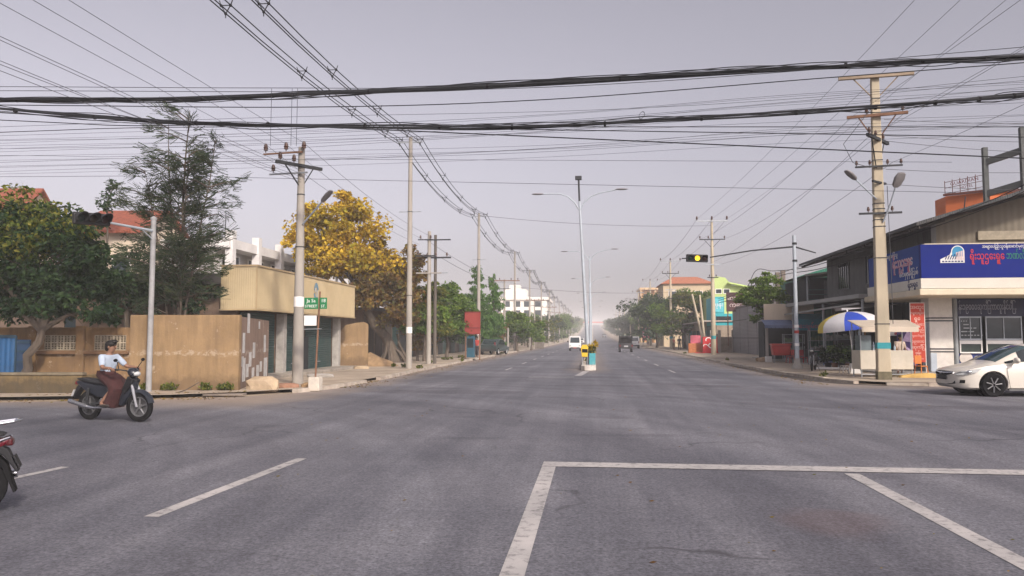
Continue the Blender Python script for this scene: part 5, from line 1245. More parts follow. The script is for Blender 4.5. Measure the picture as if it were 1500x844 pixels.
# upper storey and roof
b = MB(); lb(b, 14.0, 14.2, 33.3, 47.6, 3.6, 6.35); b.build('upper_wall', GREYW, t)
windows(t, [(39.3 - O.y, 40.9 - O.y, 4.35, 5.75), (43.6 - O.y, 45.4 - O.y, 4.35, 5.75)], '-x', 14.0 - O.x, frame=mat('window_grey', (.12, .12, .12), .7), bars=4)
b = MB(); b.add([(14.2 - O.x, 33.3 - O.y, 3.6), (26.6 - O.x, 33.3 - O.y, 3.6), (26.6 - O.x, 33.3 - O.y, 6.3), (20.3 - O.x, 33.3 - O.y, 8.15), (14.2 - O.x, 33.3 - O.y, 6.36)], [(0, 1, 2, 3, 4)])
b.build('gable_wall', mat('tan_board_wall', (.155, .135, .105), .9, .12, .8, dirt=(.13, .11, .08), wave=1.2), t)
b = MB(); lb(b, 15.8, 19.6, 33.2, 33.29, 5.62, 5.98); b.build('gable_vent', mat('pale_block', (.28, .245, .185), .9, .2, 5), t)
b = MB(); lb(b, 13.5, 30, 32.75, 33.2, 5.36, 5.44); b.build('sign_ledge', CREAM, t)
b = MB(); xs = [(12.75, 6.02), (20.3, 8.3), (27.8, 6.02)]
for i in range(2):
    (xa, za), (xb, zb) = xs[i], xs[i + 1]
    vs = []
    for y in (31.6, 49): vs += [(xa - O.x, y - O.y, za), (xb - O.x, y - O.y, zb), (xb - O.x, y - O.y, zb + .14), (xa - O.x, y - O.y, za + .14)]
    b.add(vs, [(0, 1, 2, 3), (7, 6, 5, 4), (0, 3, 7, 4), (3, 2, 6, 7), (1, 0, 4, 5), (2, 1, 5, 6)])
b.build('roof', DROOF, t)
b = MB()
for i in range(7): y = 32.5 + i * 2.6; b.beam((12.8 - O.x, y - O.y, 5.94), (14.2 - O.x, y - O.y, 6.36), .08, .12)
b.beam((12.9 - O.x, 31.7 - O.y, 5.97), (12.9 - O.x, 48.9 - O.y, 5.97), .06, .12); b.build('rafter', mat('dark_timber', (.05, .045, .04), .9), t)
b = MB(); b.rod((14.55 - O.x, 31.6 - O.y, 6.6), (14.62 - O.x, 31.6 - O.y, 7.15), .025, .02, 6); b.build('vent_pipe', DARKMETAL, t)
# annex behind, lower roof
t = thing('annex', 'small dark annex with sloping tin roof left of the corner building upper floor', 'building', (13.6, 50, 0))
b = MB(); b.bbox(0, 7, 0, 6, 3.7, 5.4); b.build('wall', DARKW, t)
b = MB(); b.beam((-.35, -.4, 5.5), (7, -.4, 6.4), .1, .12); b.quad((-.4, -.35, 5.5), (7, -.35, 6.4), (7, 6, 6.4), (-.4, 6, 5.5)); b.build('roof', mat('light_tin', (.36, .31, .27), .6, .15, 1), t)
b = MB(); b.bbox(.9, 1.9, -.03, .02, 3.9, 5.2); b.build('window', mat('grey_shutter', (.16, .17, .17), .7, wave=-4), t); b = MB(); b.rod((-.2, -.3, 3.6), (-.2, -.3, 5.45), .05, .05, 8); b.build('post', STEEL, t)
b = MB()
for z in (4.0, 4.3, 4.6): b.beam((-.2, -.32, z), (2.4, -.32, z), .03, .03)
b.build('railing', mat('railing_teal', (.05, .13, .13), .6), t)
t = thing('green_building', 'dark green sheet clad block rising behind the small annex', 'building', (14.45, 57, 0))
b = MB(); b.bbox(0, 2.6, 0, 4, 0, 5.9); b.add([(0, -.0, 5.9), (2.6, -.0, 5.9), (2.6, 0, 6.7), (0, 4, 5.9), (2.6, 4, 6.7), (2.6, 4, 5.9)], [(0, 1, 2), (0, 2, 4, 3), (3, 4, 5)]); b.build('wall', mat('green_sheet', (.015, .13, .085), .6, .1, 1, dirt=(.03, .09, .06), wave=2.0), t)
b = MB(); b.bbox(2.62, 2.78, -.1, .1, 0, 7); b.build('post', CONC_POLE, t)
for i, (px, lab) in enumerate(((1141, 'left of two bare concrete stub columns beyond the light green tree'), (1149, 'right of two bare concrete stub columns beyond the light green tree'))):
    b = MB(); b.bbox(-.16, .16, -.16, .16, 0, 6.9 + .15 * i); o = b.build('concrete_column', mat('grey_slab', (.17, .14, .115)), None, False, .01); o.location = P(px, 62, 0); tag(o, lab, 'column', 'bare stub columns')
# --- shop with awnings
t = thing('shop', 'small open shop with blue awnings and cream fascia panel on the right kerb', 'shop', (10.7, 49.5, .1))
b = MB(); b.bbox(0, 3.0, 0, .12, 2.55, 3.62)
for x in (1.02, 2.0): b.bbox(x - .015, x + .015, -.012, -.0, 2.57, 3.6)
b.bbox(0, 3, -.012, 0, 2.82, 2.85); b.build('fascia_panel', mat('cream_panel', (.53, .44, .33), .7, .08, 1), t)
b = MB(); b.bbox(.05, .25, .5, 2, 0, 2.54); b.build('side_wall', DARKW, t)
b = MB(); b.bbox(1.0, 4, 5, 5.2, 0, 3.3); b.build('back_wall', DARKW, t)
b = MB(); b.bbox(.0, .35, -.3, .05, .0, .35); b.build('block', WHITE, t, False, .01)
b = MB(); b.bbox(.05, .2, -.1, .05, .36, 2.5); b.build('post', mat('painted_post', (.33, .30, .27), .7), t)
def awning(parent, x0, x1, y0, z0, y1, z1, m, name='awning'):
    b = MB(); n = 14
    for i in range(n):
        a, c = x0 + (x1 - x0) * i / n, x0 + (x1 - x0) * (i + 1) / n; d = .035 * (i % 2)
        b.quad((a, y0, z0), (c, y0, z0), (c, y1, z1), (a, y1, z1))
        b.add([(a, y1, z1), (c, y1, z1), (c, y1 + .0, z1 - .17 - .03 * (i % 2)), ((a + c) / 2, y1 - .01, z1 - .23), (a, y1, z1 - .17 - .03 * ((i + 1) % 2))], [(0, 1, 2, 3, 4)])
    return b.build(name, m, parent)
awning(t, -.2, 1.6, -.02, 2.62, -1.0, 2.30, mat('grey_blue_canvas', (.12, .15, .24), .9, .2, 3))
aw = awning(t, 1.65, 3.4, -.02, 3.0, -1.2, 2.62, mat('teal_canvas', (.02, .19, .27), .8, .15, 2))
b = MB(); b.quad((1.65, -1.205, 2.5), (3.4, -1.205, 2.5), (3.4, -1.205, 1.95), (1.65, -1.205, 1.95)); vv = b.build('awning_curtain', mat('teal_canvas', (.02, .19, .27)), t)
text_mesh('အေးချမ်းစတိုး', .36, TXTP, vv, facing((0, -1, 0), (2.5, -1.212, 2.2)))
def crate(label, px, d, s, m, z=.1, rz=0):
    t = thing('crate', label, 'crate', P(px, d, z), rz)
    b = MB(); w_, dd, h = s; th = .03
    b.bbox(-w_ / 2, w_ / 2, -dd / 2, dd / 2, 0, th)
    for k in range(4):
        z0 = .03 + k * h / 4
        for y in (-dd / 2, dd / 2 - th): b.bbox(-w_ / 2, w_ / 2, y, y + th, z0 + .012, z0 + h / 4 - .012)
        for x in (-w_ / 2, w_ / 2 - th): b.bbox(x, x + th, -dd / 2 + th + .002, dd / 2 - th - .002, z0 + .012, z0 + h / 4 - .012)
    for x in (-1, 1):
        for y in (-1, 1): b.bbox(x * w_ / 2 - .025, x * w_ / 2 + .025, y * dd / 2 - .025, y * dd / 2 + .025, .003, h + .04)
    b.build('slats', m, t); return t
# red cool box on a stand
t = thing('cool_box', 'red cool box on a low stand in the open shop', 'cool box', P(1143, 46.5, .1))
b = MB(); b.prism([(-.48, .45), (.48, .45), (.55, 1.05), (-.55, 1.05)], .55, Matrix.Rotation(PI / 2, 4, 'X')); b.build('box', mat('red_plastic', (.42, .035, .03), .4), t, False, .04)
b = MB(); b.bbox(-.58, .58, -.3, .3, 1.055, 1.15); b.build('lid', mat('red_lid', (.50, .06, .05), .4), t, False, .03)
for x in (-.4, .4):
    for y in (-.2, .2): b = MB(); b.rod((x, y, 0), (x, y, .46), .025, .025, 6); b.build('leg', STEEL, t)
def shelf(label, px, d, W, H, rz=0, cols=((.2, .16, .12),), name='shelf_rack'):
    t = thing(name, label, 'shelf', P(px, d, .14), rz); r = random.Random(int(px))
    b = MB()
    for x in (-W / 2, W / 2):
        for y in (-.2, .2): b.bbox(x - .02, x + .02, y - .02, y + .02, 0, H)
    for k in range(4): z = .15 + k * (H - .2) / 3; b.bbox(-W / 2, W / 2, -.22, .22, z, z + .025)
    b.build('frame', STEEL, t)
    for k in range(3):
        z = .18 + k * (H - .2) / 3; x = -W / 2 + .08; b = MB()
        while x < W / 2 - .15:
            w_ = r.uniform(.08, .2); b.bbox(x, x + w_, -.15, .12, z, z + r.uniform(.15, .3)); x += w_ + .03
        b.build('goods', mat('goods_%d' % r.randint(0, 4), r.choice([(.25, .2, .14), (.1, .14, .2), (.3, .08, .05), (.2, .22, .2), (.07, .12, .06)]), .6, .4, 6), t)
    return t
shelf('glass fronted display rack beside the red cool box in the open shop', 1162, 47.5, 1.2, 1.7)
shelf('tall dark display rack at the back behind the parked motorcycle', 1205, 44, 1.5, 1.9)
shelf('crowded goods rack behind the potted plants under the canopy', 1230, 42, 1.6, 2.0)
b = MB(); M = facing((-1, 0, 0), (13.9, 37.3, 2.0))
# pale banner with lettering under the canopy, purple poster beside the cart
t = thing('banner', 'small white banner with red lettering under the canopy behind the cart', 'banner', tuple(at_depth(1322, 484, 34.0)), 0)
b = MB(); b.bbox(-.55, .48, 0, .03, -.24, .24); b.build('panel', WHITE, t); text_mesh('ရွှေဆိုင်', .26, TXTR, t, facing((0, -1, 0), (0, -.006, 0)))
t = thing('poster', 'dark purple poster board propped beside the red banner', 'poster', P(1332, 33.4, .16), 0)
b = MB(); b.bbox(-.5, .3, 0, .05, .25, 1.75); b.build('board', mat('purple_print', (.045, .02, .11), .5, .4, 2), t)
b = MB(); b.add([(-.1, -.006, 1.7), (.28, -.006, 1.6), (.1, -.006, 1.25), (-.3, -.006, 1.3)], [(0, 1, 2, 3)]); b.add([(-.4, -.006, .5), (-.3, -.006, .45), (.2, -.006, .95), (.15, -.006, 1.05)], [(0, 1, 2, 3)]); b.add([(-.35, -.006, 1.1), (.1, -.006, .8), (.12, -.006, .86), (-.3, -.006, 1.2)], [(0, 1, 2, 3)]); b.build('print_shapes', mat('lilac_print', (.45, .33, .5), .5, .3, 4), t)
# red vertical banner on its stand
t = thing('banner', 'tall red standing banner with rows of white lettering by the tiled column', 'banner', P(1345, 31.7, .1), math.radians(4))
b = MB(); b.bbox(-.28, .27, -.01, .01, .50, 2.92); pn = b.build('cloth', mat('red_banner', (.40, .045, .025), .7, .15, 1.2, dirt=(.30, .06, .02)), t)
b = MB()
for x in (-.295, .285): b.bbox(x - .015, x + .015, -.012, .012, .25, 2.95)
b.bbox(-.31, .30, -.012, .012, 2.925, 2.955); b.beam((-.3, -.3, .02), (-.3, .3, .02), .03, .03); b.beam((.29, -.3, .02), (.29, .3, .02), .03, .03); b.bbox(-.31, -.28, -.012, .012, .03, .25); b.bbox(.27, .30, -.012, .012, .03, .25)
b.build('frame', mat('pale_frame', (.55, .5, .45), .5), t)
for i, (tx, sz) in enumerate((('အထူး', .22), ('လျှော့ဈေး', .13), ('ရွှေ', .2), ('ငွေချေး', .17), ('စိန်ထည်', .15), ('ကျောက်မျက်', .1), ('၁၉၀၀၀', .16), ('ဆုကြီး', .17), ('ဖုန်း', .15), ('၀၉ ၄၂၀၀', .1))):
    text_mesh(tx, sz, mat('banner_pale', (.6, .42, .36), .7), pn, facing((0, -1, 0), (-.02, -.013, 2.76 - i * .235)), ext=.001)
# orange litter of chairs and tarp around the banner foot
ORP = mat('orange_plastic', (.50, .17, .04), .5, .15, 3)
def stool(label, loc, m, s=1.0, rz=0, back=False):
    t = thing('plastic_chair' if back else 'stool', label, 'chair' if back else 'stool', loc, rz)
    b = MB(); b.bbox(-.17 * s, .17 * s, -.17 * s, .17 * s, .36 * s, .40 * s); b.build('seat', m, t, False, .02)
    for x in (-1, 1):
        for y in (-1, 1):
            b = MB(); b.rod((x * .18 * s, y * .18 * s, 0), (x * .14 * s, y * .14 * s, .37 * s), .022, .022, 6); b.build('leg', m, t)
    if back: b = MB(); b.bbox(-.17 * s, .17 * s, .14 * s, .17 * s, .46 * s, .8 * s); b.bbox(-.17 * s, -.13 * s, .14 * s, .168 * s, .4 * s, .46 * s); b.bbox(.13 * s, .17 * s, .14 * s, .168 * s, .4 * s, .46 * s); b.build('backrest', m, t, False, .015)
    return t
stool('orange plastic chair at the foot of the red standing banner', P(1348, 30.6, .1), ORP, 1.0, .4, True)
RC_ = mat('red_chair_plastic', (.36, .03, .028), .45, .1, 3)
stool('red plastic chair between the red cool box and the signal mast', P(1157, 45.5, .1), RC_, 1.0, -1.2, True)
stool('red plastic chair at the open shop just right of the signal mast', P(1176, 44.5, .1), RC_, 1.0, .5, True)
stool('blue plastic chair beside the goods rack under the canopy', P(1212, 40.5, .1), mat('blue_chair_plastic', (.02, .06, .22), .45), 1.0, 2.6, True)
stool('low pale plastic stool beside the white umbrella foot', P(1236, 32.4, .1), mat('pale_stool', (.42, .38, .33), .6), .85, .2)
b = MB(); b.prism([(-.9, 0), (.95, 0), (.8, .12), (.2, .2), (-.4, .16), (-.8, .1)], .35, Matrix.Rotation(PI / 2, 4, 'X')); o = b.build('sand_heap', mat('yellow_sand', (.48, .31, .10), .95, .2, 3, bump=.5, bscale=10), None, False, .03); o.location = P(1350, 29.2, .08); tag(o, 'low ridge of yellow sand along the kerb below the red banner', 'sand heap')
rock('weed grown lump of earth at the foot of the big cream pole', 'earth lump', 'earth_lump', P(1316, 29.6, .12), (.55, .3, .16), mat('mossy_coping', (.15, .125, .085)), 14)
# --- street umbrella
t = thing('parasol', 'big street parasol with blue, white and yellow panels on a white foot', 'umbrella', (*P(1250, 32.5)[:2], .1))
top = Vector((-.22, 0, 2.62)); n = 8; R_ = 1.28; h = .62
cols = [mat('parasol_blue', (.02, .055, .36), .7, .06, 2), mat('parasol_white', (.52, .51, .52), .7, .06, 2), mat('parasol_yellow', (.55, .42, .04), .7, .06, 2)]
order = [1, 2, 1, 2, 1, 0, 1, 0]
tilt = Matrix.Rotation(math.radians(-7), 3, 'Y')
def um(a, f, drop=0): r_ = R_ * math.sin(f * PI / 2) ** .95; return top + tilt @ Vector((r_ * math.cos(a), r_ * math.sin(a), -h * (1 - math.cos(f * PI / 2)) ** .9 - .02 - drop))
for i in range(n):
    a0, a1 = 2 * PI * (i + .42) / n, 2 * PI * (i + 1.42) / n; b = MB(); m_, q_ = 6, 4; vs = []
    for j in range(m_ + 1):
        for k in range(q_ + 1):
            f = j / m_; u = k / q_; sag = .05 * math.sin(PI * u) * f; p = um(a0 + (a1 - a0) * u, f); c = Vector((top.x, top.y, p.z)); vs.append(c + (p - c) * (1 - sag))
    fs = [(j * (q_ + 1) + k, j * (q_ + 1) + k + 1, (j + 1) * (q_ + 1) + k + 1, (j + 1) * (q_ + 1) + k) for j in range(m_) for k in range(q_)]
    lo = len(vs)
    for k in range(q_ + 1): p = Vector(vs[m_ * (q_ + 1) + k]); vs.append(p + Vector((0, 0, -.14)))
    fs += [(m_ * (q_ + 1) + k, m_ * (q_ + 1) + k + 1, lo + k + 1, lo + k) for k in range(q_)]
    b.add(vs, fs); b.build('canopy_panel', cols[order[i]], t, True)
b = MB()
for i in range(n): a = 2 * PI * (i + .42) / n; b.tube([um(a, .05, .03), um(a, .5, .03), um(a, .98, .03)], .009, 4)
b.build('ribs', STEEL, t)
b = MB(); b.tube([(0, 0, .35), (-.11, 0, 1.5), top], .022, 8); b.build('shaft', WHITE, t, True)
b = MB(); b.lathe([(.30, 0), (.29, .05), (.20, .42), (0, .43)], n=4, M=Matrix.Rotation(PI / 4, 3, 'Z')); b.build('foot', mat('white_foot', (.62, .61, .58), .8, .1, 4, dirt=(.4, .36, .3)), t, False, .02)
b = MB(); b.lathe([(0, .09), (.03, .05), (.04, 0)], top, 8); b.build('finial', WHITE, t)
# --- food cart with tin roof
t = thing('food_cart', 'pale street food cart with flat tin roof behind the big cream pole', 'cart', (11.15, 31.0, .1), math.radians(5))
PC = mat('pale_cart_panel', (.46, .42, .34), .6, .12, 1.5, dirt=(.28, .23, .16), dirt_amt=.5)
b = MB(); b.bbox(-1.05, .95, -.35, .45, .30, 1.02); b.build('counter', PC, t, False, .015)
b = MB(); b.add([(-1.2, -.75, 1.92), (1.05, -.75, 1.92), (1.25, .6, 2.2), (-1.1, .6, 2.2), (-1.2, -.75, 1.89), (1.05, -.75, 1.89), (1.25, .6, 2.17), (-1.1, .6, 2.17)], [(0, 1, 2, 3), (7, 6, 5, 4), (0, 4, 5, 1), (1, 5, 6, 2), (2, 6, 7, 3), (3, 7, 4, 0)]); b.bbox(-1.15, .98, -.755, -.735, 1.72, 1.9); b.build('roof', mat('cart_roof', (.50, .43, .34), .6, .1, 1.5, dirt=(.35, .27, .18)), t)
for x in (-1.02, .92):
    for y in (-.32, .42): b = MB(); b.rod((x, y, 1.02), (x, y, 1.98 + (.15 if y > 0 else 0)), .02, .02, 6); b.build('post', STEEL, t)
b = MB()
for x in (-1.0, .9):
    for y in (-.3, .4): b.rod((x, y, 0), (x, y, .3), .025, .025, 6)
b.beam((-1, -.3, .12), (.9, -.3, .12), .025, .025); b.build('leg_frame', STEEL, t)
b = MB(); b.bbox(-1.0, -.6, -.3, .2, 1.03, 1.6); b.build('glass_case', mat('case_glass', (.12, .15, .16), .1, .2, 4), t)
r = random.Random(4)
for i in range(9):
    x = -1.0 + i * .22; hh = r.uniform(.2, .34); b = MB(); q = (x, r.uniform(-.25, .2), 1.02 if i > 1 else 1.6); b.lathe([(.04, 0), (.045, hh * .6), (.018, hh * .78), (.018, hh), (0, hh)], (0, 0, 0), 8); o = b.build('bottle', mat('bottle_%d' % (i % 3), [(.3, .36, .42), (.18, .10, .04), (.36, .30, .24)][i % 3], .25), None, True)
    o.location = Matrix.Rotation(math.radians(5), 3, 'Z') @ Vector(q) + Vector((11.15, 31.0, .1)); tag(o, 'bottle in the row standing on the pale street food cart', 'bottle', 'bottles on the food cart')
# --- plant pots under the canopy
r = random.Random(17)
plab = ['leftmost of the potted green plants in front of the goods rack', 'second potted plant from the left, bushy and dark green', 'middle potted plant of the row under the canopy', 'tall potted plant right of the middle of the row', 'rightmost potted plant, nearest the umbrella shaft']
for i in range(5):
    t = thing('potted_plant', plab[i], 'potted plant', P(1212 + i * 10, 37.2 - i * .35, .12), 0, 'potted plants under the canopy')
    b = MB(); b.lathe([(.11, 0), (.17, .26), (.19, .28), (.16, .28), (.15, .24), (0, .24)], n=12); b.build('pot', mat('clay_pot', (.24, .12, .07), .9, .2, 4) if i % 2 else mat('black_pot', (.03, .03, .03), .7), t, True)
    hh = r.uniform(.3, .5); leaves([(0, 0, .3 + hh * .8, .32, .32, hh)], 320, .16, i + 80, lumps=6, up=.8).build('foliage', G_MID if i % 2 else G_DARK, t, 'leaf')
b = MB(); b.bbox(-.9, .9, -.04, .04, .02, .12); o = b.build('low_white_rail', WHITE, None, False, .01); o.location = P(1222, 36.2, .1); o.rotation_euler = (0, 0, -.5); tag(o, 'low white painted edging in front of the potted plants', 'edging')
rock('pale sack slumped at the left corner of the open shop', 'sack', 'sack', P(1117, 48.5, .22), (.32, .25, .22), mat('sackcloth', (.36, .26, .18), .95, .2, 5), 22)
rock('darker sack lying beside the pale one at the shop corner', 'sack', 'sack', P(1112, 49.2, .2), (.28, .22, .18), mat('brown_earth', (.26, .17, .09)), 23)
b = MB(); b.rod((0, 0, -.1), (0, 0, 2.7), .1, .08, 8); o = b.build('fence_post', mat('painted_post', (.33, .30, .27)), None, True); o.location = P(1117, 50.5, .1); tag(o, 'rough upright post between grey shutters and the open shop', 'post')
# --- shuttered row and buildings beyond
t = thing('shuttered_shop', 'long grey wall of corrugated shutters left of the light green tree', 'shop', (14.5, 66, .0))
b = MB(); b.bbox(.02, 6, 0, 16, 0, 4.75); b.build('wall', mat('grey_block', (.16, .145, .14), .9, .15, .8), t)
for i in range(4):
    b = MB(); b.bbox(-.02, .018, .25 + i * 3.9, 3.95 + i * 3.9, .1, 4.5); b.build('shutter', mat('grey_corrugated', (.21, .205, .21), .6, .12, 1, dirt=(.12, .10, .09), wave=-2.5), t)
b = MB(); b.bbox(-.05, -.022, .2, 15.9, 1.55, 1.62); b.bbox(-.05, -.022, .2, 15.9, 3.3, 3.36); b.build('rail', mat('rail_dark', (.08, .08, .08), .7), t)
t = thing('signboard', 'dark maroon square signboard above the end of the grey shutters', 'sign', tuple(at_depth(1078, 442, 78)))
b = MB(); b.bbox(-.95, .95, 0, .12, -1.0, .95); b.build('panel', mat('maroon_board', (.06, .025, .025), .6, .3, 1), t); text_mesh('ဆေးဆိုင်', .55, mat('pale_text', (.5, .42, .4), .7), t, facing((0, -1, 0), (.2, -.007, .35))); text_mesh('ကော်ဖီ', .6, mat('pale_text', (.5, .42, .4)), t, facing((0, -1, 0), (.2, -.007, -.35)))
b = MB(); b.bbox(-.85, -.75, .13, .2, -4.5, .9); b.bbox(.75, .85, .13, .2, -4.5, .9); b.build('post', RUST, t)
t = thing('turquoise_shop', 'turquoise painted shop with a black window strip behind the right kerb pole', 'shop', (*P(1059, 86)[:2], 0))
TQ = mat('turquoise_paint', (.03, .33, .37), .6, .1, .8)
b = MB(); b.bbox(-.9, 1.5, 0, 6, 3.0, 4.3); b.bbox(-.9, .2, .0, 6, 4.305, 6.2); b.build('upper_wall', TQ, t); b = MB(); b.bbox(-.7, .95, -.06, -.002, 3.35, 4.0); b.build('window', mat('black_board', (.012, .013, .016), .5), t)
b = MB(); b.bbox(-.8, .1, -.06, -.003, 4.5, 6.0); pn = b.build('sign_panel', mat('light_turquoise', (.10, .45, .50), .6, .2, 2), t); text_mesh('ဖုန်း', .6, TXTW, pn, facing((0, -1, 0), (-.35, -.066, 5.3)))
b = MB(); b.bbox(-.9, 3, .3, 6, 0, 2.99); b.build('lower_wall', mat('dark_teal', (.02, .07, .075), .7), t)
LIME = mat('lime_paint', (.40, .50, .19), .8, .08, .5)
t = thing('lime_house', 'bright lime green house rising above the turquoise shop', 'house', (*P(1078, 98)[:2], 0))
b = MB(); b.bbox(-3.0, 4.8, 0, 9, 0, 7.0); b.add([(-3.0, 0, 7.0), (4.8, 0, 7.0), (4.8, 0, 7.2), (2.5, 0, 8.0), (-.4, 0, 8.3), (-1.2, 0, 9.3), (-2.4, 0, 9.5), (-3.0, 0, 8.6)], [(0, 1, 2, 3, 4, 5, 6, 7)]); b.build('wall', LIME, t)
b = MB(); b.beam((-.9, -.2, 8.6), (5.2, -.2, 7.3), 1.2, .15); b.build('roof', mat('lime_roof', (.46, .60, .2), .7), t); windows(t, [(-2.4, -1.7, 7.3, 7.8), (-1.4, -.7, 7.3, 7.8), (.5, 1.8, 4.6, 6)], 'y', 0, frame=WHITE)
t = thing('red_roofed_house', 'large house with rounded hipped red tile roof behind the rounded green tree', 'house', (*P(1007, 132)[:2], 0))
b = MB(); b.bbox(-4, 4.3, 0, 10, 0, 11); b.build('wall', mat('beige_plaster', (.45, .36, .24), .9, .1, .5), t)
b = MB(); b.add([(-4.5, -.5, 10.9), (4.8, -.5, 10.9), (4.8, 10.5, 10.9), (-4.5, 10.5, 10.9), (-2.0, 3, 12.3), (2.2, 3, 12.3), (2.2, 7, 12.3), (-2.0, 7, 12.3)], [(0, 1, 5, 4), (1, 2, 6, 5), (2, 3, 7, 6), (3, 0, 4, 7), (4, 5, 6, 7), (3, 2, 1, 0)]); b.build('roof', mat('orange_tile_roof', (.36, .13, .07), .85, .2, 3, wave=3), t); windows(t, [(-3 + i * 2.2, -1.8 + i * 2.2, 8, 9.6) for i in range(3)], 'y', 0, frame=WHITE)
OB = mat('orange_facade', (.50, .28, .12), .85, .1, .4)
t = thing('orange_building', 'four storey orange apartment block with balconies, farthest right hand block', 'building', (13.2, 214, gz(214)))
b = MB(); b.bbox(.5, 12, 1.2, 16, 0, 14.6); b.build('wall', OB, t); b = MB(); b.bbox(-.2, 12.4, -.1, 16.3, 14.61, 15.2); b.build('parapet', mat('pale_orange', (.55, .38, .22), .8), t)
for z in (3.4, 6.9, 10.6): b = MB(); b.bbox(0, 12, 0, 1.195, z, z + .25); b.bbox(0, 12, 0, .12, z + .25, z + 1.1); b.bbox(0, .12, .125, 1.19, z + .25, z + 1.1); b.build('balcony', mat('pale_orange', (.55, .38, .22)), t)
b = MB()
for x in (0, 3.9, 7.9, 11.6): b.bbox(x, x + .35, -.02, .3, 0, 14.6)
b.build('pillar', mat('pale_orange', (.55, .38, .22)), t); windows(t, [(.9 + i * 3.8, 3 + i * 3.8, z, z + 1.9) for i in range(3) for z in (4.3, 7.9, 11.6)], 'y', 1.2, frame=None)
windows(t, [(3 + i * 4, 5 + i * 4, z, z + 1.7) for i in range(3) for z in (4.3, 7.9, 11.6)], '-x', .5, frame=None)
t = thing('signboard', 'pink and red roadside signboard below the orange apartment block', 'sign', P(948, 152, .1)); b = MB(); b.bbox(-1.0, 1.0, 0, .2, .9, 3.4); pn = b.build('panel', mat('pink_board', (.45, .10, .14), .6, .5, 1.2), t); text_mesh('ဆိုင်', 1.1, TXTW, pn, facing((0, -1, 0), (0, -.01, 2.2)))
b = MB(); b.bbox(-.9, -.75, .02, .18, 0, .9); b.bbox(.75, .9, .02, .18, 0, .9); b.build('post', STEEL, t)
# drinks stall
t = thing('drinks_stall', 'red drinks stall with white swirl boards beside the right kerb pole', 'stall', P(1036, 76, .1))
RD = mat('bright_red', (.52, .03, .035), .5, .1, 1)
b = MB(); b.bbox(-.45, .95, -.2, .3, 0, 1.6); b.build('front_board', RD, t, False, .02)
b = MB(); M = facing((0, -1, 0), (.1, -.207, 0))
for cx, cz, r0, r1, a0, a1 in ((.0, 1.3, .22, .32, .3, 3.6), (.3, .75, .26, .36, 2.0, 6.0), (-.3, .7, .16, .24, 0, 3.4)):
    vs = []; n = 12
    for q in range(n + 1): a = a0 + (a1 - a0) * q / n; vs += [M @ Vector((cx + rr_ * math.cos(a), cz + rr_ * math.sin(a) * .8, 0)) for rr_ in (r0, r1)]
    b.add(vs, [(2 * q, 2 * q + 1, 2 * q + 3, 2 * q + 2) for q in range(n)])
b.build('white_swirl', WHITE, t); b = MB(); b.bbox(-1.5, -.5, 1.0, 1.1, .4, 1.75); b.build('back_board', mat('pink_board', (.45, .10, .14)), t)
b = MB(); b.bbox(-1.2, 1.1, -.25, .4, -.02, .05); b.build('ground_mat', RD, t)
b = MB(); b.bbox(-.8, .8, -.25, .25, 0, .95)
o = b.build('brick_stack', mat('orange_brick', (.42, .15, .06), .9, .3, 8, bump=.5, bscale=14), None, False, .02); o.location = P(1020, 77, .1); tag(o, 'waist high stack of orange bricks left of the drinks stall', 'brick stack')
t = thing('shop_wall', 'low weathered wall and gateway right of the red drinks stall', 'wall', P(1058, 80, .1)); b = MB()
for x in (-1.1, -.3, 1.1): b.bbox(x - .15, x + .15, -.1, .1, 0, 2.3)
b.build('gate_pillar', CONC_POLE, t); b = MB(); b.bbox(-.95, -.45, -.04, .04, 0, 1.9); b.bbox(-.15, .95, -.04, .04, 0, 1.6); b.build('gate_panel', mat('weathered_gate', (.22, .18, .14), .9, .3, 2), t)
t = thing('shop', 'low shop row in the shade behind the rounded green tree', 'shop', (13.8, 88, 0)); b = MB(); b.bbox(0, 7, 0, 34, 0, 3.4); b.build('wall', mat('shop_beige', (.26, .21, .16), .9, .3, .4), t); b = MB(); b.bbox(-1.4, 7, -.2, 34, 3.41, 3.55); b.build('roof', mat('light_tin', (.36, .31, .27)), t)
for i in range(8): b = MB(); b.bbox(-.03, -.002, .6 + i * 4.1, 3.9 + i * 4.1, .05, 2.5); b.build('shutter', [GREENSH, mat('teal_shutter', (.05, .2, .2), .6), mat('pale_shutter', (.33, .3, .27), .6), HOLE][i % 4], t)
# --- behind the corner building: orange rooftop hut with letter sign, bare concrete frame
t = thing('rooftop_sign_building', 'orange walled building with letter sign on top behind the corner roof', 'building', tuple(at_depth(1402, 350, 52) + Vector((0, 0, -6))))
OR2 = mat('strong_orange_wall', (.50, .13, .04), .8, .08, .8)
hh = at_depth(1402, 282, 52).z - at_depth(1402, 350, 52).z + 6
b = MB(); b.bbox(.02, 7, 1.5, 3.2, 0, hh - .01); b.add([(0, 1.5, 0), (2.0, 0, 0), (2.0, 0, hh), (0, 1.5, hh), (7, 0, 0), (7, 0, hh), (7, 1.5, hh)], [(0, 1, 2, 3), (1, 4, 5, 2), (3, 2, 5, 6)]); b.build('wall', OR2, t)
b = MB(); b.beam((-.2, 1.35, hh + .06), (2.0, -.2, hh + .06), .2, .14); b.beam((2.0, -.2, hh + .06), (7, -.2, hh + .06), .2, .14); b.build('cornice', mat('dark_maroon', (.10, .03, .02), .7), t)
b = MB()
for i in range(6): u = i / 5; p = Vector((-.1 + 1.9 * u, 1.3 - 1.4 * u, hh + .1)); b.rod(p, p + Vector((0, 0, .95 + .25 * u)), .025, .025, 5)
for dz in (.15, .55, .95): b.rod((-.1, 1.3, hh + dz), (1.8, -.1, hh + dz + .2), .02, .02, 5)
fr = b.build('sign_frame', mat('dark_maroon', (.10, .03, .02)), t)
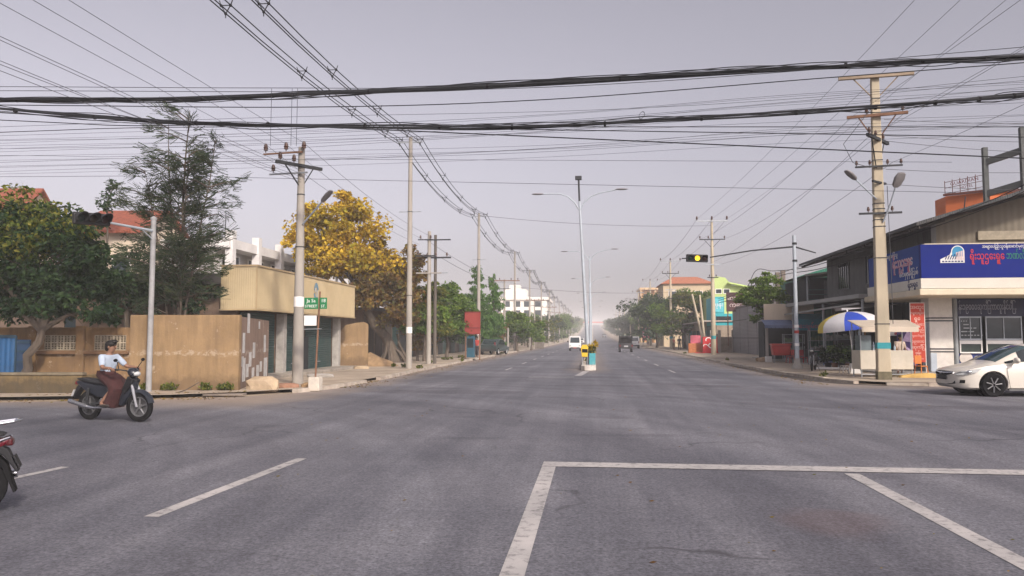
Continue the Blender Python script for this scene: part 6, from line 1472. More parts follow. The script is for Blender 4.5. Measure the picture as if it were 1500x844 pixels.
dirx = Vector((1.9, -1.4, .25)).normalized(); nn = Vector((-1.4, -1.9, 0)).normalized(); M = Matrix((dirx, nn.cross(dirx), nn)).transposed().to_4x4(); M.translation = Vector((.85, .55, hh + .86))
text_mesh('GUARDIAN', .34, mat('maroon_letters', (.13, .02, .02), .6), fr, M, sx=1.0); M2 = M.copy(); M2.translation = Vector((.95, .48, hh + .48)); text_mesh('HOTEL', .26, mat('maroon_letters', (.13, .02, .02)), fr, M2)
t = thing('concrete_frame', 'unfinished grey concrete column and beam frame at the top right', 'building frame', tuple(at_depth(1465, 300, 44) + Vector((0, 0, -9))))
CF = mat('raw_concrete', (.085, .09, .088), .9, .2, 1.5); z0 = 9
k = 44 / F; H1 = 9 + (300 - 205) * k; H2 = 9 + (300 - 185) * k
for x, y, hh_ in ((-.0, 1.5, H1), (1.35, 0, H2), (4.2, 0, H2), (4.6, 4, H2)):
    b = MB(); b.bbox(x - .13, x + .13, y - .13, y + .13, 0, hh_); b.build('column', CF, t)
for z in (H1 - .9, 9 + .9, 5):
    b = MB(); b.beam((0, 1.5, z), (1.35, 0, z + .35), .22, .35); b.beam((1.35, 0, z + .35), (4.2, 0, z + .35), .22, .35); b.beam((4.2, 0, z + .3), (4.6, 4, z + .3), .22, .35); b.build('beam', CF, t)
b = MB(); rr = random.Random(3)
for i in range(9): b.rod((rr.uniform(0, 4), rr.uniform(0, 1), rr.uniform(8.2, 9.2)), (rr.uniform(.5, 4.2), rr.uniform(0, 1), rr.uniform(8.8, 10.4)), .03, .03, 5)
b.build('loose_rod', RUST, t)
# ================================================================= vehicles and people
import numpy as np
def eval_to_mesh(o):
    dg = bpy.context.evaluated_depsgraph_get(); dg.update()
    me = bpy.data.meshes.new_from_object(o.evaluated_get(dg)); o.modifiers.clear(); old = o.data; o.data = me; bpy.data.meshes.remove(old); return o
def wheel(parent, name, c, R, W, spokes=5, rim_m=None, car=True, narrow=.0):
    t = bpy.data.objects.new(name, None); COL.objects.link(t); t.parent = parent; t.location = c; t.empty_display_size = .1
    b = MB(); r_ = W * .5
    b.lathe([(R * .66, -r_ * .9), (R * .9, -r_), (R * .985, -r_ * .72), (R, 0), (R * .985, r_ * .72), (R * .9, r_), (R * .66, r_ * .9), (R * .64, 0), (R * .66, -r_ * .9)], n=28, M=Matrix.Rotation(PI / 2, 3, 'X')); b.build('tyre', BLACK, t, True)
    b = MB(); b.lathe([(R * .60, -r_ * .8), (R * .67, -r_ * .85), (R * .67, r_ * .85), (R * .60, r_ * .8), (R * .60, -r_ * .8)], n=28, M=Matrix.Rotation(PI / 2, 3, 'X'))
    for i in range(spokes):
        a = 2 * PI * i / spokes + .3
        p0 = Vector((math.cos(a) * R * .1, 0, math.sin(a) * R * .1)); p1 = Vector((math.cos(a) * R * .62, 0, math.sin(a) * R * .62))
        if car:
            for s in (-1, 1): b.tube([p0 + Vector((0, s * r_ * .78, 0)), p1 + Vector((0, s * r_ * .7, 0))], [R * .12, R * .17], 6, flat=.35)
        else: b.tube([p0, p1], [R * .07, R * .05], 6)
    b.lathe([(0, -r_ * .85), (R * .17, -r_ * .8), (R * .17, r_ * .8), (0, r_ * .85)], n=12, M=Matrix.Rotation(PI / 2, 3, 'X')); b.build('rim', rim_m or mat('alloy', (.50, .50, .50), .4, .1, 5, metal=.35), t, True)
    if car:
        b = MB(); b.lathe([(0, -r_ * .35), (R * .62, -r_ * .34), (R * .62, r_ * .34), (0, r_ * .35)], n=20, M=Matrix.Rotation(PI / 2, 3, 'X')); b.build('brake_disc', mat('hub_grey', (.20, .20, .205), .5, metal=.3), t)
    return t
# --- white sedan
def sedan(label, loc, rz):
    t = thing('sedan_car', label, 'car', loc, rz)
    PW = mat('pearl_white_paint', (.58, .54, .47), .28, .03, 2, coat=.5, spec=.5, dirt=(.5, .46, .4), dirt_amt=.25)
    I = lambda x, xs, ys: float(np.interp(x, xs, ys))
    XS = [-2.24, -2.16, -2.0] + [-1.9 + .1 * i for i in range(40)] + [2.06, 2.13, 2.19, 2.235, 2.26]
    def sm(x, xs, ys): return sum(I(x + d, xs, ys) for d in (-.1, -.05, 0, .05, .1)) / 5 if -2.0 < x < 2.0 else I(x, xs, ys)
    belt = lambda x: sm(x, [-2.24, -2.1, -1.6, -.8, .4, 1.1, 1.5, 1.9, 2.1, 2.2, 2.26], [.86, .96, .98, .95, .91, .87, .82, .745, .69, .63, .58])
    roof = lambda x: sm(x, [-2.24, -2.1, -1.75, -1.0, -.6, -.1, .25, .6, 1.28, 1.5, 1.9, 2.1, 2.2, 2.26], [.90, 1.02, 1.06, 1.335, 1.41, 1.435, 1.40, 1.275, .93, .865, .785, .725, .66, .60])
    wid = lambda x: sm(x, [-2.24, -2.1, -1.8, -1.2, 0, 1.0, 1.6, 1.9, 2.1, 2.2, 2.26], [.58, .74, .82, .865, .875, .875, .86, .81, .70, .56, .40])
    wroof = lambda x: sm(x, [-2.24, -2.1, -1.75, -1.0, -.2, .3, .8, 1.28, 1.6, 2.0, 2.2, 2.26], [.4, .55, .62, .565, .56, .555, .60, .70, .72, .62, .42, .28])
    bot = lambda x: I(x, [-2.24, -2.0, -1.8, 1.9, 2.1, 2.26], [.36, .25, .19, .19, .22, .30])
    K = 14; V = []
    def half(x):
        zb, be, ro, w_, wr = bot(x), belt(x), roof(x), wid(x), wroof(x)
        pts = [(0, zb), (w_ * .86, zb), (w_ * .955, zb + .05), (w_ * .985, zb + (be - zb) * .35), (w_, zb + (be - zb) * .62), (w_ * .985, zb + (be - zb) * .86), (w_ * .955, be)]
        for f in (.12, .4, .7, .92): g = f; pts.append((w_ * .945 + (wr - w_ * .945) * g, be + (ro - .035 - be) * g))
        pts += [(wr * .93, ro - .018), (wr * .5, ro), (0, ro + .006)]
        return pts
    secs = [half(x) for x in XS]; n = len(XS); M_ = 2 * K - 2
    def ring(i): h = secs[i]; return [(XS[i], -y, z) for y, z in h] + [(XS[i], y, z) for y, z in h[-2:0:-1]]
    b = MB(); vs = [p for i in range(n) for p in ring(i)]
    fs = [(i * M_ + k, i * M_ + (k + 1) % M_, (i + 1) * M_ + (k + 1) % M_, (i + 1) * M_ + k) for i in range(n - 1) for k in range(M_)] + [tuple(range(M_)), tuple((n - 1) * M_ + k for k in range(M_))]
    b.add(vs, fs); body = b.build('body', PW, t, True)
    WX = (1.335, -1.365); R = .325
    for wx in WX:
        for s in (-1, 1):
            c = MB(); c.lathe([(.375, -.2), (.375, .2)], n=32, M=Matrix.Rotation(PI / 2, 3, 'X')); co_ = c.build('cut', BLACK); co_.location = (wx, s * .82, R); co_.parent = None
            md = body.modifiers.new('b', 'BOOLEAN'); md.object = co_; md.solver = 'EXACT'; md.operation = 'DIFFERENCE'
            body.parent = None; eval_to_mesh(body); body.parent = t; bpy.data.objects.remove(co_)
    body.data.materials.clear(); body.data.materials.append(PW)
    for wx in WX:
        for s in (-1, 1):
            wheel(t, 'wheel', (wx, s * .765, R), R, .2, 7, None)
    for wx in WX:
        b = MB(); b.rod((wx, -.6, R), (wx, .6, R), .36, .36, 20); b.build('wheel_housing', BLACK, t)
    # glass, set just outside the shell
    def patch(i0, i1, ks, off=.007):
        g = MB(); 
        for s in ks:
            P_ = []
            for i in range(i0, i1 + 1):
                rg = ring(i); P_.append([Vector(rg[k % M_]) for k in s])
            vs = []; 
            for i in range(len(P_)):
                for k in range(len(s)):
                    p = P_[i][k]; a = P_[min(i + 1, len(P_) - 1)][k] - P_[max(i - 1, 0)][k]; c = P_[i][min(k + 1, len(s) - 1)] - P_[i][max(k - 1, 0)]
                    nn = a.cross(c).normalized()
                    if nn.dot(p - Vector((p.x, 0, .6))) < 0: nn = -nn
                    vs.append(p + nn * off)
            m_ = len(s); g.add(vs, [(i * m_ + k, i * m_ + k + 1, (i + 1) * m_ + k + 1, (i + 1) * m_ + k) for i in range(len(P_) - 1) for k in range(m_ - 1)])
        return g
    idx = lambda x: min(range(n), key=lambda i: abs(XS[i] - x))
    GW = mat('tinted_windscreen', (.045, .075, .08), .05, .2, 1.5, spec=.7); GS = mat('tinted_side_glass', (.012, .016, .018), .06, .2, 1.5, spec=.6)
    top = list(range(10, K)) + list(range(K, M_ - 9))
    patch(idx(.32), idx(1.24), [top]).build('windscreen', GW, t, True); patch(idx(-1.62), idx(-.95), [top]).build('rear_window', GS, t, True)
    L_, R_ = [7, 8, 9, 10], [M_ - 7, M_ - 8, M_ - 9, M_ - 10]
    for a, c in ((-.1, .62), (-.95, -.2)):
        for s in (L_, R_): patch(idx(a), idx(c), [s]).build('side_window', GS, t, True)
    for s in ([7, 8], [M_ - 7, M_ - 8]): patch(idx(.62), idx(1.02), [s]).build('quarter_window', GS, t, True)
    # details on both sides
    for s in (-1, 1):
        b = MB(); b.add([(2.02, s * .735, .60), (2.16, s * .60, .575), (2.06, s * .70, .71), (1.62, s * .845, .755), (1.72, s * .835, .64)], [(0, 1, 2, 3, 4)])
        hl = MB(); pts = [(2.145, s * .62, .575), (2.185, s * .50, .60), (2.10, s * .645, .675), (1.86, s * .80, .735), (1.62, s * .853, .765), (1.74, s * .853, .665), (1.98, s * .775, .595)]
        ctr = Vector((1.93, s * .80, .67)); vs = [Vector(p) + Vector((.03, s * .03, .0)) for p in pts] + [ctr + Vector((.04, s * .035, .01))]
        hl.add(vs, [(i, (i + 1) % 7, 7) for i in range(7)]); h = hl.build('headlight', mat('headlight_lens', (.42, .43, .42), .12, .2, 6, spec=.7), t, True)
        k = MB(); k.ell(ctr + Vector((.02, s * .02, 0)), (.07, .05, .05), 10, 6); k.build('bulb_reflector', CHROME, h, True)
        b = MB(); b.bbox(.2, .42, min(s * .875, s * .895), max(s * .875, s * .895), .755, .785); b.build('door_handle', PW, t, False, .006)
        b = MB(); b.ell((.80, s * 1.0, .985), (.07, .13, .085), 12, 8); b.beam((.82, s * .86, .91), (.81, s * .95, .95), .05, .04); b.build('side_mirror', PW, t, True)
        b = MB(); b.tube([(1.0, s * .885, .86), (.98, s * .89, .6), (.93, s * .875, .3), (.9, s * .86, .23)], .006, 4); b.tube([(-.17, s * .883, .88), (-.17, s * .885, .55), (-.17, s * .875, .25)], .006, 4); b.build('door_seam', BLACK, t)
        b = MB(); b.bbox(-.95, .95, min(s * .80, s * .862), max(s * .80, s * .862), .17, .215); b.build('sill', mat('sill_grey', (.12, .12, .12), .6), t)
        b = MB(); b.add([(2.13, s * .655, .36), (2.03, s * .75, .36), (2.02, s * .755, .45), (2.12, s * .665, .45)], [(0, 1, 2, 3)]); b.v = [(x + .02, y + s * .02, z) for x, y, z in b.v]; b.build('fog_lamp_recess', BLACK, t)
    b = MB(); b.add([(2.285, -.30, .565), (2.285, .30, .565), (2.235, .50, .615), (2.19, .46, .67), (2.215, 0, .68), (2.19, -.46, .67), (2.235, -.50, .615)], [(0, 1, 2, 3, 4, 5, 6)]); b.build('upper_grille', BLACK, t)
    b = MB(); b.tube([(2.2, -.45, .645), (2.26, -.2, .63), (2.275, 0, .625), (2.26, .2, .63), (2.2, .45, .645)], .022, 6); b.ell((2.29, 0, .63), (.02, .05, .04)); b.build('grille_bar', CHROME, t, True)
    b = MB(); b.add([(2.275, -.33, .31), (2.275, .33, .31), (2.2, .56, .34), (2.2, .54, .46), (2.285, .3, .47), (2.285, -.3, .47), (2.2, -.54, .46), (2.2, -.56, .34)], [tuple(range(8))]); b.build('lower_grille', BLACK, t)
    b = MB(); b.bbox(2.295, 2.305, -.24, .24, .44, .56); b.build('number_plate', mat('plate_black', (.02, .02, .022), .5), t)
    b = MB(); b.tube([(1.15, -.35, .93), (.9, -.5, 1.0)], .012, 4); b.tube([(1.18, .1, .93), (.98, -.15, 1.02)], .012, 4); b.build('wiper', BLACK, t)
    return t
sedan('white sedan with sloping windscreen entering the crossing from the right edge', (12.10, 23.05, .004), PI + math.radians(2))
# --- people
def skinmesh(vd, edges, root, sub=2):
    names = list(vd); me = bpy.data.meshes.new('skin'); me.from_pydata([vd[k][0] for k in names], [(names.index(a), names.index(c)) for a, c in edges], [])
    o = bpy.data.objects.new('skin', me); COL.objects.link(o)
    md = o.modifiers.new('s', 'SKIN'); md.use_smooth_shade = True
    for i, k in enumerate(names):
        r = vd[k][1]; me.skin_vertices[0].data[i].radius = r if isinstance(r, tuple) else (r, r); me.skin_vertices[0].data[i].use_root = (k == root)
    sb = o.modifiers.new('d', 'SUBSURF'); sb.levels = sub; sb.render_levels = sub
    eval_to_mesh(o); return o
def join_into(o, mb):
    me = o.data; n = len(me.vertices); vs = [tuple(v.co) for v in me.vertices] + mb.v; fs = [list(p.vertices) for p in me.polygons] + [[i + n for i in f] for f in mb.f]
    m2 = bpy.data.meshes.new(me.name); m2.from_pydata(vs, [], fs); m2.polygons.foreach_set('use_smooth', [True] * len(fs)); o.data = m2; return o
def human(name_label, loc, rz, J, shirt, lower, legs='trousers', sleeve=.55, hair_m=None, shoe=None, look=0.0, group=None, barefoot=False):
    """J: joints in local metres (x forward, y left)"""
    t = thing('person', name_label, 'person', loc, rz, group)
    V = {k: Vector(v) for k, v in J.items()}
    hd = V['head']; nk = V['neck']; ch = V['chest']; pv = V['pelvis']; wa = pv.lerp(ch, .5)
    f = Vector((math.cos(look), math.sin(look), 0)); up = (hd - nk).normalized(); sd = up.cross(f).normalized()
    vd = {'pelvis': (pv, (.11, .085)), 'waist': (wa, (.10, .08)), 'chest': (ch, (.115, .085)), 'neckb': (ch.lerp(nk, .75), .07), 'neck': (nk, .05), 'chin': (hd - up * .07 + f * .025, (.062, .068)), 'head': (hd + up * .015, (.076, .09)), 'crown': (hd + up * .085 - f * .01, (.05, .06))}
    ed = [('pelvis', 'waist'), ('waist', 'chest'), ('chest', 'neckb'), ('neckb', 'neck'), ('neck', 'chin'), ('chin', 'head'), ('head', 'crown')]
    for s in 'lr':
        vd.update({'sh' + s: (V['sh' + s], .058), 'el' + s: (V['el' + s], .040), 'wr' + s: (V['wr' + s], .027), 'pa' + s: (V['wr' + s] + (V['ha' + s] - V['wr' + s]) * .7, (.04, .022)), 'hip' + s: (V['hip' + s], .08), 'kn' + s: (V['kn' + s], .058), 'an' + s: (V['an' + s], .036), 'he' + s: (V['an' + s] + (V['to' + s] - V['an' + s]) * .4 - Vector((0, 0, .035)), .036), 'to' + s: (V['to' + s], (.038, .022))})
        ed += [('chest', 'sh' + s), ('sh' + s, 'el' + s), ('el' + s, 'wr' + s), ('wr' + s, 'pa' + s), ('pelvis', 'hip' + s), ('hip' + s, 'kn' + s), ('kn' + s, 'an' + s), ('an' + s, 'he' + s), ('he' + s, 'to' + s)]
    body = skinmesh(vd, ed, 'pelvis', 2)
    x = MB()
    x.tube([hd + f * .085 + up * .02, hd + f * .108 - up * .018, hd + f * .09 - up * .03], [.010, .016, .01], 6)
    for s in (-1, 1): x.ell(hd + sd * s * .08 - f * .0, (.02, .014, .032), 8, 6)
    for s in (-1, 1): x.ell(hd + f * .082 + sd * s * .032 + up * .02, (.010, .010, .007), 6, 4)
    x.ell(hd + f * .088 - up * .055, (.012, .022, .007), 8, 4)
    for s in 'lr':
        w_, h = V['wr' + s], V['ha' + s]; d = (h - w_).normalized(); lat = d.cross(Vector((0, 0, 1))); lat = lat.normalized() if lat.length > .1 else Vector((0, 1, 0)); dn = lat.cross(d)
        if dn.z > 0: dn = -dn
        base = w_ + (h - w_) * .75
        for q in range(4):
            o_ = lat * (q - 1.5) * .019; L = (.07, .08, .075, .058)[q]
            x.tube([base + o_, base + o_ + d * L * .5, base + o_ + d * L * .75 + dn * L * .35, base + o_ + d * L * .65 + dn * L * .7], [.0095, .009, .008, .006], 6)
        s2 = -1 if s == 'l' else 1
        x.tube([w_.lerp(h, .3) + lat * s2 * .03, w_.lerp(h, .55) + lat * s2 * .055 + dn * .01, w_.lerp(h, .85) + lat * s2 * .055 + dn * .03], [.012, .011, .008], 6)
    join_into(body, x); body.name = 'body'; body.data.name = 'body'; body.data.materials.clear(); body.data.materials.append(SKIN); body.parent = t
    # hair
    hm_ = hair_m or HAIR; b = MB(); Mh = Matrix((f, sd, up)).transposed()
    b.ell(hd + up * .055 - f * .015, (.108, .098, .085), 14, 10, 0, Mh); b.ell(hd - f * .05 + up * .0, (.065, .086, .09), 12, 8, 0, Mh); b.ell(hd + up * .10 + f * .035, (.07, .075, .045), 10, 6, 0, Mh); b.build('hair', hm_, t, True)
    # shirt
    sv = {'hem': (pv + (pv - ch).normalized() * .04, (.155, .125)), 'waist': (wa, (.14, .115)), 'chest': (ch, (.16, .122)), 'col': (ch.lerp(nk, .72), (.07, .075))}; se = [('hem', 'waist'), ('waist', 'chest'), ('chest', 'col')]
    for s in 'lr':
        sv['sh' + s] = (V['sh' + s], .074); sv['m' + s] = (V['sh' + s].lerp(V['el' + s], .5), .062); sv['e' + s] = (V['sh' + s].lerp(V['el' + s], min(.98, sleeve + .35)), .058)
        se += [('chest', 'sh' + s), ('sh' + s, 'm' + s), ('m' + s, 'e' + s)]
        if sleeve > 1: sv['f' + s] = (V['el' + s].lerp(V['wr' + s], .85), .042); se.append(('e' + s, 'f' + s))
    o = skinmesh(sv, se, 'chest', 2); o.name = 'shirt'; o.data.name = 'shirt'; o.data.materials.clear(); o.data.materials.append(shirt); o.parent = t
    if legs == 'trousers':
        lv = {'top': (pv + Vector((0, 0, .06)), (.145, .115)), 'p': (pv, (.15, .12))}; le = [('top', 'p')]
        for s in 'lr': lv.update({'h' + s: (V['hip' + s] - Vector((0, 0, .05)), .105), 'k' + s: (V['kn' + s], .078), 'a' + s: (V['an' + s] + Vector((0, 0, .05)), .066)}); le += [('p', 'h' + s), ('h' + s, 'k' + s), ('k' + s, 'a' + s)]
        o = skinmesh(lv, le, 'p', 2); o.name = 'trousers'; o.data.name = 'trousers'; o.data.materials.clear(); o.data.materials.append(lower); o.parent = t
    else:
        b = MB(); rings = legs; N = 40; vs = []
        for (c, ex, ey, nrm) in rings:
            c = Vector(c); nrm = Vector(nrm).normalized(); lat = Vector((0, 1, 0)); fw = lat.cross(nrm).normalized()
            for k in range(N): a = 2 * PI * k / N; vs.append(c + fw * ex * math.cos(a) * (1 + .07 * math.sin(5 * a + c.z * 6) + .04 * math.sin(11 * a)) + lat * ey * math.sin(a))
        fs = [(i * N + k, i * N + (k + 1) % N, (i + 1) * N + (k + 1) % N, (i + 1) * N + k) for i in range(len(rings) - 1) for k in range(N)]
        b.add(vs, fs); o = b.build('longyi_skirt', lower, t, True)
    if shoe:
        b = MB()
        for s in 'lr':
            d = (V['to' + s] - V['an' + s]); d.z = 0; d.normalize(); c = V['to' + s] - d * .06
            M = Matrix((d, Vector((-d.y, d.x, 0)), Vector((0, 0, 1)))).transposed(); b.ell(c + Vector((0, 0, -.02)), (.14, .05, .035), 12, 6, 0, M)
        b.build('footwear', shoe, t, True)
    return t
# --- motorcycles
def motorcycle(label, loc, rz, col, name='motorcycle', steer=0, rail=False, group=None, stand=False):
    t = thing(name, label, 'motorcycle', loc, rz, group); R = .285; WB = 1.23
    PM = mat('bike_paint_' + name + str(len(_mats)), col, .28, .08, 3, spec=.5, coat=.4); PL = mat('bike_plastic', (.012, .012, .014), .6, .15, 5); SIL = mat('silver_metal', (.42, .42, .43), .35, .1, 5, metal=.8)
    wheel(t, 'rear_wheel', (0, 0, R), R, .072, 5, mat('dark_alloy', (.16, .16, .165), .4, .1, 5, metal=.5), False)
    wheel(t, 'front_wheel', (WB, 0, R), R, .06, 5, mat('dark_alloy', (.16, .16, .165), .4, .1, 5, metal=.5), False).rotation_euler = (0, 0, steer)
    b = MB()
    for s in (-1, 1): b.tube([(WB, s * .075, R), (WB - .10, s * .075, .60), (WB - .16, s * .06, .74)], [.024, .028, .022], 8)
    b.build('front_fork', SIL, t, True)
    b = MB(); vs = []; n = 12
    for i in range(n + 1):
        a = math.radians(15 + 150 * i / n); c = Vector((WB + (R + .035) * math.cos(a), 0, R + (R + .035) * math.sin(a)))
        for y, dz in ((-.06, -.045), (-.045, 0), (0, .015), (.045, 0), (.06, -.045)): vs.append(c + Vector((math.cos(a) * dz, y, math.sin(a) * dz)))
    b.add(vs, [(i * 5 + k, i * 5 + k + 1, (i + 1) * 5 + k + 1, (i + 1) * 5 + k) for i in range(n) for k in range(4)]); b.build('front_mudguard', PM, t, True)
    # leg shield, front cowl, centre and tail fairings as side-profile shells
    RX = Matrix.Rotation(PI / 2, 4, 'X')
    b = MB(); b.prism([(WB - .10, .80), (WB - .20, .86), (WB - .30, .74), (WB - .42, .48), (WB - .46, .30), (WB - .36, .30), (WB - .24, .44), (WB - .10, .62)], .15, RX); b.build('leg_shield', PM, t, False, .03)
    b = MB(); b.prism([(WB - .085, .79), (WB - .22, .87), (WB - .36, .60), (WB - .30, .52), (WB - .15, .66)], .21, RX); b.build('side_wing', PL, t, False, .02)
    b = MB(); b.prism([(WB - .46, .46), (WB - .44, .36), (.42, .36), (.30, .46), (.42, .54), (.62, .52)], .13, RX); b.build('centre_cover', PL, t, False, .03)
    b = MB(); b.prism([(.55, .56), (.48, .40), (.22, .46), (-.05, .56), (-.27, .70), (-.30, .76), (-.10, .75), (.20, .70), (.50, .70)], .185, RX); b.build('tail_fairing', PM, t, False, .04)
    b = MB(); b.prism([(.60, .70), (.62, .74), (.45, .775), (.20, .76), (.02, .80), (-.20, .82), (-.26, .79), (-.1, .755), (.2, .70), (.45, .69)], .25, RX); b.build('seat', mat('black_vinyl', (.018, .018, .02), .55, .15, 6), t, False, .04)
    b = MB(); b.prism([(-.27, .765), (-.315, .74), (-.32, .68), (-.25, .68)], .16, RX); b.build('tail_light', mat('dark_tail_lens', (.055, .006, .009), .35) if rail else mat('tail_red', (.13, .008, .010), .3), t, False, .015)
    b = MB(); b.prism([(-.20, .70), (-.28, .64), (-.38, .42), (-.355, .41), (-.24, .58), (-.14, .64)], .15, RX); b.build('rear_mudguard', PL, t, False, .01)
    b = MB(); b.prism([(-.335, .58), (-.39, .46), (-.378, .455), (-.322, .575)], .19, RX); b.build('number_plate', PL if rail else mat('plate_pale', (.45, .45, .45), .6), t)
    b = MB(); b.ell((.42, 0, .36), (.16, .12, .11), 12, 8); b.tube([(.44, 0, .34), (.62, 0, .30)], [.10, .075], 10); b.build('engine', SIL, t, True)
    b = MB()
    for s in (-1, 1): b.beam((.0, s * .085, R), (.42, s * .10, .36), .03, .045); b.tube([(.02, s * .11, R + .03), (.08, s * .12, .62)], [.030, .024], 8)
    b.build('swing_arm', DARKMETAL, t)
    b = MB(); b.tube([(.55, -.13, .27), (.25, -.15, .25), (.10, -.155, .27), (-.34, -.165, .37)], [.02, .024, .042, .046], 10); b.build('exhaust', CHROME, t, True)
    b = MB(); b.prism([(.12, .285), (-.25, .37), (-.25, .395), (.12, .32)], .012, Matrix.Translation((0, -.20, 0)) @ RX); b.build('heat_shield', SIL, t)
    # handlebar assembly
    b = MB(); b.tube([(WB - .36, -.33, .985), (WB - .30, -.20, .99), (WB - .25, 0, .95), (WB - .30, .20, .99), (WB - .36, .33, .985)], .014, 6); b.build('handlebar', DARKMETAL, t, True)
    for s in (-1, 1):
        b = MB(); b.tube([(WB - .32, s * .22, .99), (WB - .37, s * .35, .985)], .02, 8); b.build('grip', BLACK, t, True)
        b = MB(); b.tube([(WB - .31, s * .22, 1.0), (WB - .27, s * .30, 1.14)], .008, 6); b.ell((WB - .28, s * .33, 1.17), (.018, .05, .032), 10, 6); b.build('mirror', BLACK, t, True)
        b = MB(); b.tube([(.42, s * .1, .30), (.42, s * .24, .30)], .016, 6); b.build('foot_peg', BLACK, t)
    b = MB(); b.ell((WB - .17, 0, .93), (.12, .115, .085), 14, 8, 0, Matrix.Rotation(.5, 3, 'Y')); b.build('headlight_cowl', PM, t, True)
    b = MB(); b.ell((WB - .085, 0, .905), (.045, .08, .05), 12, 8, 0, Matrix.Rotation(.5, 3, 'Y')); b.build('headlight', mat('headlight_lens', (.42, .43, .42)), t, True)
    if rail:
        b = MB(); b.tube([(.12, -.13, .80), (-.12, -.15, .90), (-.32, -.12, .925), (-.37, 0, .93), (-.32, .12, .925), (-.12, .15, .90), (.12, .13, .80)], .017, 8); b.build('grab_rail', CHROME, t, True)
        b = MB()
        for s in (-1, 1): b.tube([(.0, s * .125, .68), (-.18, s * .12, .73), (-.29, s * .08, .765)], .012, 6)
        b.build('chrome_trim', CHROME, t, True)
        b = MB(); b.prism([(-.20, .58), (-.27, .50), (-.36, .22), (-.335, .21), (-.235, .46), (-.16, .54)], .16, RX); b.build('mud_flap', BLACK, t)
    if stand: b = MB(); b.rod((.40, .1, .28), (.48, .26, 0), .012, .012, 6); b.build('side_stand', DARKMETAL, t)
    return t
bd = 14.93; c = ground_at(171, bd); HR = PSI + math.radians(-19)
off = Matrix.Rotation(HR, 3, 'Z') @ Vector((.615, 0, 0)); MP = c - off + Vector((0, 0, .006))
motorcycle('dark underbone motorcycle carrying the man in the white shirt on the left', MP, HR, (.013, .016, .023), steer=.12)
S_W = mat('white_shirt_cloth', (.33, .385, .46), .9, .14, 6, bump=1.0, bscale=9, stretch=(1, 1, .5)); LONG = mat('maroon_checked_cloth', (.042, .014, .014), .9, .35, 12)
JR = dict(pelvis=(.40, 0, .85), chest=(.44, 0, 1.13), neck=(.455, .0, 1.305), head=(.48, 0, 1.42),
          shl=(.45, .185, 1.215), ell=(.60, .29, 1.03), wrl=(.80, .30, 1.02), hal=(.87, .31, 1.01), shr=(.45, -.185, 1.215), elr=(.59, -.29, 1.02), wrr=(.79, -.31, 1.02), har=(.865, -.32, 1.01),
          hipl=(.42, .10, .84), knl=(.74, .17, .62), anl=(.80, .30, .12), tol=(.95, .33, .055), hipr=(.42, -.10, .84), knr=(.74, -.15, .63), anr=(.52, -.23, .36), tor=(.66, -.24, .325))
LR = [((.38, 0, .96), .135, .17, (0, 0, -1)), ((.40, 0, .88), .16, .20, (.15, 0, -1)), ((.52, 0, .80), .15, .215, (.75, 0, -.7)), ((.66, 0, .71), .13, .235, (.95, 0, -.4)), ((.735, -.01, .60), .125, .235, (.2, 0, -1)), ((.67, -.01, .44), .135, .235, (-.35, 0, -1)), ((.60, -.01, .30), .14, .24, (-.35, 0, -1))]
human('man in white shirt and dark maroon longyi astride the motorcycle, looking right', MP, HR, JR, S_W, LONG, LR, .55, look=.25, shoe=mat('dark_sandal', (.03, .025, .022), .7))
mb_ = at_depth(5, 495, 7.1); HN = PI + math.radians(33)
motorcycle('maroon motorcycle cut off by the left edge, only its chromed tail showing', Vector((mb_.x, mb_.y, .006)) + Matrix.Rotation(HN, 3, 'Z') @ Vector((.17, 0, 0)), HN, (.11, .008, .016), rail=True).scale = (.9, .9, .9)
pm = P(1193, 36.0, .1); motorcycle('dark motorcycle parked nose outward under the canopy by the signal mast', pm, math.radians(-112), (.02, .022, .025), stand=True)
# --- standing people
def standing(h=1.66, lean=0, arms=(.0, .0), stride=.0):
    k = h / 1.7; J = dict(pelvis=(0, 0, .93), chest=(.01 + lean * .5, 0, 1.27), neck=(.02 + lean, 0, 1.46), head=(.04 + lean, 0, 1.585), shl=(lean, .185, 1.36), ell=(lean + arms[0] * .1 - .02, .24, 1.09), wrl=(lean + arms[0] * .3 + .03, .24, .86 + abs(arms[0]) * .18), shr=(lean, -.185, 1.36), elr=(lean + arms[1] * .1 - .02, -.24, 1.09), wrr=(lean + arms[1] * .3 + .03, -.24, .86 + abs(arms[1]) * .18),
        hipl=(0, .095, .88), knl=(.03 + stride, .10, .49), anl=(stride * .9 - .01, .11, .085), tol=(stride * .9 + .14, .12, .03), hipr=(0, -.095, .88), knr=(.03 - stride * .4, -.10, .49), anr=(-stride - .01, -.11, .085), tor=(-stride + .14, -.12, .03))
    for s in 'lr': w_ = Vector(J['wr' + s]); e = Vector(J['el' + s]); J['ha' + s] = tuple(w_ + (w_ - e).normalized() * .09)
    return {q: tuple(x * k for x in v) for q, v in J.items()}
CL = lambda n, c: mat(n, c, .9, .12, 6)
SH = mat('dark_sandal', (.03, .025, .022))
human('person in beige shirt and pale trousers standing behind the right end of the food cart', P(1317, 31.6, .1), math.radians(-70), standing(1.62, .04, (.4, .8)), CL('beige_shirt', (.42, .34, .27)), CL('pale_trousers', (.52, .44, .40)), sleeve=.55, shoe=SH)
human('pedestrian in red top and dark trousers near the booth under the red hoarding', P(699, 59.5, .1), math.radians(-100), standing(1.6, .03, (.3, .3), .1), CL('red_shirt', (.40, .05, .04)), CL('dark_trousers', (.04, .035, .04)), shoe=SH)
human('pedestrian in pink top walking on the left pavement before the far trees', P(744, 118, .1), math.radians(-80), standing(1.65, .0, (.2, -.2), .15), CL('pink_shirt', (.45, .22, .20)), CL('dark_trousers', (.04, .035, .04)), shoe=SH)
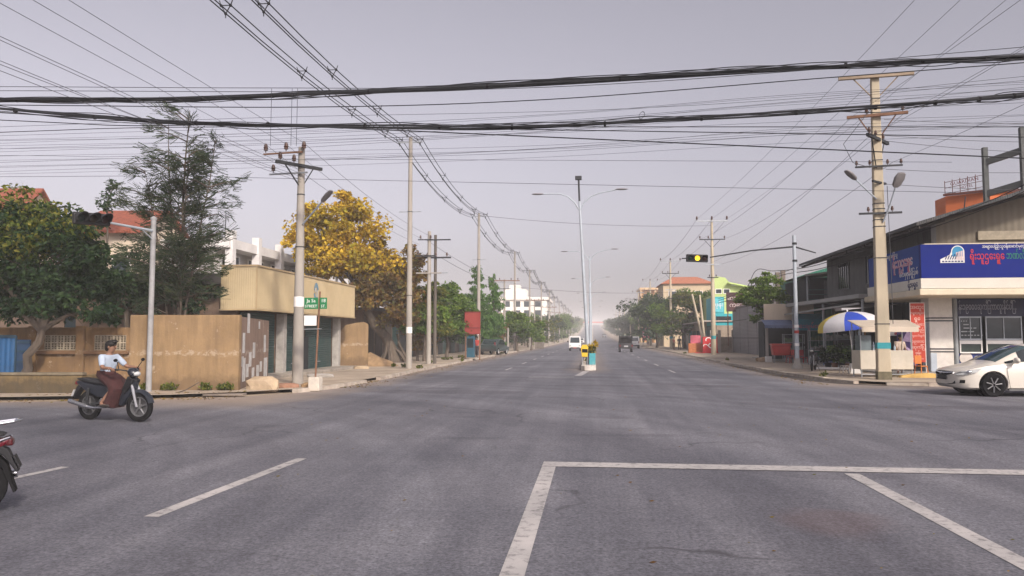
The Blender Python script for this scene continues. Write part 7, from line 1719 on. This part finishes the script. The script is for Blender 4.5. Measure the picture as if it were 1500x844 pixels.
human('dark dressed pedestrian under the rounded green tree on the right pavement', P(995, 96, .1), math.radians(-90), standing(1.68, .0, (.1, .1)), CL('dark_shirt', (.03, .03, .04)), CL('dark_trousers', (.04, .035, .04)), shoe=SH)
human('pedestrian in brick red top under the rounded green tree on the right', P(987, 98, .1), math.radians(-30), standing(1.55, .0, (.5, .5)), CL('brick_shirt', (.38, .10, .07)), CL('brown_trousers', (.12, .07, .05)), shoe=SH)
human('distant pedestrian in dark clothes on the right pavement near the orange building', P(949, 128, .1), math.radians(90), standing(1.65), CL('green_shirt', (.06, .09, .04)), CL('dark_trousers', (.04, .035, .04)), shoe=SH)
# --- distant vehicles
def boxcar(name, label, cat, loc, rz, paint, prof, W, glass, wheels_x, R=.28, extra=None, taper=.9):
    """prof: side outline [(x, z)], glass: list of (name, quad corners)"""
    t = thing(name, label, cat, loc, rz); RX = Matrix.Rotation(PI / 2, 4, 'X'); b = MB(); n = len(prof); zs = [z for _, z in prof]; zm = min(zs) + (max(zs) - min(zs)) * .5
    vs = []
    for s in (-1, 1):
        for x, z in prof: vs.append((x, s * W / 2 * (1 if z < zm else taper), z))
    b.add(vs, [tuple(range(n))[::-1], tuple(range(n, 2 * n))] + [(i, (i + 1) % n, n + (i + 1) % n, n + i) for i in range(n)]); b.build('body', paint, t, False, .05)
    for nm, q, m_ in glass: b = MB(); b.add(q, [tuple(range(len(q)))]); b.build(nm, m_, t)
    for x in wheels_x:
        for s in (-1, 1): wheel(t, 'wheel', (x, s * (W / 2 - .09), R), R, .18, 5)
    if extra: extra(t)
    return t
GD = mat('dark_glass', (.02, .03, .035)); PLW = mat('plate_pale', (.45, .45, .45)); HLm = mat('headlight_lens', (.42, .43, .42)); TLm = mat('tail_red', (.22, .012, .012))
WV = mat('white_van_paint', (.66, .65, .63), .35, .05, 2, dirt=(.4, .36, .3), dirt_amt=.3)
def ex1(t):
    b = MB(); b.bbox(1.63, 1.70, -.55, .55, .30, .45); b.build('bumper', mat('bumper_black', (.03, .03, .03), .6), t, False, .02)
    for s in (-1, 1): b = MB(); b.ell((1.60, s * .55, .68), (.05, .12, .10), 10, 6); b.build('headlight', HLm, t, True)
    b = MB(); b.bbox(1.57, 1.60, -.42, .42, .62, .74); b.build('grille', mat('grille_grey', (.16, .16, .16), .5), t)
    b = MB(); b.bbox(1.702, 1.71, -.2, .2, .32, .44); b.build('number_plate', mat('plate_red', (.3, .06, .05), .5), t)
    for s in (-1, 1): b = MB(); b.ell((1.35, s * .86, 1.15), (.05, .08, .1), 8, 6); b.build('side_mirror', BLACK, t, True)
boxcar('mini_truck', 'small white mini truck coming towards the camera on the left carriageway', 'truck', P(842.5, 96), -PI / 2, WV, [(-1.65, .35), (1.62, .35), (1.63, .62), (1.55, .92), (1.12, 1.72), (.9, 1.8), (-.2, 1.8), (-.25, .95), (-1.65, .95)], 1.46,
       [('windscreen', [(1.545, -.58, 1.0), (1.545, .58, 1.0), (1.17, .54, 1.66), (1.17, -.54, 1.66)], GD), ('side_window', [(1.2, -.72, 1.0), (1.0, -.67, 1.6), (0, -.67, 1.6), (0, -.72, 1.0)], GD), ('side_window', [(1.2, .72, 1.0), (1.0, .67, 1.6), (0, .67, 1.6), (0, .72, 1.0)], GD)], (1.05, -1.0), .28, ex1, .91)
DKB = mat('black_truck_paint', (.028, .028, .032), .5, .2, 2, dirt=(.10, .085, .07), dirt_amt=.4)
def ex2(t):
    b = MB(); b.bbox(-1.86, -1.80, -.7, .7, .40, .52); b.build('bumper', mat('bumper_black', (.03, .03, .03)), t)
    b = MB(); b.bbox(-1.80, -1.785, -.22, .22, .60, .74); b.build('number_plate', PLW, t)
    for s in (-1, 1): b = MB(); b.bbox(-1.80, -1.78, s * .66 - .07, s * .66 + .07, .62, .82); b.build('tail_light', TLm, t)
    for x in (-1.7, -.6, .3):
        for s in (-1, 1): b = MB(); b.rod((x, s * .66, .98), (x, s * .66, 1.72), .025, .025, 6); b.build('canopy_post', DARKMETAL, t)
    b = MB(); b.bbox(-1.85, .6, -.74, .74, 1.72, 1.80); b.build('canopy_roof', DKB, t, False, .03)
    b = MB(); b.bbox(-1.7, .3, -.72, -.70, 1.25, 1.72); b.bbox(-1.7, .3, .70, .72, 1.25, 1.72); b.build('canopy_side', mat('dark_canvas', (.03, .03, .03), .9), t)
    b = MB(); b.bbox(-.9, -.6, -.6, .6, 1.0, 1.5); b.build('bench_load', mat('dark_load', (.05, .045, .04), .9, .4, 4), t)
boxcar('pickup_truck', 'black canopied pickup truck driving away on the right carriageway', 'truck', P(916, 87), PI / 2, DKB, [(-1.78, .42), (1.75, .42), (1.8, .8), (1.1, .98), (.75, 1.62), (.5, 1.7), (.35, 1.7), (.3, .98), (-1.78, .98)], 1.5,
       [('rear_window', [(.34, -.5, 1.1), (.34, .5, 1.1), (.34, .5, 1.55), (.34, -.5, 1.55)], GD)], (1.15, -1.05), .3, ex2, .93)
def ex3(t):
    for s in (-1, 1): b = MB(); b.bbox(-2.02, -1.99, s * .68 - .07, s * .68 + .07, .75, 1.1); b.build('tail_light', TLm, t)
    b = MB(); b.bbox(-2.02, -1.99, -.22, .22, .72, .85); b.build('number_plate', PLW, t); b = MB(); b.bbox(-2.05, -1.98, -.78, .78, .35, .55); b.build('bumper', mat('bumper_black', (.03, .03, .03)), t)
boxcar('van', 'white van ahead of the black canopied pickup on the right', 'van', P(928, 118), PI / 2, WV, [(-1.98, .35), (2.0, .35), (2.0, .8), (1.5, 1.0), (.9, 1.75), (-1.7, 1.8), (-1.95, 1.1)], 1.6, [('rear_window', [(-1.965, -.62, 1.12), (-1.965, .62, 1.12), (-1.76, .58, 1.66), (-1.76, -.58, 1.66)], GD), ('side_window', [(.8, .74, 1.1), (.6, .73, 1.6), (-1.5, .73, 1.6), (-1.7, .745, 1.1)], GD)], (1.3, -1.3), .3, ex3, .92)
boxcar('van', 'dark van far ahead in the middle of the climbing road', 'van', P(885, 330), PI / 2, DKB, [(-1.98, .35), (2.0, .35), (2.0, .8), (1.5, 1.0), (.9, 1.85), (-1.7, 1.95), (-1.95, 1.1)], 1.75, [('rear_window', [(-1.965, -.66, 1.12), (-1.965, .66, 1.12), (-1.76, .62, 1.7), (-1.76, -.62, 1.7)], mat('light_glass', (.2, .22, .24), .2))], (1.3, -1.3), .32, ex3, .94)
boxcar('parked_car', 'dark parked car behind the tall slim pole by the columnar trees', 'car', P(724, 70, .1), math.radians(80), mat('dark_green_car', (.03, .045, .045), .35, .1, 2), [(-2.0, .3), (2.0, .3), (2.05, .65), (1.1, .85), (.5, 1.35), (-.9, 1.4), (-1.6, .95), (-2.05, .9)], 1.65, [('rear_window', [(-1.585, -.6, .98), (-1.585, .6, .98), (-.95, .55, 1.36), (-.95, -.55, 1.36)], GD), ('side_window', [(.75, -.80, .92), (.4, -.77, 1.28), (-.8, -.77, 1.32), (-1.2, -.80, .95)], GD)], (1.3, -1.3), .3, ex3, .88)
boxcar('car', 'pale car far off on the left carriageway behind the mini truck', 'car', P(851, 190), -PI / 2, WV, [(-2.0, .3), (2.0, .3), (2.05, .65), (1.1, .85), (.5, 1.35), (-.9, 1.4), (-1.6, .95), (-2.05, .9)], 1.65, [('windscreen', [(1.06, -.62, .9), (1.06, .62, .9), (.54, .58, 1.33), (.54, -.58, 1.33)], GD)], (1.3, -1.3), .3, None, .88)
# --- median furniture
t = thing('warning_sign', 'yellow warning board with black band on two posts at the median nose', 'sign', (-.40, 38.9, .2))
for x in (-.13, .13): b = MB(); b.rod((x, 0, -.02), (x, 0, .75), .02, .02, 6); b.build('post', STEEL, t)
b = MB(); b.prism([(-.14, .45), (.14, .45), (.18, .93), (.10, 1.06), (-.11, 1.05), (-.19, .91)], .04, Matrix.Translation((0, -.03, 0)) @ Matrix.Rotation(PI / 2, 4, 'X')); b.build('board', YEL, t, False, .008)
b = MB(); b.bbox(-.13, .15, -.056, -.052, .66, .84); b.build('black_band', BLACK, t)
t = thing('planter_box', 'teal painted planter box with yellow flowers at the median nose', 'planter', (-.02, 39.55, .2))
b = MB(); b.prism([(-.16, -.2), (.16, -.2), (.16, .2), (-.16, .2)], .62, Matrix.Translation((0, 0, .31))); b.build('box', mat('teal_box', (.06, .30, .34), .7, .15, 3, dirt=(.3, .28, .22)), t, False, .015)
leaves([(0, 0, .8, .28, .25, .22), (-.2, 0, .95, .2, .2, .16), (.14, 0, 1.05, .16, .18, .2)], 320, .11, 71, lumps=8, up=.8).build('flowers', G_YELL, t, 'leaf'); leaves([(0, 0, .8, .24, .24, .2)], 120, .14, 72).build('foliage', G_OLIVE, t, 'leaf')
sh0 = None
for i in range(16):
    y = 43 + i * 5.2
    if sh0 is None:
        sh0 = thing('median_shrub', 'small dusty flowering shrub in the line planted along the median', 'shrub', (-.21, y, gz(y) + .14), 0, 'shrubs along the median')
        leaves([(0, 0, .45, .17, .3, .4), (0, .3, .4, .15, .3, .3)], 240, .13, 75, up=.7).build('foliage', G_OLIVE, sh0, 'leaf'); leaves([(0, 0, .65, .15, .3, .25)], 60, .11, 76).build('flowers', G_YELL, sh0, 'leaf')
    else: copy_tree(sh0, (-.21 + random.uniform(-.03, .03), y, gz(y) + .14), random.choice((0, PI)), scale=random.uniform(.7, 1.15))
# --- far gantry over the climbing road
t = thing('road_gantry', 'far reddish gantry spanning the climbing road ahead', 'gantry', (0, 650, gz(650)))
b = MB(); b.bbox(-9.2, -8.8, -.2, .2, 0, 5.5); b.bbox(8.8, 9.2, -.2, .2, 0, 5.5); b.build('leg', STEEL, t); b = MB(); b.bbox(-9.2, 9.2, -.15, .15, 5.503, 6.5); b.build('beam', mat('gantry_red', (.45, .12, .10), .7), t)
